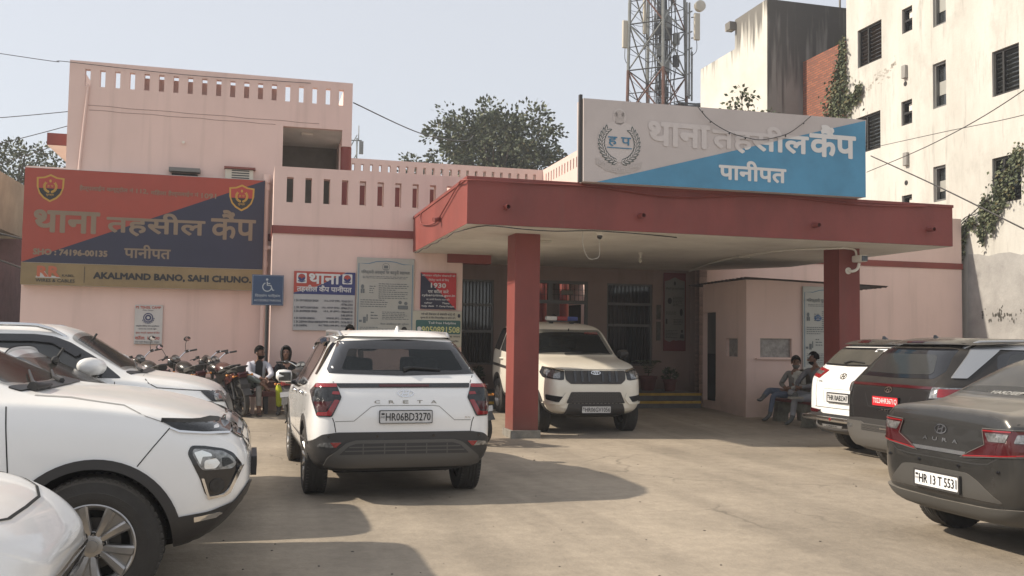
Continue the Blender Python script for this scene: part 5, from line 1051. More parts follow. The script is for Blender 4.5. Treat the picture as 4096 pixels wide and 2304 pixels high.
# ---- sentry booth
t = thing("sentry_booth", "pink sentry booth with dark doorway and corrugated roof beside the porch", "booth", base=(10.7, 18, .1)); SB = t
bm = bmesh.new(); wall(bm, 9.47, 12.0, 0, 2.84, FV(17.1), (0, .12, 0), [(9.78, 10.49, 1.29, 1.67)]); wall(bm, 17.22, 19.0, 0, 2.84, FU(9.47), (.12, 0, 0), [(18.40, 19.0-.002, .32, 2.22), (17.45, 17.93, 1.29, 1.66)])
wall(bm, 9.59, 12.0, 0, 2.84, FV(18.95), (0, .1, 0)); wall(bm, 17.22, 18.95, 0, 2.84, FU(11.9), (.1, 0, 0)); part(t, "wall", bm, PINK)
bm = bmesh.new(); box(bm, 9.452, 12.01, 17.082, 17.10, 0, .42); box(bm, 9.452, 9.47, 17.10, 18.38, 0, .42); part(t, "plinth", bm, PINK)
bm = bmesh.new(); n = 60
for j in range(n):
    v0, v1 = 17.02+(19.6-17.02)*j/n, 17.02+(19.6-17.02)*(j+1)/n; z = lambda v: 2.87+.018*math.sin((v-17)*2*math.pi/.16)-.012*(v-17)
    quad(bm, [(9.40, v0, z(v0)), (12.72, v0, z(v0)-.09), (12.72, v1, z(v1)-.09), (9.40, v1, z(v1))])
    quad(bm, [(9.40, v0, z(v0)+.006), (12.72, v0, z(v0)-.084), (12.72, v1, z(v1)-.084), (9.40, v1, z(v1)+.006)])
box(bm, 12.0, 12.3, 17.05, 17.09, 2.72, 2.80)
part(t, "corrugated_roof", bm, mat("rusty_sheet", (.10, .085, .075), .7, .2, var=.5, vscale=5), smooth=60)
bm = bmesh.new(); quad(bm, [(9.58, 18.40, .32), (9.58, 19.0, .32), (9.58, 19.0, 2.22), (9.58, 18.40, 2.22)]); part(t, "doorway", bm, VOID); bm = bmesh.new(); quad(bm, [(9.572, 18.42, 1.33), (9.572, 18.98, 1.33), (9.572, 18.98, 2.22), (9.572, 18.42, 2.22)]); part(t, "door_glass", bm, mat("dim_glass", (.05, .05, .045), .3))
FOIL = mat("wrinkled_plastic", (.33, .31, .29), .35, var=.5, vscale=9, bump=1.0, bscale=7)
bm = bmesh.new(); quad(bm, [(9.78, 17.17, 1.29), (10.49, 17.17, 1.29), (10.49, 17.17, 1.67), (9.78, 17.17, 1.67)]); part(t, "window_sheet", bm, FOIL)
bm = bmesh.new(); quad(bm, [(9.54, 17.45, 1.29), (9.54, 17.93, 1.29), (9.54, 17.93, 1.66), (9.54, 17.45, 1.66)]); part(t, "window_sheet", bm, FOIL)
bm = bmesh.new(); box(bm, 9.66, 10.55, 17.03, 17.10, 1.245, 1.275, bev=.006); part(t, "window_ledge", bm, PINK)

# ================================================================ signs
SW = mat("sign_white", (.50, .49, .46), .6, var=.08, vscale=3)
def sign(name, label, u0, u1, z0, z1, v, thick, mface, mside=None, space=None):
    t = thing(name, label, "sign", base=((u0+u1)/2, v, z0)); bm = bmesh.new(); box(bm, u0, u1, v, v+thick, z0, z1, bev=.004); part(t, "board", bm, mface); t.v = v; return t
def ink(t, name, m, items, off=.004, polys=()):
    bm = bmesh.new(); fn = FV(t.v-off)
    for it in items: text_bm(bm, it[0], *it[1:5], fn, 0, it[5] if len(it) > 5 else 0.0)
    for p in polys: wpoly(bm, p, fn)
    return part(t, name, bm, m)
def rect(u0, u1, z0, z1): return [(u0, z0), (u1, z0), (u1, z1), (u0, z1)]
def leaf(cx, cz, a, l_, w): 
    return [(cx+l_*math.cos(a)*t - w*s*math.sin(a), cz+l_*math.sin(a)*t + w*s*math.cos(a)) for t, s in ((0, 0), (.3, .8), (.55, 1), (.8, .6), (1, 0), (.8, -.6), (.55, -1), (.3, -.8))]
def wreath(cx, cz, r, l_, w, n=13, gap=46):
    out = []
    for s in (1, -1):
        for i in range(n):
            a = R(-84+i*(174-gap)/n); q = (cx+s*r*math.cos(a), cz+r*math.sin(a)); d = a+math.pi/2 if s > 0 else math.pi/2-a
            for da in (.55, -.55): out.append(leaf(q[0], q[1], d+da if s > 0 else d+da, l_, w))
    return out
RS = mat("sign_orange", (.33, .050, .028), .5, var=.10, vscale=2); NAVY = mat("sign_navy", (.018, .020, .050), .5, var=.15, vscale=2); GOLD = mat("sign_gold", (.25, .18, .085), .45, .2, var=.2, vscale=2)
LETT = mat("sign_tan", (.225, .165, .108), .5, var=.1, vscale=2)
t = sign("police_board", "big orange and navy signboard with tan Hindi lettering on the left wall", -4.40, .12, 2.50, 4.79, 20.17, .22, SW)
ink(t, "orange_field", RS, [], .004, [[(-4.40, 2.935), (.12, 4.78), (-4.40, 4.78)]]); ink(t, "navy_field", NAVY, [], .004, [[(-4.40, 2.935), (.12, 2.935), (.12, 4.78)]]); ink(t, "gold_strip", GOLD, [], .004, [rect(-4.40, .12, 2.50, 2.93)])
ink(t, "lettering", LETT, [("थाना", -4.19, -3.03, 3.545, 3.95, .035), ("तहसील", -2.88, -1.04, 3.53, 3.99, .035), ("कैंप", -.91, -.05, 3.53, 4.12, .022), ("पानीपत", -2.54, -1.68, 3.085, 3.345, .03), ("SHO : 74196-00135", -4.19, -2.86, 3.09, 3.20, .06),
    ("हैल्पलाईन कन्ट्रोल नं", -3.41, -2.42, 4.36, 4.49, .02), ("112,", -2.36, -2.14, 4.37, 4.47, .03), ("मिहला हैल्पलाईन नं", -2.09, -1.18, 4.34, 4.47, .02), ("1091", -1.12, -.84, 4.35, 4.45, .03)], .009)
ink(t, "lettering", INK, [("AKALMAND BANO, SAHI CHUNO.", -3.09, -.11, 2.635, 2.775, .06), ("KABEL", -3.66, -3.44, 2.672, 2.715, .02), ("WIRES & CABLES", -4.13, -3.43, 2.56, 2.62, .02)], .009, [rect(-3.265, -3.255, 2.56, 2.88)])
ink(t, "torn_patch", mat("torn_white", (.45, .45, .43), .7), [], .008, [[(-4.13, 2.66), (-4.05, 2.78), (-3.99, 2.80), (-3.93, 2.70), (-3.72, 2.66), (-3.68, 2.64), (-4.13, 2.64)]])
ink(t, "lettering", mat("logo_orange", (.42, .11, .05), .5), [("RR", -4.10, -3.72, 2.67, 2.86, .05)], .011)
for cx in (-3.935, -.335):
    cz = 4.40; sh = [(-.25, .20), (-.12, .215), (0, .27), (.12, .215), (.25, .20), (.245, .02), (.20, -.12), (.12, -.21), (0, -.28), (-.12, -.21), (-.20, -.12), (-.245, .02)]
    S = lambda k: [(cx+a*k, cz+b*k) for a, b in sh]
    ink(t, "emblem", mat("emblem_gold", (.46, .27, .045), .4, .2), [], .008, [S(1)]); ink(t, "emblem_field", mat("emblem_red", (.36, .04, .03), .5), [], .011, [S(.86)])
    ink(t, "emblem_field", mat("emblem_black", (.012, .012, .014), .5), [], .013, [[(cx-.21, cz-.01), (cx+.21, cz-.01), (cx+.172, cz-.103), (cx+.103, cz-.18), (cx, cz-.24), (cx-.103, cz-.18), (cx-.172, cz-.103)]])
    ink(t, "emblem_wreath", mat("emblem_gold", (.46, .27, .045), .4, .2), [("ह प", cx-.055, cx+.055, cz+.005, cz+.05, .01), ("सुरक्षा", cx-.07, cx+.07, cz-.165, cz-.12, .01)], .016, wreath(cx, cz+.025, .105, .045, .011, 9) + [ell(cx, cz+.135, .022, .03, 10)])
# banner on the canopy
BPK = mat("flex_pink", (.56, .495, .465), .55, var=.10, vscale=1.2, bump=.25, bscale=3); BBL = mat("flex_blue", (.085, .29, .46), .5, var=.22, vscale=1.3, bump=.25, bscale=3); BWH = mat("flex_white", (.72, .69, .66), .55); BGH = mat("flex_ghost", (.62, .56, .53), .55)
t = thing("canopy_banner", "pink and blue flex banner in Hindi standing on the porch canopy", "banner", base=(7.25, 13.7, 3.97)); t.v = 13.56
bm = bmesh.new(); pr = [(4.76, 3.985), (9.68, 4.0), (9.72, 5.30), (4.75, 5.265)]; prism(bm, pr, FV(13.56), (0, .30, 0)); part(t, "flex_sheet", bm, BPK)
bm = bmesh.new(); nn = 40; fn = FV(13.553)
for i in range(nn):
    a, b = i/nn, (i+1)/nn; zb = lambda k: 3.985+.015*k; zt = lambda k: 3.985+(5.285-3.985)*k; uu = lambda k: 4.97+(9.70-4.97)*k
    quad(bm, [fn(uu(a), zb(a)), fn(uu(b), zb(b)), fn(uu(b), zt(b)), fn(uu(a), max(zt(a), zb(a)+.001))])
part(t, "blue_field", bm, BBL)
ink(t, "lettering", BGH, [("थाना", 5.83, 6.85, 4.63, 4.98, .04), ("तहसील", 6.92, 8.62, 4.60, 5.04, .04)], .009); ink(t, "lettering", BWH, [("कैंप", 8.66, 9.50, 4.64, 5.14, .035), ("पानीपत", 7.03, 8.21, 4.155, 4.46, .04)], .010)
# the part of the second word that crosses the blue prints white
bm = bmesh.new(); text_bm(bm, "तहसील", 6.92, 8.62, 4.60, 5.04, FV(t.v-.0105), 0, .04); dgn = V3((-(5.285-3.985), 0, 9.70-4.97)).normalized()
bmesh.ops.bisect_plane(bm, geom=bm.verts[:]+bm.edges[:]+bm.faces[:], plane_co=(4.97, 0, 3.985), plane_no=dgn, clear_outer=True); part(t, "lettering", bm, BWH)
WRE = mat("wreath_ink", (.075, .10, .095), .6)
ink(t, "emblem_halo", mat("flex_halo", (.585, .525, .495), .55), [], .005, [ell(5.335, 4.63, .36, .32, 36), ell(5.335, 5.02, .11, .13, 20), [(4.93, 4.36), (5.10, 4.27), (5.33, 4.22), (5.56, 4.27), (5.73, 4.34), (5.70, 4.22), (5.50, 4.13), (5.33, 4.10), (5.12, 4.14), (4.95, 4.24)]][:2])
ink(t, "emblem_ribbon", mat("flex_ribbon", (.47, .415, .385), .55), [], .007, [[(4.95, 4.36), (5.10, 4.30), (5.33, 4.25), (5.56, 4.29), (5.72, 4.34), (5.69, 4.23), (5.50, 4.16), (5.33, 4.13), (5.12, 4.17), (4.96, 4.26)]])
ink(t, "emblem_wreath", WRE, [], .010, wreath(5.335, 4.60, .285, .11, .022, 12, 40)); ink(t, "emblem_wreath", BGH, [], .0115, wreath(5.335, 4.60, .285, .085, .010, 12, 40))
ink(t, "lettering", mat("flex_blue_ink", (.06, .20, .33), .5), [("ह प", 5.15, 5.52, 4.555, 4.70, .02)], .013, [rect(5.13, 5.54, 4.525, 4.54)])
ink(t, "lettering", BGH, [("सेवा", 5.0, 5.11, 4.255, 4.31, .01), ("सुरक्षा", 5.22, 5.43, 4.15, 4.22, .01), ("सहयोग", 5.50, 5.67, 4.215, 4.28, .01)], .011)
ink(t, "emblem_lions", mat("flex_ribbon", (.47, .415, .385), .55), [], .010, [ell(5.335, 5.06, .075, .06, 14), ell(5.275, 5.05, .03, .04, 10), ell(5.395, 5.05, .03, .04, 10), [(5.265, 5.0), (5.405, 5.0), (5.395, 4.92), (5.275, 4.92)]])
bm = bmesh.new(); box(bm, 4.70, 4.745, 13.60, 13.66, 3.98, 5.33); part(t, "frame_post", bm, BLACKP)
bm = bmesh.new(); tube(bm, smooth_pts([(6.62, 13.50, 5.27), (6.84, 13.50, 5.06), (7.17, 13.50, 4.90), (7.5, 13.50, 4.83), (7.77, 13.50, 4.82), (8.17, 13.50, 4.93), (8.40, 13.50, 5.07), (8.64, 13.50, 5.27)], 4), .007, 5)
for a, b in ((6.70, 5.19), (6.84, 5.04), (7.17, 4.88), (7.45, 4.82), (8.17, 4.91), (8.5, 5.14)): ball(bm, (a, 13.49, b), .014, .014, .018, 8)
solo("light_string", "drooping string of small bulbs across the canopy banner", "light string", bm, BLACKP, base=(7.6, 13.5, 4.82))
# officer board
CY = mat("board_red", (.42, .06, .04), .5, var=.15, vscale=3); CB = mat("board_blue", (.025, .035, .15), .5, var=.15, vscale=3); WT = mat("board_white", (.60, .60, .60), .5); GR = mat("board_grey", (.42, .42, .42), .55, var=.08, vscale=4); TXT = mat("board_ink", (.02, .025, .045), .5)
t = sign("officer_board", "red, blue and grey board listing officers' names and phone numbers", .70, 1.87, 1.69, 2.83, 18.70, .04, GR)
ink(t, "blue_field", CB, [], .004, [[(.70, 2.39), (1.87, 2.39), (1.87, 2.83), (1.70, 2.83), (1.10, 2.52), (.70, 2.41)]]); ink(t, "red_field", CY, [], .004, [[(.70, 2.415), (1.095, 2.525), (1.69, 2.83), (.70, 2.83)]])
ink(t, "lettering", WT, [("थाना", .99, 1.57, 2.60, 2.785, .035), ("तहसील कैंप पानीपत", .76, 1.80, 2.425, 2.565, .025)], .010)
for cx in (.845, 1.715):
    ink(t, "emblem", WT, [], .008, [rnd(rect(cx-.095, cx+.095, 2.60, 2.795), .02)]); ink(t, "emblem", CB, [], .011, [ell(cx, 2.71, .07, .07, 20), stroke([(cx-.07, 2.645), (cx, 2.625), (cx+.07, 2.645)], .022)]); ink(t, "emblem", CY, [], .013, [ell(cx, 2.71, .065, .065, 16, 0, 180), ell(cx, 2.715, .02, .03, 10)])
rows = [("1. SH. OM PARKASH SINGH", "I.P.S., DGP (HR)", ": 92163-53111", 2.245), ("", "", ": 97798-22255", 2.18), ("2. DR. MATTA RAVI KIRAN", "I.P.S., ADGP (KNL)", ": 89963-27111", 2.11), ("3. SH. BHUPINDER SINGH", "I.P.S., SP (PPT)", ": 70560-00100", 2.04), ("", "", ": 0180-2699100", 1.97), ("4. SH. NAVEEN SANDHU", "HPS/DSP (PPT)", ": 7419600112", 1.905), ("5. SH. DEEWAN SINGH INSP/SHO", "TEHSIL CAMP (PPT)", ": 74196-00135", 1.835), ("6. SH. RAMPAL", "MHC TEHSIL CAMP (PPT)", ": 92540-00112", 1.765)]
it = []
for a, b, c_, z in rows:
    if a: it += [(a, .72, .72+.0195*len(a), z, z+.042, .03), (b, 1.575-.0185*len(b), 1.575, z, z+.042, .03)]
    it.append((c_, 1.595, 1.83, z, z+.042, .03))
ink(t, "lettering", TXT, it, .006)
# legal-aid board
BLU = mat("board_rule_blue", (.10, .20, .30), .5); PGR = mat("legal_grey", (.40, .40, .365), .55, var=.08, vscale=3); TX2 = mat("faded_ink", (.13, .15, .16), .6)
def paralines(rg, u0, u1, z0, z1, n, ragged=.15):
    out = []
    for i in range(n):
        z = z1-(z1-z0)*(i+.5)/n; e = u1-(u1-u0)*rg.random()*ragged - ((u1-u0)*.4 if rg.random() < .15 else 0); h = (z1-z0)/n*.20; u = u0
        while u < e-.02:
            w = rg.uniform(.025, .075); out.append([(u, z-h), (min(u+w, e), z-h), (min(u+w, e), z+h*.4), (u, z+h)]); u += w+.012
    return out
rg = random.Random(3)
def legal_board(name, label, u0, u1, z0, z1, v, title, oval=True, face=PGR):
    t = sign(name, label, u0, u1, z0, z1, v, .03, face); w, h = u1-u0, z1-z0; X = lambda a: u0+w*a; Z = lambda b: z0+h*b
    ar = [(X(.03), Z(.03)), (X(.03), Z(.93)), (X(.2), Z(.93)), (X(.33), Z(.955)), (X(.5), Z(.965)), (X(.67), Z(.955)), (X(.8), Z(.93)), (X(.97), Z(.93)), (X(.97), Z(.03))]
    bm = bmesh.new(); st = stroke(ar, .014); n = len(ar); fn = FV(v-.004)
    for i in range(n-1): quad(bm, [fn(*st[i]), fn(*st[i+1]), fn(*st[2*n-2-i]), fn(*st[2*n-1-i])])
    part(t, "border", bm, BLU)
    em = ell(X(.5), Z(.895), .075, .075, 24); em2 = ell(X(.5), Z(.895), .068, .068, 24); bm = bmesh.new()
    for i in range(24): quad(bm, [fn(*em[i]), fn(*em[(i+1) % 24]), fn(*em2[(i+1) % 24]), fn(*em2[i])])
    for p in (rnd(rect(X(.5)-.04, X(.5)+.04, Z(.895)-.025, Z(.895)+.03), .01), stroke([(X(.5)-.04, Z(.895)-.045), (X(.5)+.04, Z(.895)-.045)], .01)): wpoly(bm, p, fn)
    part(t, "emblem", bm, TX2)
    ink(t, "lettering", TX2, [(title, X(.07), X(.92), Z(.80), Z(.86), .012)], .006, paralines(rg, X(.1), X(.9), Z(.755), Z(.79), 2, .05) + paralines(rg, X(.38), X(.93), Z(.52), Z(.71), 8) + paralines(rg, X(.07), X(.55), Z(.42), Z(.52), 4) + paralines(rg, X(.45), X(.92), Z(.28), Z(.38), 5) + paralines(rg, X(.07), X(.72), Z(.06), Z(.20), 7) + paralines(rg, X(.22), X(.34), Z(.58), Z(.68), 4) + paralines(rg, X(.25), X(.40), Z(.28), Z(.38), 3))
    ink(t, "lettering", TX2, [("पैनल अधिवक्ता की भूिमका", X(.42), X(.92), Z(.215), Z(.245), .008)], .006)
    ink(t, "drawing", TX2, [], .006, [ell(X(.10), Z(.66), .03, .045, 12), rnd(rect(X(.07), X(.10), Z(.585), Z(.635)), .008), rnd(rect(X(.105), X(.135), Z(.585), Z(.635)), .008), ell(X(.76), Z(.485), .035, .035, 12), ell(X(.86), Z(.475), .035, .035, 12), rnd(rect(X(.72), X(.90), Z(.405), Z(.45)), .02), rect(X(.05), X(.10), Z(.25), Z(.275)), rect(X(.12), X(.17), Z(.24), Z(.31)), rect(X(.18), X(.20), Z(.26), Z(.34))])
    ink(t, "drawing", INK, [], .007, [ell(X(.84), Z(.165), .055, .065, 16, 0, 180), [(X(.75), Z(.02)), (X(.77), Z(.075)), (X(.84), Z(.09)), (X(.91), Z(.075)), (X(.93), Z(.02))]]); ink(t, "drawing", face, [], .009, [ell(X(.84), Z(.135), .040, .055, 16), [(X(.82), Z(.02)), (X(.825), Z(.085)), (X(.855), Z(.085)), (X(.86), Z(.02))]])
    if oval: ink(t, "oval_badge", mat("oval_blue", (.04, .12, .28), .5), [], .006, [ell(X(.30), Z(.62), .085, .065, 20)]); ink(t, "lettering", WT, [("पूर्व गिरफ्तारी", X(.30)-.06, X(.30)+.06, Z(.625), Z(.64), .01), ("अधिकार", X(.30)-.05, X(.30)+.05, Z(.60), Z(.615), .01)], .009)
    return t
t = legal_board("legal_aid_board", "tall grey legal-aid board with blue arched border between the officer board and the red board", 1.90, 3.03, 1.45, 3.14, 18.70, "गिरफ्तारी अवस्था पर कानूनी सहायता", oval=False)
# cyber crime board
t = sign("cybercrime_board", "red and black cybercrime board with number 1930", 3.16, 3.885, 2.155, 2.885, 18.70, .03, mat("cyber_red", (.46, .022, .030), .5))
ink(t, "black_field", NAVY, [], .004, [[(3.16, 2.155), (3.885, 2.155), (3.16, 2.885)]])
ink(t, "lettering", WT, [("ऑनलाइन वित्तीय धोखाधड़ी की", 3.18, 3.86, 2.795, 2.85, .012), ("िरपोर्ट करने के िलए", 3.32, 3.73, 2.705, 2.765, .012), ("1930", 3.37, 3.67, 2.585, 2.675, .04), ("पर कॉल करे", 3.31, 3.73, 2.475, 2.55, .02), ("cybercrime.gov.in", 3.19, 3.86, 2.395, 2.455, .03), ("पर अपनी िशकायत दर्ज करें।", 3.28, 3.75, 2.32, 2.37, .012), ("cyber", 3.24, 3.40, 2.255, 2.295, .03), ("Thana", 3.60, 3.75, 2.26, 2.295, .03), ("help desk", 3.19, 3.44, 2.19, 2.232, .03), ("T. Camp Panipat", 3.48, 3.85, 2.19, 2.232, .03)], .009)
# helpline board
t = sign("helpline_board", "cream toll-free helpline board with a green number panel below the red board", 3.02, 4.01, 1.40, 2.12, 18.70, .03, mat("helpline_cream", (.47, .45, .37), .55, var=.08, vscale=3))
ink(t, "green_panel", mat("helpline_green", (.04, .12, .115), .5), [], .004, [rnd(rect(3.08, 3.985, 1.66, 1.935), .03)])
ink(t, "lettering", TXT, [("नशे की रोकथाम से संबंधित कोई भी", 3.18, 3.87, 2.025, 2.085, .012), ("सूचना देने के िलए िनम्नलिखत पर कॉल करें।", 3.17, 3.88, 1.95, 2.01, .012), ("सूचना देने वाले का नाम गुप्त रखा जाएगा", 3.10, 3.98, 1.585, 1.64, .012), ("हरियाणा पुलिस", 3.5, 3.95, 1.49, 1.54, .012)], .006, [ell(3.95, 2.03, .03, .04, 10)])
ink(t, "lettering", WT, [("Toll free Helpline", 3.33, 3.89, 1.845, 1.905, .02)], .009, [ell(3.15, 1.76, .045, .045, 16)]); ink(t, "lettering", mat("helpline_yellow", (.55, .55, .25), .5), [("9050891508", 3.20, 3.965, 1.69, 1.805, .03)], .009)
# notice on the left wall
t = sign("wall_notice", "small white notice about legal help, call 15100, on the pink wall above the motorcycles", -2.33, -1.80, 1.37, 2.16, 20.36, .02, mat("notice_white", (.52, .51, .49), .6, var=.06, vscale=4, bump=.2, bscale=9))
RI = mat("notice_red", (.42, .08, .05), .6)
ink(t, "lettering", RI, [("PS TEHSIL CAMP", -2.31, -1.84, 2.085, 2.135, .03), ("मुफ्त कानूनी सहायता के िलए", -2.30, -1.85, 1.575, 1.625, .012), ("कॉल: 15100", -2.31, -1.85, 1.465, 1.54, .03)], .004)
ink(t, "lettering", TXT, [("Distt. Panipat", -2.18, -1.98, 2.04, 2.065, .02), ("राष्ट्रीय िविधक सेवा प्राधिकरण", -2.30, -1.86, 1.715, 1.755, .012), ("न्याय तक आपकी पहुँच", -2.25, -1.91, 1.66, 1.695, .012), ("टोल फ्री हेल्पलाइन नम्बर", -2.31, -1.85, 1.395, 1.435, .012)], .004, [stroke([(-2.32, 1.38), (-1.81, 1.38)], .006)])
bm = bmesh.new(); fn = FV(20.355)
for r0, r1 in ((.095, .075), (.06, .03)):
    a, b = ell(-2.075, 1.905, r0, r0, 24), ell(-2.075, 1.905, r1, r1, 24)
    for i in range(24): quad(bm, [fn(*a[i]), fn(*a[(i+1) % 24]), fn(*b[(i+1) % 24]), fn(*b[i])])
for a in range(200, 341, 20): wpoly(bm, leaf(-2.075+.10*math.cos(R(a)), 1.905+.10*math.sin(R(a)), R(a+60), .04, .012), fn)
part(t, "emblem", bm, mat("notice_navy", (.05, .06, .13), .6))
# accessible parking sign
t = thing("parking_sign", "blue accessible-parking sign with wheelchair symbol on a black pole", "sign", base=(.22, 18.62, .16)); t.v = 18.585
bm = bmesh.new(); box(bm, -.075, .51, 18.585, 18.60, 2.15, 2.73, bev=.004); part(t, "board", bm, mat("sign_blue", (.028, .060, .135), .45, var=.1, vscale=3))
bm = bmesh.new(); cyl(bm, (.215, 18.63, .14), (.215, 18.63, 2.70), .033, n=14); part(t, "pole", bm, BLACKP, smooth=40)
SI = mat("sign_pale", (.42, .46, .48), .5)
bm = bmesh.new(); fn = FV(18.578)
def rib(pts, w):
    st = stroke(pts, w); n = len(pts)
    for i in range(n-1): quad(bm, [fn(*st[i]), fn(*st[i+1]), fn(*st[2*n-2-i]), fn(*st[2*n-1-i])])
rib([(.205, 2.60), (.205, 2.53), (.27, 2.53), (.305, 2.44), (.335, 2.44)], .022); rib([(.205, 2.565), (.26, 2.565)], .018); rib(ell(.205, 2.50, .082, .082, 22, 115, 345), .018); wpoly(bm, ell(.20, 2.64, .022, .022, 14), fn)
rib([(-.06, 2.165), (.495, 2.165), (.495, 2.715), (-.06, 2.715), (-.06, 2.165)], .006)
text_bm(bm, "दिव्यांग पार्किंग".replace("दि", "िद").replace("र्कि", "िर्क"), -.015, .45, 2.295, 2.365, fn, 0, .012); text_bm(bm, "ACCESSIBLE PARKING", -.03, .465, 2.225, 2.265, fn, 0, .01); part(t, "lettering", bm, SI)
# porch poster and booth board
t = sign("porch_poster", "dark maroon-framed legal notice hanging on the porch back wall by the corner", 9.37, 9.94, 1.36, 3.22, 20.85, .03, mat("maroon", (.16, .028, .035), .6))
ink(t, "sheet", mat("sheet_grey", (.20, .20, .18), .6), [], .004, [rnd([(9.39, 1.62), (9.52, 1.57), (9.64, 1.63), (9.66, 1.60), (9.78, 1.62), (9.91, 1.60), (9.91, 3.03), (9.80, 3.05), (9.65, 3.12), (9.50, 3.04), (9.39, 3.02)], .03)])
ink(t, "lettering", INK, [("गिरफ्तारी पूर्व कानूनी सहायता", 9.41, 9.89, 2.80, 2.88, .01)], .007, paralines(rg, 9.60, 9.88, 2.42, 2.66, 7) + paralines(rg, 9.42, 9.70, 2.22, 2.30, 3) + paralines(rg, 9.62, 9.88, 1.98, 2.12, 4) + paralines(rg, 9.42, 9.76, 1.66, 1.86, 6) + [ell(9.52, 2.55, .055, .075, 18), ell(9.82, 2.28, .04, .09, 12), ell(9.84, 1.83, .03, .04, 12), [(9.78, 1.66), (9.80, 1.76), (9.88, 1.76), (9.90, 1.66)], ell(9.65, 2.97, .03, .05, 12), rect(9.42, 9.46, 2.0, 2.12)])
t = legal_board("booth_board", "tall white legal notice with blue border on the sentry booth, half behind the pillar", 10.72, 11.85, 1.05, 2.74, 17.05, "गिरफ्तारी पूर्व कानूनी सहायता", face=mat("booth_board_white", (.47, .48, .45), .55, var=.06, vscale=3))
bm = bmesh.new(); box(bm, 9.20, 9.31, 20.88, 20.90, 2.1, 2.45); box(bm, 9.20, 9.31, 20.885, 20.90, 1.6, 2.05); solo("pasted_notice", "narrow strip of pasted papers on the porch wall beside the maroon poster", "notice", bm, mat("old_paper", (.16, .15, .13), .8, var=.6, vscale=12), base=(9.25, 20.9, 1.6))

# ================================================================ neighbouring buildings
TALL = mat("limewash_white", (.62, .605, .555), .85, var=.3, vscale=.7, col2=(.48, .465, .42), bump=.25, bscale=14, streak=.35)
GREYW = mat("sooty_plaster", (.17, .165, .155), .9, col2=(.045, .045, .044), vscale=1.6, bump=.4, bscale=10, streak=.5)
def stained(name, base, dark, z_top, depth, amount=.8):
    """limewash with black water stains running down from the parapet"""
    m = mat(name, base, .88, var=.16, vscale=.8, bump=.3, bscale=14); n, l = m.node_tree.nodes, m.node_tree.links; b = n["Principled BSDF"]; src = b.inputs['Base Color'].links[0].from_socket
    tc = n.new("ShaderNodeTexCoord"); mp = n.new("ShaderNodeMapping"); mp.inputs['Scale'].default_value = (2.4, 2.4, .18); l.new(tc.outputs['Object'], mp.inputs[0])
    nz = n.new("ShaderNodeTexNoise"); nz.inputs['Scale'].default_value = 2.2; nz.inputs['Detail'].default_value = 7; l.new(mp.outputs[0], nz.inputs[0])
    sp = n.new("ShaderNodeSeparateXYZ"); l.new(tc.outputs['Object'], sp.inputs[0])
    mr = n.new("ShaderNodeMapRange"); mr.inputs[1].default_value = z_top-depth; mr.inputs[2].default_value = z_top; mr.inputs[3].default_value = -.22; mr.inputs[4].default_value = .30; l.new(sp.outputs[2], mr.inputs[0])
    ad = n.new("ShaderNodeMath"); l.new(nz.outputs[0], ad.inputs[0]); l.new(mr.outputs[0], ad.inputs[1])
    r2 = n.new("ShaderNodeMapRange"); r2.inputs[1].default_value = .52; r2.inputs[2].default_value = .70; r2.inputs[4].default_value = amount; l.new(ad.outputs[0], r2.inputs[0])
    mx = n.new("ShaderNodeMix"); mx.data_type = 'RGBA'; l.new(r2.outputs[0], mx.inputs[0]); l.new(src, mx.inputs[6]); mx.inputs[7].default_value = tuple(dark)+(1,); l.new(mx.outputs[2], b.inputs['Base Color']); return m
def weather(m, col, lo=.55, hi=.72, amt=.75):
    """patchy vertical water stains on old limewash"""
    n, l = m.node_tree.nodes, m.node_tree.links; b = n["Principled BSDF"]; src = b.inputs['Base Color'].links[0].from_socket; tc = n.new("ShaderNodeTexCoord")
    for sc_, s_, a_ in (((2.2, 2.2, .22), 1.8, amt), ((.5, .5, .35), 1.6, amt*.6), ((7, 7, 1.2), 2.0, amt*.35)):
        mp = n.new("ShaderNodeMapping"); mp.inputs['Scale'].default_value = sc_; l.new(tc.outputs['Object'], mp.inputs[0]); nz = n.new("ShaderNodeTexNoise"); nz.inputs['Scale'].default_value = s_; nz.inputs['Detail'].default_value = 9; nz.inputs['Roughness'].default_value = .68; l.new(mp.outputs[0], nz.inputs[0])
        r2 = n.new("ShaderNodeMapRange"); r2.inputs[1].default_value = lo; r2.inputs[2].default_value = hi; r2.inputs[4].default_value = a_; l.new(nz.outputs[0], r2.inputs[0])
        mx = n.new("ShaderNodeMix"); mx.data_type = 'RGBA'; l.new(r2.outputs[0], mx.inputs[0]); l.new(src, mx.inputs[6]); mx.inputs[7].default_value = tuple(col)+(1,); src = mx.outputs[2]
    l.new(src, b.inputs['Base Color'])
weather(TALL, (.27, .26, .235))
T1 = thing("apartment_block", "tall whitewashed apartment block with small shuttered windows at the right edge", "building", base=(17.6, 20, 0))
WH = [(23.80, 24.95, 10.02, 11.19, 'shutter'), (22.44, 22.88, 10.44, 11.15, 'small'), (21.10, 21.60, 10.22, 11.6, 'tall'), (18.61, 19.48, 7.78, 8.92, 'slat'), (23.88, 25.02, 7.37, 8.49, 'slat'), (22.48, 22.94, 7.80, 8.49, 'small'), (21.12, 21.63, 7.98, 9.21, 'tall'), (18.60, 19.52, 5.10, 6.24, 'slat'), (21.17, 21.65, 5.44, 6.40, 'tall'), (22.52, 22.95, 5.1, 5.80, 'small'), (18.61, 19.48, 10.6, 11.7, 'slat'), (23.85, 24.95, 12.8, 13.9, 'slat'), (23.9, 25.0, 4.7, 5.8, 'slat'), (21.15, 21.62, 2.7, 3.7, 'tall')]
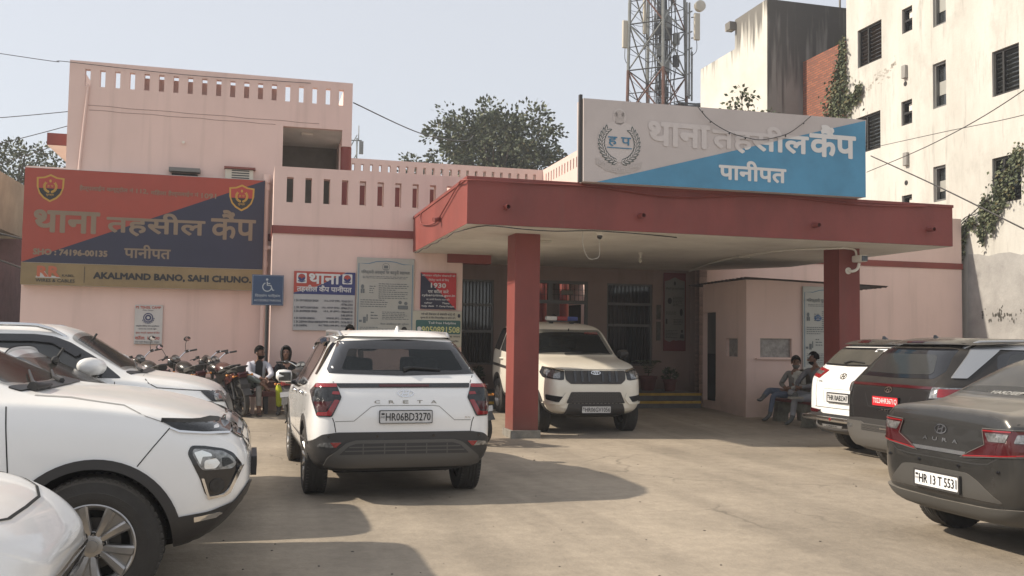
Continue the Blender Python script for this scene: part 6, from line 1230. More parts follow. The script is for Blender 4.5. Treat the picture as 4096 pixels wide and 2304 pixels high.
bm = bmesh.new(); wall(bm, 13.0, 25.52, 0, 16.5, FU(17.6), (.24, 0, 0), [w[:4] for w in WH]); wall(bm, 17.84, 27, 0, 16.5, FV(25.28), (0, .24, 0)); wall(bm, 17.84, 27, 0, 16.5, FV(13.0), (0, .24, 0)); quad(bm, [(17.6, 13, 16.5), (27, 13, 16.5), (27, 25.52, 16.5), (17.6, 25.52, 16.5)]); part(T1, "wall", bm, TALL)
BLK = mat("window_black", (.018, .017, .016), .6); DW = mat("dark_wood", (.075, .055, .042), .7, var=.4, vscale=6); SLG = mat("slat_glass", (.10, .11, .105), .25, var=.3, vscale=4); BLK = mat("window_black", (.018, .017, .016), .6)
for v0, v1, z0, z1, kind in WH:
    bm = bmesh.new(); w = .06; X = 17.66
    for a, b, c_, d in ((v0, v0+w, z0, z1), (v1-w, v1, z0, z1), (v0+w, v1-w, z0, z0+w), (v0+w, v1-w, z1-w, z1)): box(bm, X, X+.10, a, b, c_, d)
    if kind in ('slat', 'shutter'): box(bm, X, X+.08, (v0+v1)/2+.1, (v0+v1)/2+.16, z0+w, z1-w)
    if kind == 'small': box(bm, X, X+.08, v0+w, v1-w, (z0+z1)/2-.03, (z0+z1)/2+.03)
    fr = part(T1, "window", bm, BLK if kind != 'tall' else STEEL)
    bm = bmesh.new(); quad(bm, [(X+.12, v0, z0), (X+.12, v1, z0), (X+.12, v1, z1), (X+.12, v0, z1)]); part(T1, "window_pane", bm, WGLASS, parent=fr)
    bm = bmesh.new()
    if kind in ('slat', 'shutter'):
        n = 9
        for i in range(n):
            zz = z0+w+(z1-z0-2*w)*(i+.5)/n; M = Matrix.Translation((X+.085, 0, zz)) @ Matrix.Rotation(R(35), 4, 'Y'); box(bm, -.05, .05, v0+w, v1-w, -.004, .004, M=M)
        part(T1, "louvre_slats", bm, DW if kind == 'shutter' else SLG, parent=fr)
    elif kind == 'small': box(bm, X+.09, X+.10, v0+w, v0+w+(v1-v0)*.55, z1-w-.28, z1-w-.02); part(T1, "paper_notice", bm, SOFFIT, parent=fr)
    else: box(bm, X+.10, X+.11, v0+w, v1-w, z0+.3*(z1-z0), z0+.6*(z1-z0)); part(T1, "frosted_pane", bm, mat("frosted", (.35, .35, .32), .5), parent=fr)
for v, z in ((22.75, 9.30), (22.72, 6.8)): bm = bmesh.new(); box(bm, 17.50, 17.60, v-.10, v+.06, z-.18, z+.20, bev=.02); part(T1, "meter_box", bm, mat("weathered_tin", (.30, .29, .27), .6, .2))
for v, z in ((22.75, 8.98), (22.75, 6.15)): bm = bmesh.new(); cyl(bm, (17.61, v, z), (17.59, v, z), .07, n=14); part(T1, "vent_hole", bm, BLK)
CR = mat("cement_render", (.40, .39, .37), .9, var=.3, vscale=1.2, col2=(.27, .26, .25), bump=.3, bscale=18)
bm = bmesh.new(); tops = [(13.02+.35*i, 3.85+.05*math.sin(i*1.9)+.04*math.sin(i*.7)) for i in range(22)]
prism(bm, [(13.02, 0)] + tops + [(20.38, 3.85), (20.38, 0)], FU(17.585), (.014, 0, 0)); part(T1, "cement_render", bm, CR)
bm = bmesh.new(); rq = random.Random(6)
for i in range(60):
    v, z, q = rq.uniform(18.2, 19.9), 2.35+rq.gauss(0, .09), rq.uniform(.01, .05); wpoly(bm, [(v+q*rq.uniform(.4, 1)*math.cos(a), z+q*rq.uniform(.5, 1.6)*math.sin(a)) for a in [j*math.pi/3 for j in range(6)]], FU(17.578))
part(T1, "damp_stain", bm, mat("damp", (.09, .085, .075), .9))
# flaking plaster patch
bm = bmesh.new(); rr_ = random.Random(9)
for i in range(70):
    k = rr_.random(); v = 25.35-2.2*k; z = 8.95+.75*math.sin(k*1.2)+rr_.gauss(0, .10); s = rr_.uniform(.02, .08)
    wpoly(bm, [(v+s*rr_.uniform(.5, 1.4)*math.cos(a), z+s*rr_.uniform(.25, .7)*math.sin(a)) for a in [j*math.pi/4 for j in range(8)]], FU(17.597))
part(T1, "flaked_plaster", bm, mat("flake", (.44, .41, .36), .9, var=.3, vscale=20))
T2 = thing("stained_block", "white building with black water stains and a sooty grey end wall", "building", base=(18, 29, 0))
WST = stained("stained_white", (.64, .62, .56), (.06, .055, .05), 13.1, 2.2); GST = stained("sooty_grey", (.24, .235, .225), (.06, .058, .056), 13.1, 6.5, .8)
bm = bmesh.new(); wall(bm, 27.95, 30.15, 0, 13.1, FU(16.24), (.25, 0, 0)); wall(bm, 30.15, 32.85, 0, 12.05, FU(16.24), (.25, 0, 0)); quad(bm, [(16.24, 30.15, 12.05), (20, 30.15, 12.05), (20, 30.15, 13.1), (16.24, 30.15, 13.1)]); box(bm, 15.98, 16.24, 30.05, 30.4, 12.72, 13.0); part(T2, "side_wall", bm, WST)
bm = bmesh.new(); wall(bm, 16.25, 26, 0, 13.1, FV(27.94), (0, .2, 0)); part(T2, "end_wall", bm, GST)
bm = bmesh.new(); quad(bm, [(16.3, 28, 12.9), (26, 28, 12.9), (26, 30.1, 12.9), (16.3, 30.1, 12.9)]); cyl(bm, (19.4, 28.5, 12.9), (19.4, 28.5, 14.2), .035); box(bm, 18.0, 19.2, 28.6, 28.7, 13.25, 13.33); part(T2, "roof", bm, CEM)
BR = mat("brick", (.30, .10, .060), .9, bump=.3, bscale=30)
def bricks():
    n, l = BR.node_tree.nodes, BR.node_tree.links; b = n["Principled BSDF"]; tc = n.new("ShaderNodeTexCoord"); mp = n.new("ShaderNodeMapping"); mp.inputs['Rotation'].default_value = (R(90), 0, R(90)); l.new(tc.outputs['Object'], mp.inputs[0])
    mp2 = n.new("ShaderNodeSeparateXYZ"); cb = n.new("ShaderNodeCombineXYZ"); l.new(tc.outputs['Object'], mp2.inputs[0]); l.new(mp2.outputs[1], cb.inputs[0]); l.new(mp2.outputs[2], cb.inputs[1])
    t = n.new("ShaderNodeTexBrick"); t.inputs['Scale'].default_value = 1; t.inputs['Brick Width'].default_value = .23; t.inputs['Row Height'].default_value = .078; t.inputs['Mortar Size'].default_value = .012
    t.inputs['Color1'].default_value = (.33, .115, .065, 1); t.inputs['Color2'].default_value = (.21, .075, .05, 1); t.inputs['Mortar'].default_value = (.12, .08, .06, 1); l.new(cb.outputs[0], t.inputs[0]); l.new(t.outputs[0], b.inputs['Base Color'])
bricks()
T3 = thing("brick_wall", "bare brick wall between the sooty wall and the white apartment block", "wall", base=(17.6, 26.7, 0)); bm = bmesh.new(); wall(bm, 25.53, 27.93, 0, 11.06, FU(17.58), (.24, 0, 0)); part(T3, "masonry", bm, BR)
# neighbour on the left
t = thing("left_neighbour", "beige and mauve neighbouring house glimpsed at the left edge", "building", base=(-8, 25, 0))
bm = bmesh.new(); wall(bm, -14, -5.35, 0, 3.9, FV(26.0), (0, .2, 0)); wall(bm, 21.6, 26, 0, 3.2, FU(-5.55), (-.2, 0, 0)); part(t, "wall", bm, mat("mauve_brick", (.21, .135, .145), .9, var=.25, vscale=4, bump=.3, bscale=25))
bm = bmesh.new(); prism(bm, [(22.2, 3.95), (22.2, 5.25), (30, 5.35), (30, 4.0)], FU(-5.75), (-6, 0, 0)); part(t, "parapet", bm, mat("beige_plaster", (.33, .285, .205), .9, var=.3, vscale=1.5, bump=.2, bscale=20))
bm = bmesh.new(); box(bm, -6.25, -6.05, 21.4, 21.6, 0, 3.95); part(t, "pillar", bm, mat("brick_red_pillar", (.23, .08, .06), .8))
bm = bmesh.new(); box(bm, -9, -5.75, 22.0, 22.1, 0, 2.05); part(t, "gate_panel", bm, mat("ochre_gate", (.26, .19, .10), .7, var=.2, vscale=3))
# ================================================================ people
SKINM = mat("skin_brown", (.19, .098, .062), .55, var=.12, vscale=30); HAIRM = mat("hair_black", (.008, .007, .006), .95, spec=.05)
def skin_body(J, bones, mats, sub=2):
    """J: joint -> (position, radius); bones: (a, b, material index). One continuous skinned surface."""
    bm = bmesh.new(); sl = bm.verts.layers.skin.verify(); vs = {}
    for k, (p, r_) in J.items():
        v = bm.verts.new(p); vs[k] = v; rr = r_ if isinstance(r_, tuple) else (r_, r_); v[sl].radius = rr
    first = list(J)[0]; vs[first][sl].use_root = True
    for a, b, _ in bones: bm.edges.new((vs[a], vs[b]))
    me = bpy.data.meshes.new("p"); bm.to_mesh(me); bm.free(); o = bpy.data.objects.new("p", me); COL.objects.link(o)
    m = o.modifiers.new("s", 'SKIN'); m.use_smooth_shade = True; m.branch_smoothing = .6
    m = o.modifiers.new("u", 'SUBSURF'); m.levels = sub; m.render_levels = sub
    dg = bpy.context.evaluated_depsgraph_get(); dg.update(); m2 = bpy.data.meshes.new_from_object(o.evaluated_get(dg)); bpy.data.objects.remove(o); bpy.data.meshes.remove(me)
    A = [(np.array(J[a][0]), np.array(J[b][0]), mi) for a, b, mi in bones]; m2.materials.clear()
    for q in mats: m2.materials.append(q)
    for p in m2.polygons:
        c_ = np.array(p.center[:]); best = (1e9, 0)
        for a, b, mi in A:
            d = b-a; t = min(max(np.dot(c_-a, d)/max(np.dot(d, d), 1e-9), 0), 1); k = np.linalg.norm(c_-a-d*t)
            if k < best[0]: best = (k, mi)
        p.material_index = best[1]; p.use_smooth = True
    return m2
def add_hand(J, B, pre, wrist, d, side, mi, curl=.5):
    """palm, four unequal fingers and a thumb off the side of the palm"""
    w = V3(wrist); d = V3(d).normalized(); s = V3(side).normalized(); n = d.cross(s).normalized()
    J[pre+'palm'] = (w+d*.055, (.028, .018))
    B.append((pre+'wrist', pre+'palm', mi))
    for i, (o_, L_) in enumerate(((-.028, .066), (-.010, .078), (.010, .072), (.028, .055))):
        a = w+d*.085+s*o_; b = a+(d*(1-curl*.4)+n*curl*.5)*L_*.55; c_ = b+(d*(1-curl)+n*curl)*L_*.5
        J[pre+'f%da' % i] = (a, .0095); J[pre+'f%db' % i] = (b, .0085); J[pre+'f%dc' % i] = (c_, .0075)
        B += [(pre+'palm', pre+'f%da' % i, mi), (pre+'f%da' % i, pre+'f%db' % i, mi), (pre+'f%db' % i, pre+'f%dc' % i, mi)]
    a = w+d*.03+s*-.034; J[pre+'ta'] = (a, .011); J[pre+'tb'] = (a+d*.035-s*.022+n*.012, .009); B += [(pre+'palm', pre+'ta', mi), (pre+'ta', pre+'tb', mi)]
def person(name, label, J, bones, mats, base, look, hair=None, cap=None, beard=None, head='head', extra=None):
    t = thing(name, label, "person", base=base); me = skin_body(J, bones, mats); me.transform(t.pre)
    o = bpy.data.objects.new("body", me); COL.objects.link(o); o.parent = t.o
    h = V3(J[head][0]); f = V3(look).normalized(); s = f.cross(V3((0, 0, 1))).normalized(); upv = s.cross(f).normalized(); M = Matrix((s, f, upv)).transposed()
    bm = bmesh.new()
    for q in (1, -1): ball(bm, h+s*.032*q+f*.088+upv*.012, .013, .008, .007, 10, 0, M)
    part(t, "eyes", bm, HAIRM)
    bm = bmesh.new()
    for q in (1, -1): ball(bm, h+s*.032*q+f*.090+upv*.030, .020, .006, .005, 8, 0, M)
    part(t, "eyebrows", bm, HAIRM)
    bm = bmesh.new(); ball(bm, h+f*.087-upv*.052, .024, .008, .007, 10, 0, M); part(t, "mouth", bm, mat("lips", (.15, .055, .045), .5))
    bm = bmesh.new()
    for q in (1, -1): ball(bm, h+s*.083*q-upv*.005, .012, .020, .030, 10, 0, M)
    ball(bm, h+f*.098-upv*.015, .014, .020, .022, 10, 0, M); part(t, "nose_and_ears", bm, SKINM)
    def shell(nm, m, rx, ry, rz, off, zmin, front, wob=.004):
        bm = bmesh.new(); r = bmesh.ops.create_uvsphere(bm, u_segments=28, v_segments=18, radius=1); rg_ = random.Random(4)
        for v in list(bm.verts):
            if v.co.z < zmin or (v.co.y > front and v.co.z < .42): bm.verts.remove(v)
        for v in bm.verts: v.co = M @ (V3((v.co.x*rx, v.co.y*ry, v.co.z*rz))*(1+rg_.uniform(-wob, wob)*8)) + h + M @ V3(off)
        for fc in bm.faces: fc.smooth = True
        part(t, nm, bm, m)
    if hair: shell("hair", HAIRM, .090, .104, .118, (0, -.010, .026), -.45, .25)
    if cap: shell("cap", cap, .096, .110, .118, (0, -.006, .030), -.35, .30, .001)
    if beard:
        bm = bmesh.new(); r = bmesh.ops.create_uvsphere(bm, u_segments=22, v_segments=14, radius=1)
        for v in list(bm.verts):
            if v.co.z > -.05 or v.co.y < -.1: bm.verts.remove(v)
        for v in bm.verts: v.co = M @ V3((v.co.x*.080, v.co.y*.094, v.co.z*.098)) + h + M @ V3((0, .008, -.025))
        part(t, "beard", bm, beard)
    return t
def head_chain(J, B, neck, head, f, sk, cl=None):
    """neck, jaw and skull joints"""
    h = V3(head); f = V3(f).normalized()
    J['neck'] = (V3(neck), .056); J['jaw'] = (h+f*.022+V3((0, 0, -.066)), (.056, .060)); J['head'] = (h, (.078, .090)); J['crown'] = (h-f*.012+V3((0, 0, .070)), (.060, .070))
    B += [('chest', 'neck', sk), ('neck', 'jaw', sk), ('jaw', 'head', sk), ('head', 'crown', sk)]
def leg(J, B, pre, hip, knee, ankle, toe, tr, sh, thick=1.0, bare=None):
    J[pre+'hip'] = (hip, .088*thick); J[pre+'thigh'] = (V3(hip).lerp(V3(knee), .5), .080*thick); J[pre+'knee'] = (knee, .064*thick); J[pre+'calf'] = (V3(knee).lerp(V3(ankle), .4), .058*thick)
    J[pre+'cuff'] = (V3(knee).lerp(V3(ankle), .85), .050*thick); J[pre+'ankle'] = (ankle, .040); J[pre+'foot'] = (V3(ankle).lerp(V3(toe), .55)+V3((0, 0, -.035)), (.044, .034)); J[pre+'toe'] = (V3(toe), (.040, .022))
    b = sh if bare is None else bare
    B += [('pelvis', pre+'hip', tr), (pre+'hip', pre+'thigh', tr), (pre+'thigh', pre+'knee', tr), (pre+'knee', pre+'calf', tr), (pre+'calf', pre+'cuff', tr), (pre+'cuff', pre+'ankle', b), (pre+'ankle', pre+'foot', sh), (pre+'foot', pre+'toe', sh)]
def arm(J, B, pre, sho, elb, wri, hd, side, cl, sk, curl=.5, thick=1.0):
    J[pre+'sho'] = (sho, .062*thick); J[pre+'elb'] = (elb, .048*thick); J[pre+'fore'] = (V3(elb).lerp(V3(wri), .5), .042*thick); J[pre+'cuff'] = (V3(elb).lerp(V3(wri), .9), .036*thick); J[pre+'wrist'] = (wri, .026)
    B += [('chest', pre+'sho', cl), (pre+'sho', pre+'elb', cl), (pre+'elb', pre+'fore', cl), (pre+'fore', pre+'cuff', cl), (pre+'cuff', pre+'wrist', sk)]
    add_hand(J, B, pre, wri, hd, side, sk, curl)
CL = lambda n, c_, **k: mat(n, c_, .9, var=k.pop('var', .18), vscale=9, bump=.35, bscale=26, **k)
# man in the white shirt on the red bench
J = {}; B = []
J['pelvis'] = ((.07, 18.32, .64), (.13, .11)); J['belly'] = ((.07, 18.30, .80), (.125, .10)); J['chest'] = ((.08, 18.27, .99), (.145, .105)); B += [('pelvis', 'belly', 1), ('belly', 'chest', 1)]
head_chain(J, B, (.09, 18.25, 1.13), (.105, 18.22, 1.255), (.75, -.66, -.05), 0)
leg(J, B, 'r', (-.03, 18.28, .64), (-.17, 17.98, .86), (.19, 17.86, .70), (.30, 17.80, .58), 2, 0, 1.0); leg(J, B, 'l', (.16, 18.26, .64), (.10, 17.90, .63), (.11, 17.90, .24), (.13, 17.72, .155), 3, 0, .95, bare=0)
arm(J, B, 'R', (-.09, 18.27, 1.06), (-.08, 18.02, .88), (.15, 17.83, .80), (1, -.2, -.5), (0, -.3, 1), 1, 0); arm(J, B, 'L', (.25, 18.27, 1.06), (.33, 18.05, .86), (.22, 17.82, .79), (-.4, -.1, -.9), (1, 0, 0), 1, 0)
t = person("person", "man in white shirt and pale trousers sitting cross-legged on the red bench, head turned aside", J, B, [SKINM, CL("shirt_white", (.55, .55, .60)), CL("jeans_greengrey", (.15, .18, .16)), CL("trousers_pale", (.36, .345, .32))], (.07, 18.0, .14), (.75, -.66, -.05), hair=True, beard=HAIRM)
bm = bmesh.new(); prism(bm, rnd([(.02, .68), (.15, .68), (.165, 1.08), (.12, 1.12), (.06, 1.12), (.035, 1.08)], .02), FV(18.155), (0, .03, 0)); part(t, "dark_undershirt", bm, CL("black_cloth", (.012, .012, .014)))
for x, y in ((.12, 17.78), (-.06, 17.80)):
    bm = bmesh.new(); prism(bm, [(x+.048*a, y+.115*b) for a, b in ((-1, -.7), (-.7, -1), (.7, -1), (1, -.7), (.8, .6), (.5, 1), (-.5, 1), (-.8, .6))], lambda a, b: V3((a, b, .130)), (0, 0, .018)); tube(bm, smooth_pts([(x-.045, y-.01, .15), (x, y-.07, .185), (x+.045, y-.01, .15)], 4), .008, 6)
    tag(part(t, "slipper", bm, BLACKP))
# woman in black
J = {}; B = []
J['pelvis'] = ((.62, 18.33, .62), (.17, .14)); J['belly'] = ((.61, 18.31, .80), (.165, .13)); J['chest'] = ((.60, 18.28, .99), (.155, .115)); B += [('pelvis', 'belly', 1), ('belly', 'chest', 1)]
head_chain(J, B, (.59, 18.26, 1.13), (.575, 18.22, 1.26), (-.12, -1, -.04), 0)
leg(J, B, 'r', (.52, 18.28, .62), (.47, 17.92, .62), (.47, 17.98, .24), (.44, 17.80, .165), 2, 3, 1.25); leg(J, B, 'l', (.72, 18.28, .62), (.70, 17.92, .62), (.70, 17.96, .24), (.70, 17.78, .165), 2, 3, 1.25)
arm(J, B, 'R', (.44, 18.28, 1.03), (.37, 18.12, .80), (.52, 17.95, .72), (.8, -.5, 0), (0, 0, 1), 1, 0, thick=1.2); arm(J, B, 'L', (.76, 18.28, 1.03), (.84, 18.1, .80), (.68, 17.95, .72), (-.8, -.5, 0), (0, 0, 1), 1, 0, thick=1.2)
BLKC = CL("black_cloth", (.012, .012, .014))
t = person("person", "woman in black headscarf and yellow-green trousers sitting on the red bench", J, B, [mat("skin_light", (.27, .145, .10), .55), BLKC, CL("trousers_yellow", (.42, .46, .02)), BLACKP], (.6, 18.0, .14), (-.12, -1, -.04))
bm = bmesh.new(); r = bmesh.ops.create_uvsphere(bm, u_segments=32, v_segments=22, radius=1); h = V3((.575, 18.235, 1.262))
for v in list(bm.verts):
    if v.co.y < -.62 and abs(v.co.x) < .62 and -.72 < v.co.z < .70: bm.verts.remove(v)
for v in bm.verts: v.co = V3((v.co.x*.108*(1+.5*max(0, -v.co.z-.5)), v.co.y*.125, v.co.z*(.145 if v.co.z > 0 else .205))) + h
for f in bm.faces: f.smooth = True
part(t, "headscarf", bm, BLKC)
# two men on the concrete bench
J = {}; B = []
J['pelvis'] = ((10.20, 16.42, .60), (.14, .13)); J['belly'] = ((10.17, 16.42, .78), (.145, .12)); J['chest'] = ((10.15, 16.41, .95), (.15, .115)); B += [('pelvis', 'belly', 1), ('belly', 'chest', 1)]
head_chain(J, B, (10.15, 16.40, 1.09), (10.14, 16.38, 1.205), (-.45, -.9, -.02), 0)
leg(J, B, 'r', (10.10, 16.50, .60), (9.66, 16.56, .66), (9.42, 16.36, .54), (9.26, 16.28, .50), 2, 3); leg(J, B, 'l', (10.10, 16.32, .60), (9.64, 16.36, .58), (9.56, 16.36, .20), (9.38, 16.33, .115), 2, 3, .92)
arm(J, B, 'R', (10.10, 16.60, 1.00), (9.98, 16.66, .78), (9.94, 16.44, .72), (.2, -1, 0), (0, 0, 1), 1, 0); arm(J, B, 'L', (10.16, 16.20, 1.00), (10.14, 16.10, .78), (9.96, 16.30, .71), (-.5, .6, 0), (0, 0, 1), 4, 0)
t = person("person", "bearded man in dark cap, grey vest and blue jeans sitting cross-legged on the concrete bench", J, B, [SKINM, CL("vest_grey", (.22, .215, .20)), CL("jeans_blue", (.10, .125, .175)), mat("trainer_grey", (.12, .125, .12), .7, var=.6, vscale=40), CL("shirt_cream", (.46, .45, .41))], (10.1, 16.4, .06), (-.45, -.9, -.02), cap=CL("cap_dark", (.02, .016, .015)), beard=mat("beard_grey", (.13, .12, .11), .9))
J = {}; B = []
J['pelvis'] = ((10.18, 15.70, .58), (.14, .13)); J['belly'] = ((10.19, 15.70, .78), (.145, .125)); J['chest'] = ((10.16, 15.70, 1.02), (.155, .12)); B += [('pelvis', 'belly', 1), ('belly', 'chest', 1)]
head_chain(J, B, (10.14, 15.71, 1.17), (10.11, 15.74, 1.29), (-.93, .30, -.1), 0)
leg(J, B, 'r', (10.08, 15.80, .58), (9.72, 15.92, .66), (9.66, 15.60, .63), (9.50, 15.47, .62), 2, 3, 1.05); leg(J, B, 'l', (10.08, 15.60, .58), (9.68, 15.68, .54), (9.64, 15.70, .19), (9.46, 15.66, .10), 2, 3, 1.05)
arm(J, B, 'R', (10.08, 15.90, 1.07), (9.92, 15.98, .84), (9.80, 15.80, .74), (-.5, -.8, 0), (0, 0, 1), 1, 0); arm(J, B, 'L', (10.14, 15.50, 1.07), (9.96, 15.44, .82), (9.80, 15.66, .76), (-.4, .8, 0), (0, 0, 1), 1, 0)
t = person("person", "man in grey sweater and grey trousers turned to his neighbour on the concrete bench", J, B, [SKINM, CL("sweater_grey", (.17, .17, .18)), CL("trousers_grey", (.28, .285, .30)), mat("trainer_grey", (.12, .125, .12), .7, var=.6, vscale=40)], (10.1, 15.7, .04), (-.93, .30, -.1), hair=True, beard=HAIRM)
bm = bmesh.new(); prism(bm, rnd([(9.42, .560), (9.70, .560), (9.72, .60), (9.44, .605)], .02), FV(15.43), (0, .09, 0)); part(t, "shoe_sole", bm, mat("sole_cream", (.26, .24, .20), .8))
def stander(label, u, v, z, head_top, look, shirt, trou):
    k = head_top-z; J = {}; B = []; f = V3(look).normalized(); s = f.cross(V3((0, 0, 1))); P = lambda a, b, c_: V3((u, v, z))+s*a+f*b+V3((0, 0, c_*k))
    J['pelvis'] = (P(0, 0, .53), (.15, .12)); J['belly'] = (P(0, 0, .63), (.14, .11)); J['chest'] = (P(0, 0, .75), (.16, .115)); B += [('pelvis', 'belly', 1), ('belly', 'chest', 1)]
    head_chain(J, B, P(0, .01, .845), P(0, .02, .918), f, 0)
    for q, n_ in ((1, 'l'), (-1, 'r')):
        leg(J, B, n_, P(.09*q, 0, .50), P(.10*q, .01, .28), P(.10*q, -.01, .055), P(.12*q, .15, .02), 2, 3); arm(J, B, n_.upper(), P(.19*q, 0, .80), P(.24*q, -.02, .62), P(.23*q, .06, .48), -V3((0, 0, 1))+f*.2, f, 1, 0)
    return person("person", label, J, B, [SKINM, shirt, trou, BLACKP], (u, v, z), look, hair=True)
stander("person standing behind the white SUV, only black hair above its roof", 1.67, 17.5, gz(17.5), 1.80, (.2, -1, 0), CL("shirt_brown", (.10, .07, .05)), CL("trousers_dark", (.03, .03, .04)))
stander("dark-haired person in the station doorway behind the police SUV", 6.42, 20.2, .46, 2.14, (.3, 1, 0), BLKC, CL("trousers_dark", (.03, .03, .04)))

# ================================================================ benches and pots
BWD = mat("bench_maroon", (.14, .035, .03), .55, var=.25, vscale=5)
t = thing("bench", "maroon slatted bench with man and woman on it by the pink wall", "bench", base=(.55, 18.2, .15))
for z in (.60, .735, .885): bm = bmesh.new(); box(bm, -.18, 1.35, 18.47, 18.50, z, z+.105, bev=.006); part(t, "backrest_slat", bm, BWD)
for v in (18.06, 18.20, 18.34): bm = bmesh.new(); box(bm, -.18, 1.35, v, v+.125, .505, .54, bev=.006); part(t, "seat_slat", bm, BWD)
bm = bmesh.new(); box(bm, -.18, 1.35, 18.04, 18.06, .46, .54, bev=.004); part(t, "front_rail", bm, BWD)
for u in (0.0, .24, 1.1):
    bm = bmesh.new(); box(bm, u-.035, u+.035, 18.08, 18.14, .13, .505); box(bm, u-.035, u+.035, 18.40, 18.46, .13, .505); box(bm, u-.03, u+.03, 18.5, 18.53, .40, .99); part(t, "leg", bm, BLACKP if u > .1 else PINK)
CONC = mat("bench_concrete", (.17, .16, .125), .9, var=.5, vscale=7, bump=.4, bscale=30)
t = thing("bench", "worn concrete bench with maroon seat by the sentry booth", "bench", base=(10.1, 16, .06))
bm = bmesh.new(); box(bm, 9.80, 10.38, 15.25, 16.75, .455, .50, bev=.008); part(t, "seat", bm, BWD)
bm = bmesh.new(); prism(bm, [(15.3, .5), (16.75, .5), (16.75, .95)] + ell(16.6, .95, .15, .12, 8, 0, 90) + [(16.0, 1.06), (15.45, 1.07), (15.3, 1.0)], FU(10.38), (.07, 0, 0)); part(t, "backrest", bm, CONC)
for v in (16.45, 15.45):
    bm = bmesh.new(); prism(bm, [(9.74, .04), (9.78, .26), (9.80, .45), (10.40, .45), (10.44, .04), (10.30, .04), (10.28, .22), (10.2, .29), (10.1, .29), (10.02, .22), (10.0, .04)], FV(v), (0, .14, 0)); part(t, "leg", bm, CONC)
TERRA = mat("terracotta", (.13, .035, .028), .75, var=.3, vscale=6)
LEAFM = [mat("leaf_green_%s" % n_, c_, .6, spec=.3) for n_, c_ in (("dark", (.055, .070, .040)), ("mid", (.098, .115, .062)), ("light", (.16, .17, .095)), ("dry", (.13, .11, .05)))]
def leaf_quad(bm, p, d, s, w, mi):
    d = V3(d).normalized(); a = d.cross(V3((random.uniform(-1, 1), random.uniform(-1, 1), random.uniform(-1, 1)))).normalized(); n_ = d.cross(a)
    f = bm.faces.new([bm.verts.new(p), bm.verts.new(p+d*s*.45+a*w*.5+n_*s*.06), bm.verts.new(p+d*s), bm.verts.new(p+d*s*.45-a*w*.5+n_*s*.06)]); f.material_index = mi
def rdir(): 
    while True:
        v = V3((random.uniform(-1, 1), random.uniform(-1, 1), random.uniform(-1, 1)))
        if .05 < v.length < 1: return v.normalized()
def pot(u, v, z, r, h, label, kind):
    t = thing("potted_plant", label, "plant", base=(u, v, z)); bm = bmesh.new(); lathe(bm, [(r*.72, 0), (r*.95, h*.78), (r*1.06, h*.79), (r*1.08, h), (r*.95, h), (r*.9, h*.9), (.001, h*.88)], (u, v, z), n=24); part(t, "pot", bm, TERRA, smooth=40)
    bm = bmesh.new(); tube(bm, [(u, v, z+h*.85), (u+.01, v, z+h+.12)], .012, 6); part(t, "stem", bm, mat("bark", (.09, .07, .05), .9))
    bm = bmesh.new(); c_ = V3((u, v, z+h+(.20 if kind == 'palm' else .10)))
    if kind == 'palm':
        for k in range(11):
            a = k*2*math.pi/11+random.uniform(-.2, .2); L_ = random.uniform(.25, .40)
            for i in range(14):
                q = i/14; p = V3((u+L_*q*math.cos(a), v+L_*q*math.sin(a), z+h+.10+.26*math.sin(q*2.2)))
                for s in (1, -1): leaf_quad(bm, p, V3((math.cos(a+s*.9), math.sin(a+s*.9), -.35)), .11*(1-q*.4), .018, random.choice((0, 1, 1)))
    else:
        for k in range(170): d = rdir(); leaf_quad(bm, c_+V3((d.x*.15, d.y*.15, d.z*.13))*random.random()**.4, d+V3((0, 0, .2)), .085, .04, random.choice((0, 0, 1)))
    part(t, "foliage", bm, LEAFM)
pot(8.70, 20.2, .46, .20, .33, "terracotta pot with a small feathery palm on the porch step", 'palm'); pot(9.10, 19.9, .46, .15, .27, "smaller terracotta pot with a bushy plant on the porch step", 'bush'); pot(4.70, 20.3, .46, .16, .26, "bushy potted plant under the left porch window", 'bush')

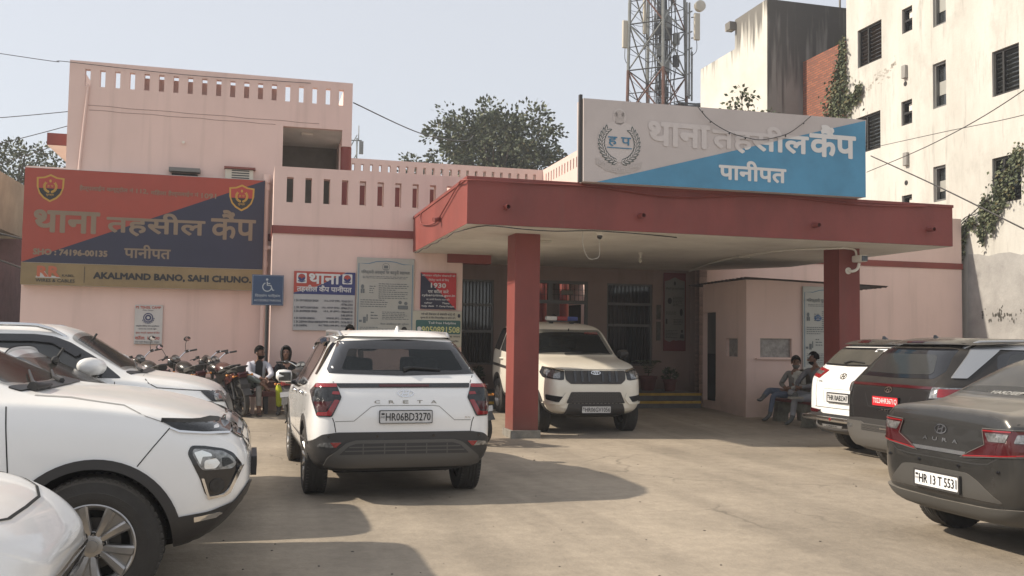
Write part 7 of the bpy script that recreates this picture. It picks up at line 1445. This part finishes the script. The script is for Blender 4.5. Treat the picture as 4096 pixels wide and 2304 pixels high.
# ================================================================ motorcycles
MB_BLK = mat("bike_black", (.010, .010, .011), .25, coat=.5, dust=.06); SEATM = mat("bike_seat", (.014, .014, .013), .75, dust=.08); ENG = mat("engine_grey", (.10, .10, .10), .5, .6, var=.4, vscale=30)
def motorcycle(name, label, u, v, heading, z, accent, lean=-7, steer=18, mirrors=(1, -1), tail=True, muffler=False, group="motorcycles parked by the wall"):
    M = BLD @ Matrix.Translation((u, v, z)) @ Matrix.Rotation(heading, 4, 'Z') @ Matrix.Rotation(R(lean), 4, 'X')
    t = thing(name, label, "motorcycle", M=M, group=group); t.local = True; P = lambda n_, bm, m, **k: part(t, n_, bm, m, **k)
    def whl(x, sm, par=None):
        bm = bmesh.new(); w = .05 if x < 0 else .042; pr = [(.225, -.03), (.25, -w), (.285, -w*.8), (.300, -w*.3), (.303, 0), (.300, w*.3), (.285, w*.8), (.25, w), (.225, .03)]
        lathe(bm, [(r_, h) for r_, h in pr], (x, 0, .303), 'y', 40, cap=False); o = P("wheel", bm, TYRE, smooth=40); bm = bmesh.new(); lathe(bm, [(.228, -.028), (.20, -.022), (.20, .022), (.228, .028)], (x, 0, .303), 'y', 32, cap=False); cyl(bm, (x, -.06, .303), (x, .06, .303), .06, n=16)
        for k in range(5):
            a = 2*math.pi*k/5; box(bm, -.018, .018, -.014, .014, .05, .205, M=Matrix.Translation((x, 0, .303)) @ Matrix.Rotation(a, 4, 'Y'))
        P("rim", bm, MB_BLK, parent=o, smooth=40)
    whl(-.64, 0); whl(.64, 0)
    bm = bmesh.new(); tube(bm, smooth_pts([(-.60, 0, .62), (-.30, 0, .60), (.30, 0, .78), (.36, 0, .86)], 4), .035, 8); tube(bm, smooth_pts([(.34, 0, .74), (.22, 0, .38), (-.15, 0, .30), (-.30, 0, .42)], 4), .025, 8)
    for s in (1, -1): tube(bm, [(-.30, s*.09, .40), (-.64, s*.09, .303)], .02, 8); tube(bm, [(-.50, s*.10, .62), (-.62, s*.11, .32)], .024, 8)
    P("frame", bm, BLACKP, smooth=60)
    bm = bmesh.new(); box(bm, -.16, .20, -.12, .12, .25, .46, bev=.03); cyl(bm, (.06, 0, .42), (.12, 0, .62), .09, n=16); cyl(bm, (-.05, -.15, .34), (-.05, .15, .34), .10, n=20); P("engine", bm, ENG, smooth=40)
    bm = bmesh.new(); sec = []
    for x, w, z0, z1 in ((.34, .05, .80, .86), (.30, .11, .76, .93), (.16, .145, .72, .955), (-.02, .13, .72, .925), (-.14, .08, .74, .86), (-.17, .04, .76, .83)):
        sec.append([bm.verts.new((x, w*math.cos(2*math.pi*k/14), (z0+z1)/2+(z1-z0)/2*math.sin(2*math.pi*k/14))) for k in range(14)])
    skin(bm, sec, 0); P("fuel_tank", bm, accent, smooth=60)
    bm = bmesh.new(); sec = []
    for x, w, z_ in ((-.14, .10, .775), (-.30, .13, .765), (-.45, .135, .79), (-.66, .115, .83), (-.74, .08, .84)):
        sec.append([bm.verts.new((x, w*a, z_+b)) for a, b in ((-1, 0), (-.8, .055), (0, .07), (.8, .055), (1, 0), (.7, -.045), (-.7, -.045))])
    skin(bm, sec, 0); P("seat", bm, SEATM, smooth=50)
    bm = bmesh.new()
    for s in (1, -1): prism(bm, [(-.18, .74), (-.42, .74), (-.72, .80), (-.76, .76), (-.50, .62), (-.28, .56)], lambda a, b: V3((a, s*.115, b)), (0, s*.02, 0))
    P("side_panel", bm, accent)
    bm = bmesh.new(); tube(bm, smooth_pts([(-.58, .12, .86), (-.80, .10, .90), (-.84, 0, .905), (-.80, -.10, .90), (-.58, -.12, .86)], 4), .014, 8); P("grab_rail", bm, ENG, smooth=60)
    bm = bmesh.new(); box(bm, -.83, -.74, -.085, .085, .70, .80, bev=.025); tl = P("tail_light", bm, REDL if tail else DREDL)
    bm = bmesh.new(); prism(bm, [(-.76, .72), (-.78, .70), (-.98, .40), (-.96, .40), (-.74, .68)], lambda a, b: V3((a, -.07, b)), (0, .14, 0)); P("rear_mudguard", bm, BLACKP)
    bm = bmesh.new(); box(bm, -.905, -.895, -.09, .09, .52, .60); P("number_plate", bm, PLATEW if tail else BLACKP)
    for s in (1, -1): bm = bmesh.new(); tube(bm, [(-.78, s*.08, .74), (-.80, s*.15, .74)], .01, 6); ball(bm, (-.81, s*.17, .74), .035, .022, .022, 10); P("indicator", bm, AMBER)
    bm = bmesh.new(); lathe(bm, [(.035, -.45), (.042, -.40), (.05, .0), (.05, .10), (.034, .12), (.030, .12), (.030, .02), (.001, .02)], (0, 0, 0), 'x', 20, cap=False)
    bm.transform(Matrix.Translation((-.62, -.17, .40)) @ Matrix.Rotation(R(8), 4, 'Y') @ Matrix.Rotation(math.pi, 4, 'Z')); tube(bm, smooth_pts([(.10, -.06, .40), (.16, -.12, .22), (-.05, -.15, .25), (-.22, -.17, .33)], 4), .022, 8); P("exhaust", bm, SILVER if muffler else BLACKP, smooth=50)
    # steering
    S = Matrix.Translation((.40, 0, .80)) @ Matrix.Rotation(R(-24), 4, 'Y') @ Matrix.Rotation(R(steer), 4, 'Z'); S2 = S @ Matrix.Rotation(R(24), 4, 'Y')
    bm = bmesh.new()
    for s in (1, -1): tube(bm, [S @ V3((.03, s*.085, .12)), S @ V3((.03, s*.085, -.20)), V3((.64, s*.075, .303))], .022, 8)
    P("fork", bm, ENG, smooth=60)
    bm = bmesh.new(); prism(bm, ell(.64, .303, .325, .325, 14, 20, 150) + ell(.64, .303, .315, .315, 14, 20, 150)[::-1], lambda a, b: V3((a, -.06, b)), (0, .12, 0)); P("front_mudguard", bm, accent)
    bm = bmesh.new()
    for s in (1, -1): tube(bm, smooth_pts([S2 @ V3((.0, s*.03, .14)), S2 @ V3((.02, s*.10, .20)), S2 @ V3((-.02, s*.22, .27)), S2 @ V3((-.08, s*.32, .27)), S2 @ V3((-.12, s*.37, .265))], 4), .012, 8)
    hb = P("handlebar", bm, CHROME, smooth=60)
    for s in (1, -1):
        bm = bmesh.new(); tube(bm, [S2 @ V3((-.055, s*.28, .27)), S2 @ V3((-.13, s*.39, .265))], .019, 10); tube(bm, [S2 @ V3((.01, s*.22, .262)), S2 @ V3((-.02, s*.40, .262))], .007, 6); box(bm, -.02, .02, -.03, .03, -.025, .025, M=S2 @ Matrix.Translation((-.03, s*.235, .275))); P("grip", bm, BLACKP, parent=hb, smooth=50)
    bm = bmesh.new(); cyl(bm, S2 @ V3((.02, 0, .20)), S2 @ V3((.06, 0, .17)), .085, n=20); b2 = S2 @ V3((.018, 0, .202))
    ball(bm, S2 @ V3((.10, 0, .12)), .10, .13, .12, 16); P("headlight_cowl", bm, MB_BLK, smooth=60)
    bm = bmesh.new()
    for s in (.042, -.042): cyl(bm, S2 @ V3((.018, s, .205)), S2 @ V3((.012, s, .211)), .034, n=16)
    P("instrument_dial", bm, mat("dial", (.18, .18, .17), .2, coat=.5))
    bm = bmesh.new(); ball(bm, S2 @ V3((.185, 0, .10)), .03, .085, .075, 14); P("headlight", bm, CLEARL)
    for s in mirrors:
        bm = bmesh.new(); tube(bm, smooth_pts([S2 @ V3((-.02, s*.22, .28)), S2 @ V3((-.01, s*.25, .40)), S2 @ V3((-.02, s*.29, .47))], 4), .006, 6); ball(bm, S2 @ V3((-.015, s*.31, .50)), .018, .068, .046, 14); mr = P("mirror", bm, BLACKP, smooth=60)
        bm = bmesh.new(); c_ = S2 @ V3((-.036, s*.31, .50)); X = (S2.to_3x3() @ V3((0, 1, 0))); Z = (S2.to_3x3() @ V3((.25, 0, 1))).normalized()
        f = bm.faces.new([bm.verts.new(c_+X*.060*math.cos(2*math.pi*k/16)+Z*.039*math.sin(2*math.pi*k/16)) for k in range(16)]); P("mirror_glass", bm, CHROME, parent=mr)
    bm = bmesh.new(); tube(bm, [(-.05, .10, .28), (-.02, .26, .03)], .012, 6); P("side_stand", bm, BLACKP)
    return t
BR_ = mat("bike_maroon", (.06, .012, .012), .25, coat=.5, dust=.1)
motorcycle("motorcycle", "black motorcycle farthest left under the wall notice, one mirror raised", -1.75, 18.75, R(112), .14, MB_BLK, tail=False, mirrors=(-1,), steer=22)
motorcycle("motorcycle", "black motorcycle with round mirrors on both handlebars, just right of the wall notice", -1.12, 18.65, R(112), .14, MB_BLK, tail=False, steer=20)
motorcycle("motorcycle", "black motorcycle without mirrors and with chrome rear rail, third along the wall", -.55, 18.60, R(114), .14, MB_BLK, tail=False, mirrors=(), steer=16)
motorcycle("motorcycle", "black and maroon motorcycle nearest the red bench, rear tyre towards us", -.40, 18.30, R(112), .13, BR_, tail=False, mirrors=(), steer=16)
motorcycle("motorcycle", "motorcycle with big red tail lamp parked in front of the woman in black", .80, 16.75, R(76), .07, MB_BLK, mirrors=(-1,), steer=-10, group="motorcycles parked in the yard")
motorcycle("motorcycle", "motorcycle with a silver exhaust poking out behind the white SUV's right side", 3.05, 14.35, R(110), 0, MB_BLK, mirrors=(1, -1), steer=10, muffler=True, group="motorcycles parked in the yard")

# ================================================================ trees, ivy
BARK = mat("tree_bark", (.10, .08, .06), .9, var=.4, vscale=6, bump=.5, bscale=12)
def tree(name, label, base, trunk_top, center, rad, clumps, per, leafs, crad, seed, lw=.7, low=-.6, group=None):
    rg_ = random.Random(seed); random.seed(seed); t = thing(name, label, "tree", base=base, group=group); c_ = V3(center); pts = []
    while len(pts) < clumps:
        d = rdir(); k = rg_.random()**.42
        if d.z < low: continue
        pts.append(c_+V3((d.x*rad[0]*k, d.y*rad[1]*k, d.z*rad[2]*k*(1+.18*math.sin(5*math.atan2(d.y, d.x)+seed)))))
    bm = bmesh.new(); tube(bm, smooth_pts([base, V3(base).lerp(V3(trunk_top), .5)+V3((.15, 0, 0)), trunk_top], 5), [.36]*5+[.26]*5+[.2], 10)
    for p in pts[::3]: m_ = V3(trunk_top).lerp(p, .5)+V3((0, 0, .3)); tube(bm, smooth_pts([trunk_top, m_, p], 4), [.12, .11, .10, .08, .06, .05, .04, .03, .02], 5)
    part(t, "trunk", bm, BARK, smooth=50)
    bm = bmesh.new()
    for p in pts:
        out = (p-c_).normalized() if (p-c_).length > .1 else V3((0, 0, 1)); r_ = crad*rg_.uniform(.6, 1.25)
        for i in range(int(per*rg_.uniform(.6, 1.3))):
            d = rdir(); q = p+V3((d.x, d.y, d.z*.75))*r_*rg_.random()**.5; mi = rg_.choices((0, 1, 2, 3), (5, 4, 2, .4))[0]
            leaf_quad(bm, q, d*.7+out*.5+V3((0, 0, -.35)), leafs*rg_.uniform(.7, 1.3), leafs*lw, mi)
    part(t, "crown", bm, LEAFM); return t
tree("broadleaf_tree", "large broad-leaved tree rising behind the courtyard parapet", (11.5, 46.5, 0), (11.5, 46.5, 7.5), (11.5, 46.3, 10.3), (3.8, 3.2, 3.1), 230, 80, .20, .68, 11)
tree("broadleaf_tree", "small low tree clump left of the large tree behind the parapet", (7.8, 47.5, 0), (7.8, 47.5, 8.0), (7.9, 47.5, 9.6), (1.0, 1.0, 1.25), 22, 55, .18, .42, 5)
tree("broadleaf_tree", "dark leafy tree behind the left neighbour's roof", (-9.6, 42, 0), (-9.5, 42, 5.5), (-9.4, 42, 7.4), (3.0, 2.4, 1.9), 95, 75, .15, .55, 21, low=-.8)
def vine(name, label, cat, pts, n, spread, leafs, seed, u=17.56):
    random.seed(seed); bm = bmesh.new(); bm2 = bmesh.new()
    for k in range(n):
        i = random.randrange(len(pts)); v, z, sv, szz = pts[i]; p = V3((u-abs(random.gauss(0, .05)), v+random.gauss(0, sv), z+random.gauss(0, szz)))
        leaf_quad(bm, p, V3((-.5+random.gauss(0, .3), random.gauss(0, .5), -.8)), leafs*random.uniform(.6, 1.3), leafs*.75, random.choices((0, 1, 2, 3), (3, 5, 3, 1))[0])
    for i in range(0, len(pts)-1): tube(bm2, [(u, pts[i][0], pts[i][1]), (u, pts[i+1][0], pts[i+1][1])], .010, 5)
    t = thing(name, label, cat, base=(u, pts[-1][0], pts[-1][1])); part(t, "stems", bm2, BARK); part(t, "leaves", bm, LEAFM)
vine("climbing_ivy", "ivy climbing the brick wall beside the tall white block", "ivy", [(25.62, 10.8, .07, .18), (25.68, 10.4, .10, .2), (25.72, 10.0, .16, .2), (25.85, 9.7, .28, .22), (25.9, 9.3, .30, .22), (25.95, 8.95, .32, .22), (25.9, 8.55, .35, .22), (25.85, 8.1, .35, .3), (25.4, 9.05, .10, .08), (25.05, 9.15, .12, .08), (24.8, 9.35, .08, .09)], 2600, .2, .11, 31)
vine("window_vine", "leafy vine spilling from a window of the tall white block", "vine", [(18.62, 6.2, .10, .12), (18.7, 5.95, .22, .15), (18.9, 5.65, .26, .16), (19.1, 5.4, .26, .16), (19.3, 5.2, .20, .14), (19.42, 4.9, .12, .14), (19.50, 4.6, .06, .14), (19.72, 5.1, .08, .14), (19.80, 4.75, .05, .16), (19.80, 4.4, .04, .14), (20.2, 4.75, .08, .08), (20.45, 4.5, .06, .14), (20.5, 4.15, .04, .16)], 1500, .2, .095, 32)
bm = bmesh.new()
for pts in ([(17.5, 18.9, 5.55), (17.5, 19.6, 5.2), (17.5, 20.1, 4.95), (17.5, 20.9, 4.45)], [(17.5, 19.3, 5.35), (17.5, 19.9, 4.95), (17.5, 20.4, 4.85), (17.5, 20.8, 4.5)], [(17.5, 20.2, 4.95), (17.5, 20.35, 4.6), (17.5, 20.45, 4.3)]): tube(bm, smooth_pts(pts, 5), .014, 5)
solo("cable_bundle", "dark dangling cables on the white block under the vine", "cable", bm, BLACKP, base=(17.5, 20, 4.9))
random.seed(8); t = thing("rooftop_sapling", "spindly leafy sapling growing behind the banner before the sooty wall", "plant", base=(11.7, 21.3, 4.4)); bm = bmesh.new()
tips = [(11.66, 21.3, 7.9), (11.45, 21.3, 7.6), (11.9, 21.3, 7.75), (12.1, 21.3, 7.35), (12.45, 21.3, 7.25), (11.25, 21.3, 7.4), (11.05, 21.3, 7.25), (11.75, 21.3, 7.4), (11.5, 21.3, 7.2), (12.25, 21.3, 7.0)]
for p in tips: tube(bm, smooth_pts([(11.7, 21.3, 4.4), (11.7, 21.3, 6.4), p], 4), [.03, .03, .03, .028, .024, .02, .014, .01, .006], 5)
part(t, "stems", bm, BARK); bm = bmesh.new()
for p in tips:
    for k in range(26): d = rdir(); leaf_quad(bm, V3(p)+d*random.random()*.24, d+V3((0, 0, -.5)), .13, .085, random.choices((0, 1, 2), (4, 4, 2))[0])
part(t, "leaves", bm, LEAFM)

# ================================================================ mobile tower
TR = mat("tower_rust", (.17, .085, .062), .7, .1, var=.4, vscale=2); TG = mat("tower_grey", (.24, .25, .24), .6, .2, var=.35, vscale=3); TD = mat("tower_dark", (.075, .08, .085), .7)
t = thing("mobile_tower", "lattice mobile-phone tower with panel antennas behind the banner", "tower", base=(18.4, 42, 0))
def tw(z): k = 1.62-.022*(z-13); return [(18.38+k*math.cos(R(a)), 42.2+k*math.sin(R(a)), z) for a in (196, 262, -10, 78)]
zs = [0, 2.5, 5, 7.5, 10, 12.25, 14.5, 16.75, 19, 21.2]
bm = bmesh.new(); bmg = bmesh.new(); bmd = bmesh.new()
for i in range(len(zs)-1):
    A, Bz, Cm = tw(zs[i]), tw(zs[i+1]), tw((zs[i]+zs[i+1])/2); tgt = bm if zs[i] < 14 or zs[i] > 18.5 else bmg
    for k in range(4):
        j = (k+1) % 4; tube(tgt, [A[k], Bz[k]], .075, 6); tube(tgt, [A[k], Bz[j]], .038, 4); tube(bm if i % 2 else tgt, [A[j], Bz[k]], .038, 4); tube(bmd, [A[k], A[j]], .035, 4); tube(bmd, [Cm[k], Cm[j]], .025, 4)
part(t, "lattice", bm, TR, smooth=40); part(t, "lattice", bmg, TG, smooth=40); part(t, "braces", bmd, TD, smooth=40)
bm = bmesh.new()
for dx in (-.2, .2): tube(bm, [(18.55+dx, 41.6, 0), (18.55+dx, 41.8, 20.5)], .03, 5)
for k in range(70): z = .3*k; tube(bm, [(18.35, 41.6+.0098*z, z), (18.75, 41.6+.0098*z, z)], .016, 4)
for k in range(14): z = 12+k*.6; tube(bm, [(18.55+.38*math.cos(R(a)), 41.45-.38*abs(math.sin(R(a))), z) for a in range(0, 181, 20)], .018, 4)
part(t, "ladder", bm, TD)
bm = bmesh.new(); rg2 = random.Random(2)
for k in range(34):
    x = 18.75+rg2.gauss(0, .22); y = 42.0+rg2.gauss(0, .2); tube(bm, smooth_pts([(x, y, 10), (x+rg2.gauss(0, .1), y, 13), (x+rg2.gauss(0, .12), y, 16), (x+rg2.gauss(0, .2), y, 20)], 4), .022, 4)
for k in range(26):
    z = rg2.uniform(12.5, 18); a, b = rg2.choice(tw(z)), (18.75, 42, z+rg2.uniform(-1, 1)); m_ = V3(a).lerp(V3(b), .5)+V3((rg2.gauss(0, .15), 0, -rg2.uniform(.1, .5))); tube(bm, smooth_pts([a, m_, b], 5), .012, 4)
part(t, "cable_run", bm, TD)
for k in range(10):
    z = rg2.uniform(13.5, 17.6); x = 18.8+rg2.gauss(0, .35); bm = bmesh.new(); box(bm, x-.14, x+.14, 41.55, 41.75, z-.28, z+.28, bev=.02); part(t, "radio_unit", bm, TD if k % 2 else TG)
PA = mat("antenna_cream", (.50, .46, .38), .5)
for x, y, z0, z1, w, px in ((16.74, 41.9, 15.62, 16.95, .14, 16.98), (17.6, 41.6, 16.3, 18.1, .07, 17.7), (20.05, 41.0, 16.05, 17.36, .14, 19.86)):
    bm = bmesh.new(); box(bm, x-w, x+w, y-.10, y+.06, z0, z1, bev=.03); part(t, "panel_antenna", bm, PA); bm = bmesh.new()
    for z in (z0+.15, z1-.15): tube(bm, [(x, y+.05, z), (px, y+.2, z)], .03, 5)
    tube(bm, smooth_pts([(x, y, z0), (x+.02, y+.05, z0-.5), (px, y+.2, z0-.7), (px+.1, y+.3, z0-.3)], 4), .018, 5); part(t, "antenna_bracket", bm, TD)
bm = bmesh.new(); lathe(bm, [(.02, .16), (.26, .13), (.27, 0), (.26, -.10), (.001, -.13)], (20.22, 41.0, 17.74), 'y', 24, cap=False); bm.transform(Matrix.Identity(4)); part(t, "dish_antenna", bm, PA, smooth=50)
bm = bmesh.new()
for x, z0, z1 in ((16.97, 13.4, 17.9), (19.72, 13.4, 18.0), (19.86, 13.3, 18.0), (20.0, 13.2, 15.6)): cyl(bm, (x, 41.4 if x > 18 else 42.0, z0), (x, 41.4 if x > 18 else 42.0, z1), .05, n=8)
for z in (13.5, 14.6, 15.8, 16.6, 17.6):
    a = tw(z); tube(bm, [a[2], (20.0, 41.4, z)], .035, 5); tube(bm, [a[0], (16.97, 42.0, z)], .035, 5)
part(t, "antenna_pole", bm, TG, smooth=40)
bm = bmesh.new()
for k in range(9): y0 = 41.2+.1*k; tube(bm, smooth_pts([(19.2, y0, 13.0+.04*(k % 3)), (20.6, y0-.2, 12.95+.05*(k % 4)), (22.6, y0-.6, 13.15+.03*k)], 4), .03, 5)
part(t, "cable_tray", bm, TD)
t = thing("mobile_tower", "tiny distant phone mast seen just right of the pink upper block", "tower", base=(3.4, 60, 0)); bm = bmesh.new()
for x in (5.3, 5.9): tube(bm, [(x, 60, 0), (x, 60, 14.2)], .05, 5)
for k in range(12): tube(bm, [(5.3, 60, 1.2*k), (5.9, 60, 1.2*k+1.2)], .03, 4)
tube(bm, [(4.6, 60, 14.0), (6.2, 60, 14.05)], .04, 5); tube(bm, [(6.0, 60, 14), (6.0, 60, 15)], .03, 5); part(t, "lattice", bm, TG); bm = bmesh.new(); box(bm, 6.05, 6.3, 59.9, 60.1, 13.2, 14.0); part(t, "panel_antenna", bm, TG)

# ================================================================ overhead wires
def wire(label, pts, r=.012, k=8): bm = bmesh.new(); tube(bm, smooth_pts(pts, k), r, 5); solo("overhead_wire", label, "wire", bm, BLACKP, base=pts[len(pts)//2], group="overhead wires")
wire("thin wire running along the top of the pink upper block's front wall", [(-14, 17.2, 6.95), (-4.88, 19.96, 6.92), (-3.77, 20.30, 6.96), (-1.5, 20.33, 6.90), (.27, 20.34, 6.93), (1.0, 20.36, 6.95)], .007)
wire("wire descending from the pink upper block to the big tree", [(1.93, 20.6, 6.66), (4.2, 25, 7.05), (6.3, 29.4, 7.9), (8.5, 38, 10.0)], .014)
wire("thickest wire crossing the white block downwards to the right edge", [(9.75, 13.75, 4.7), (12.0, 17.0, 5.45), (12.44, 17.2, 5.55), (11.9, 14.4, 4.4), (10.96, 11.54, 3.31), (10.0, 9.0, 2.4)][2:], .013)
wire("wire rising to the right across the white block from the canopy", [(13.7, 19.1, 5.6), (12.6, 15.4, 5.5), (11.77, 12.36, 5.67), (10.6, 8.5, 6.2)], .009)
wire("thin wire crossing the white block near its middle windows", [(13.9, 19.1, 6.2), (12.9, 15.6, 5.75), (11.77, 12.36, 5.27), (10.6, 9, 4.9)], .007)
for lb, a, b, s in (("upper slack wire reaching the left corner of the pink upper block", (-9.5, 22.5, 6.1), (-3.75, 22.9, 6.6), .25), ("middle slack wire at the left corner of the pink upper block", (-9.5, 22.0, 4.9), (-3.75, 22.9, 6.35), .35), ("lower slack wire at the left corner of the pink upper block", (-8.5, 23.0, 4.3), (-3.75, 23.5, 6.2), .15)):
    wire(lb, [a, V3(a).lerp(V3(b), .5)-V3((0, 0, s)), b], .009)
for lb, z0, z1, r_ in (("upper of the slanting wires beside the left neighbour's wall", 3.62, 3.40, .02), ("middle of the slanting wires beside the left neighbour's wall", 3.15, 2.82, .02), ("lowest slanting pipe beside the left neighbour's wall", 1.95, 1.45, .025)):
    wire(lb, [(-5.6, 20.6, z0), (-4.9, 20.6, (z0+z1)/2), (-4.43, 20.55, z1)], r_)

# ================================================================ winter haze
bm = bmesh.new(); box(bm, -40, 60, -12, 75, -1.0, 24)
hm = bpy.data.materials.new("haze"); hm.use_nodes = True; n, l = hm.node_tree.nodes, hm.node_tree.links; n.remove(n["Principled BSDF"])
pv = n.new("ShaderNodeVolumePrincipled"); pv.inputs['Color'].default_value = (.93, .95, 1.0, 1); pv.inputs['Density'].default_value = 0.0018; pv.inputs['Anisotropy'].default_value = 0.3; l.new(pv.outputs[0], n["Material Output"].inputs['Volume'])
solo("haze", None, None, bm, hm, kind='stuff')
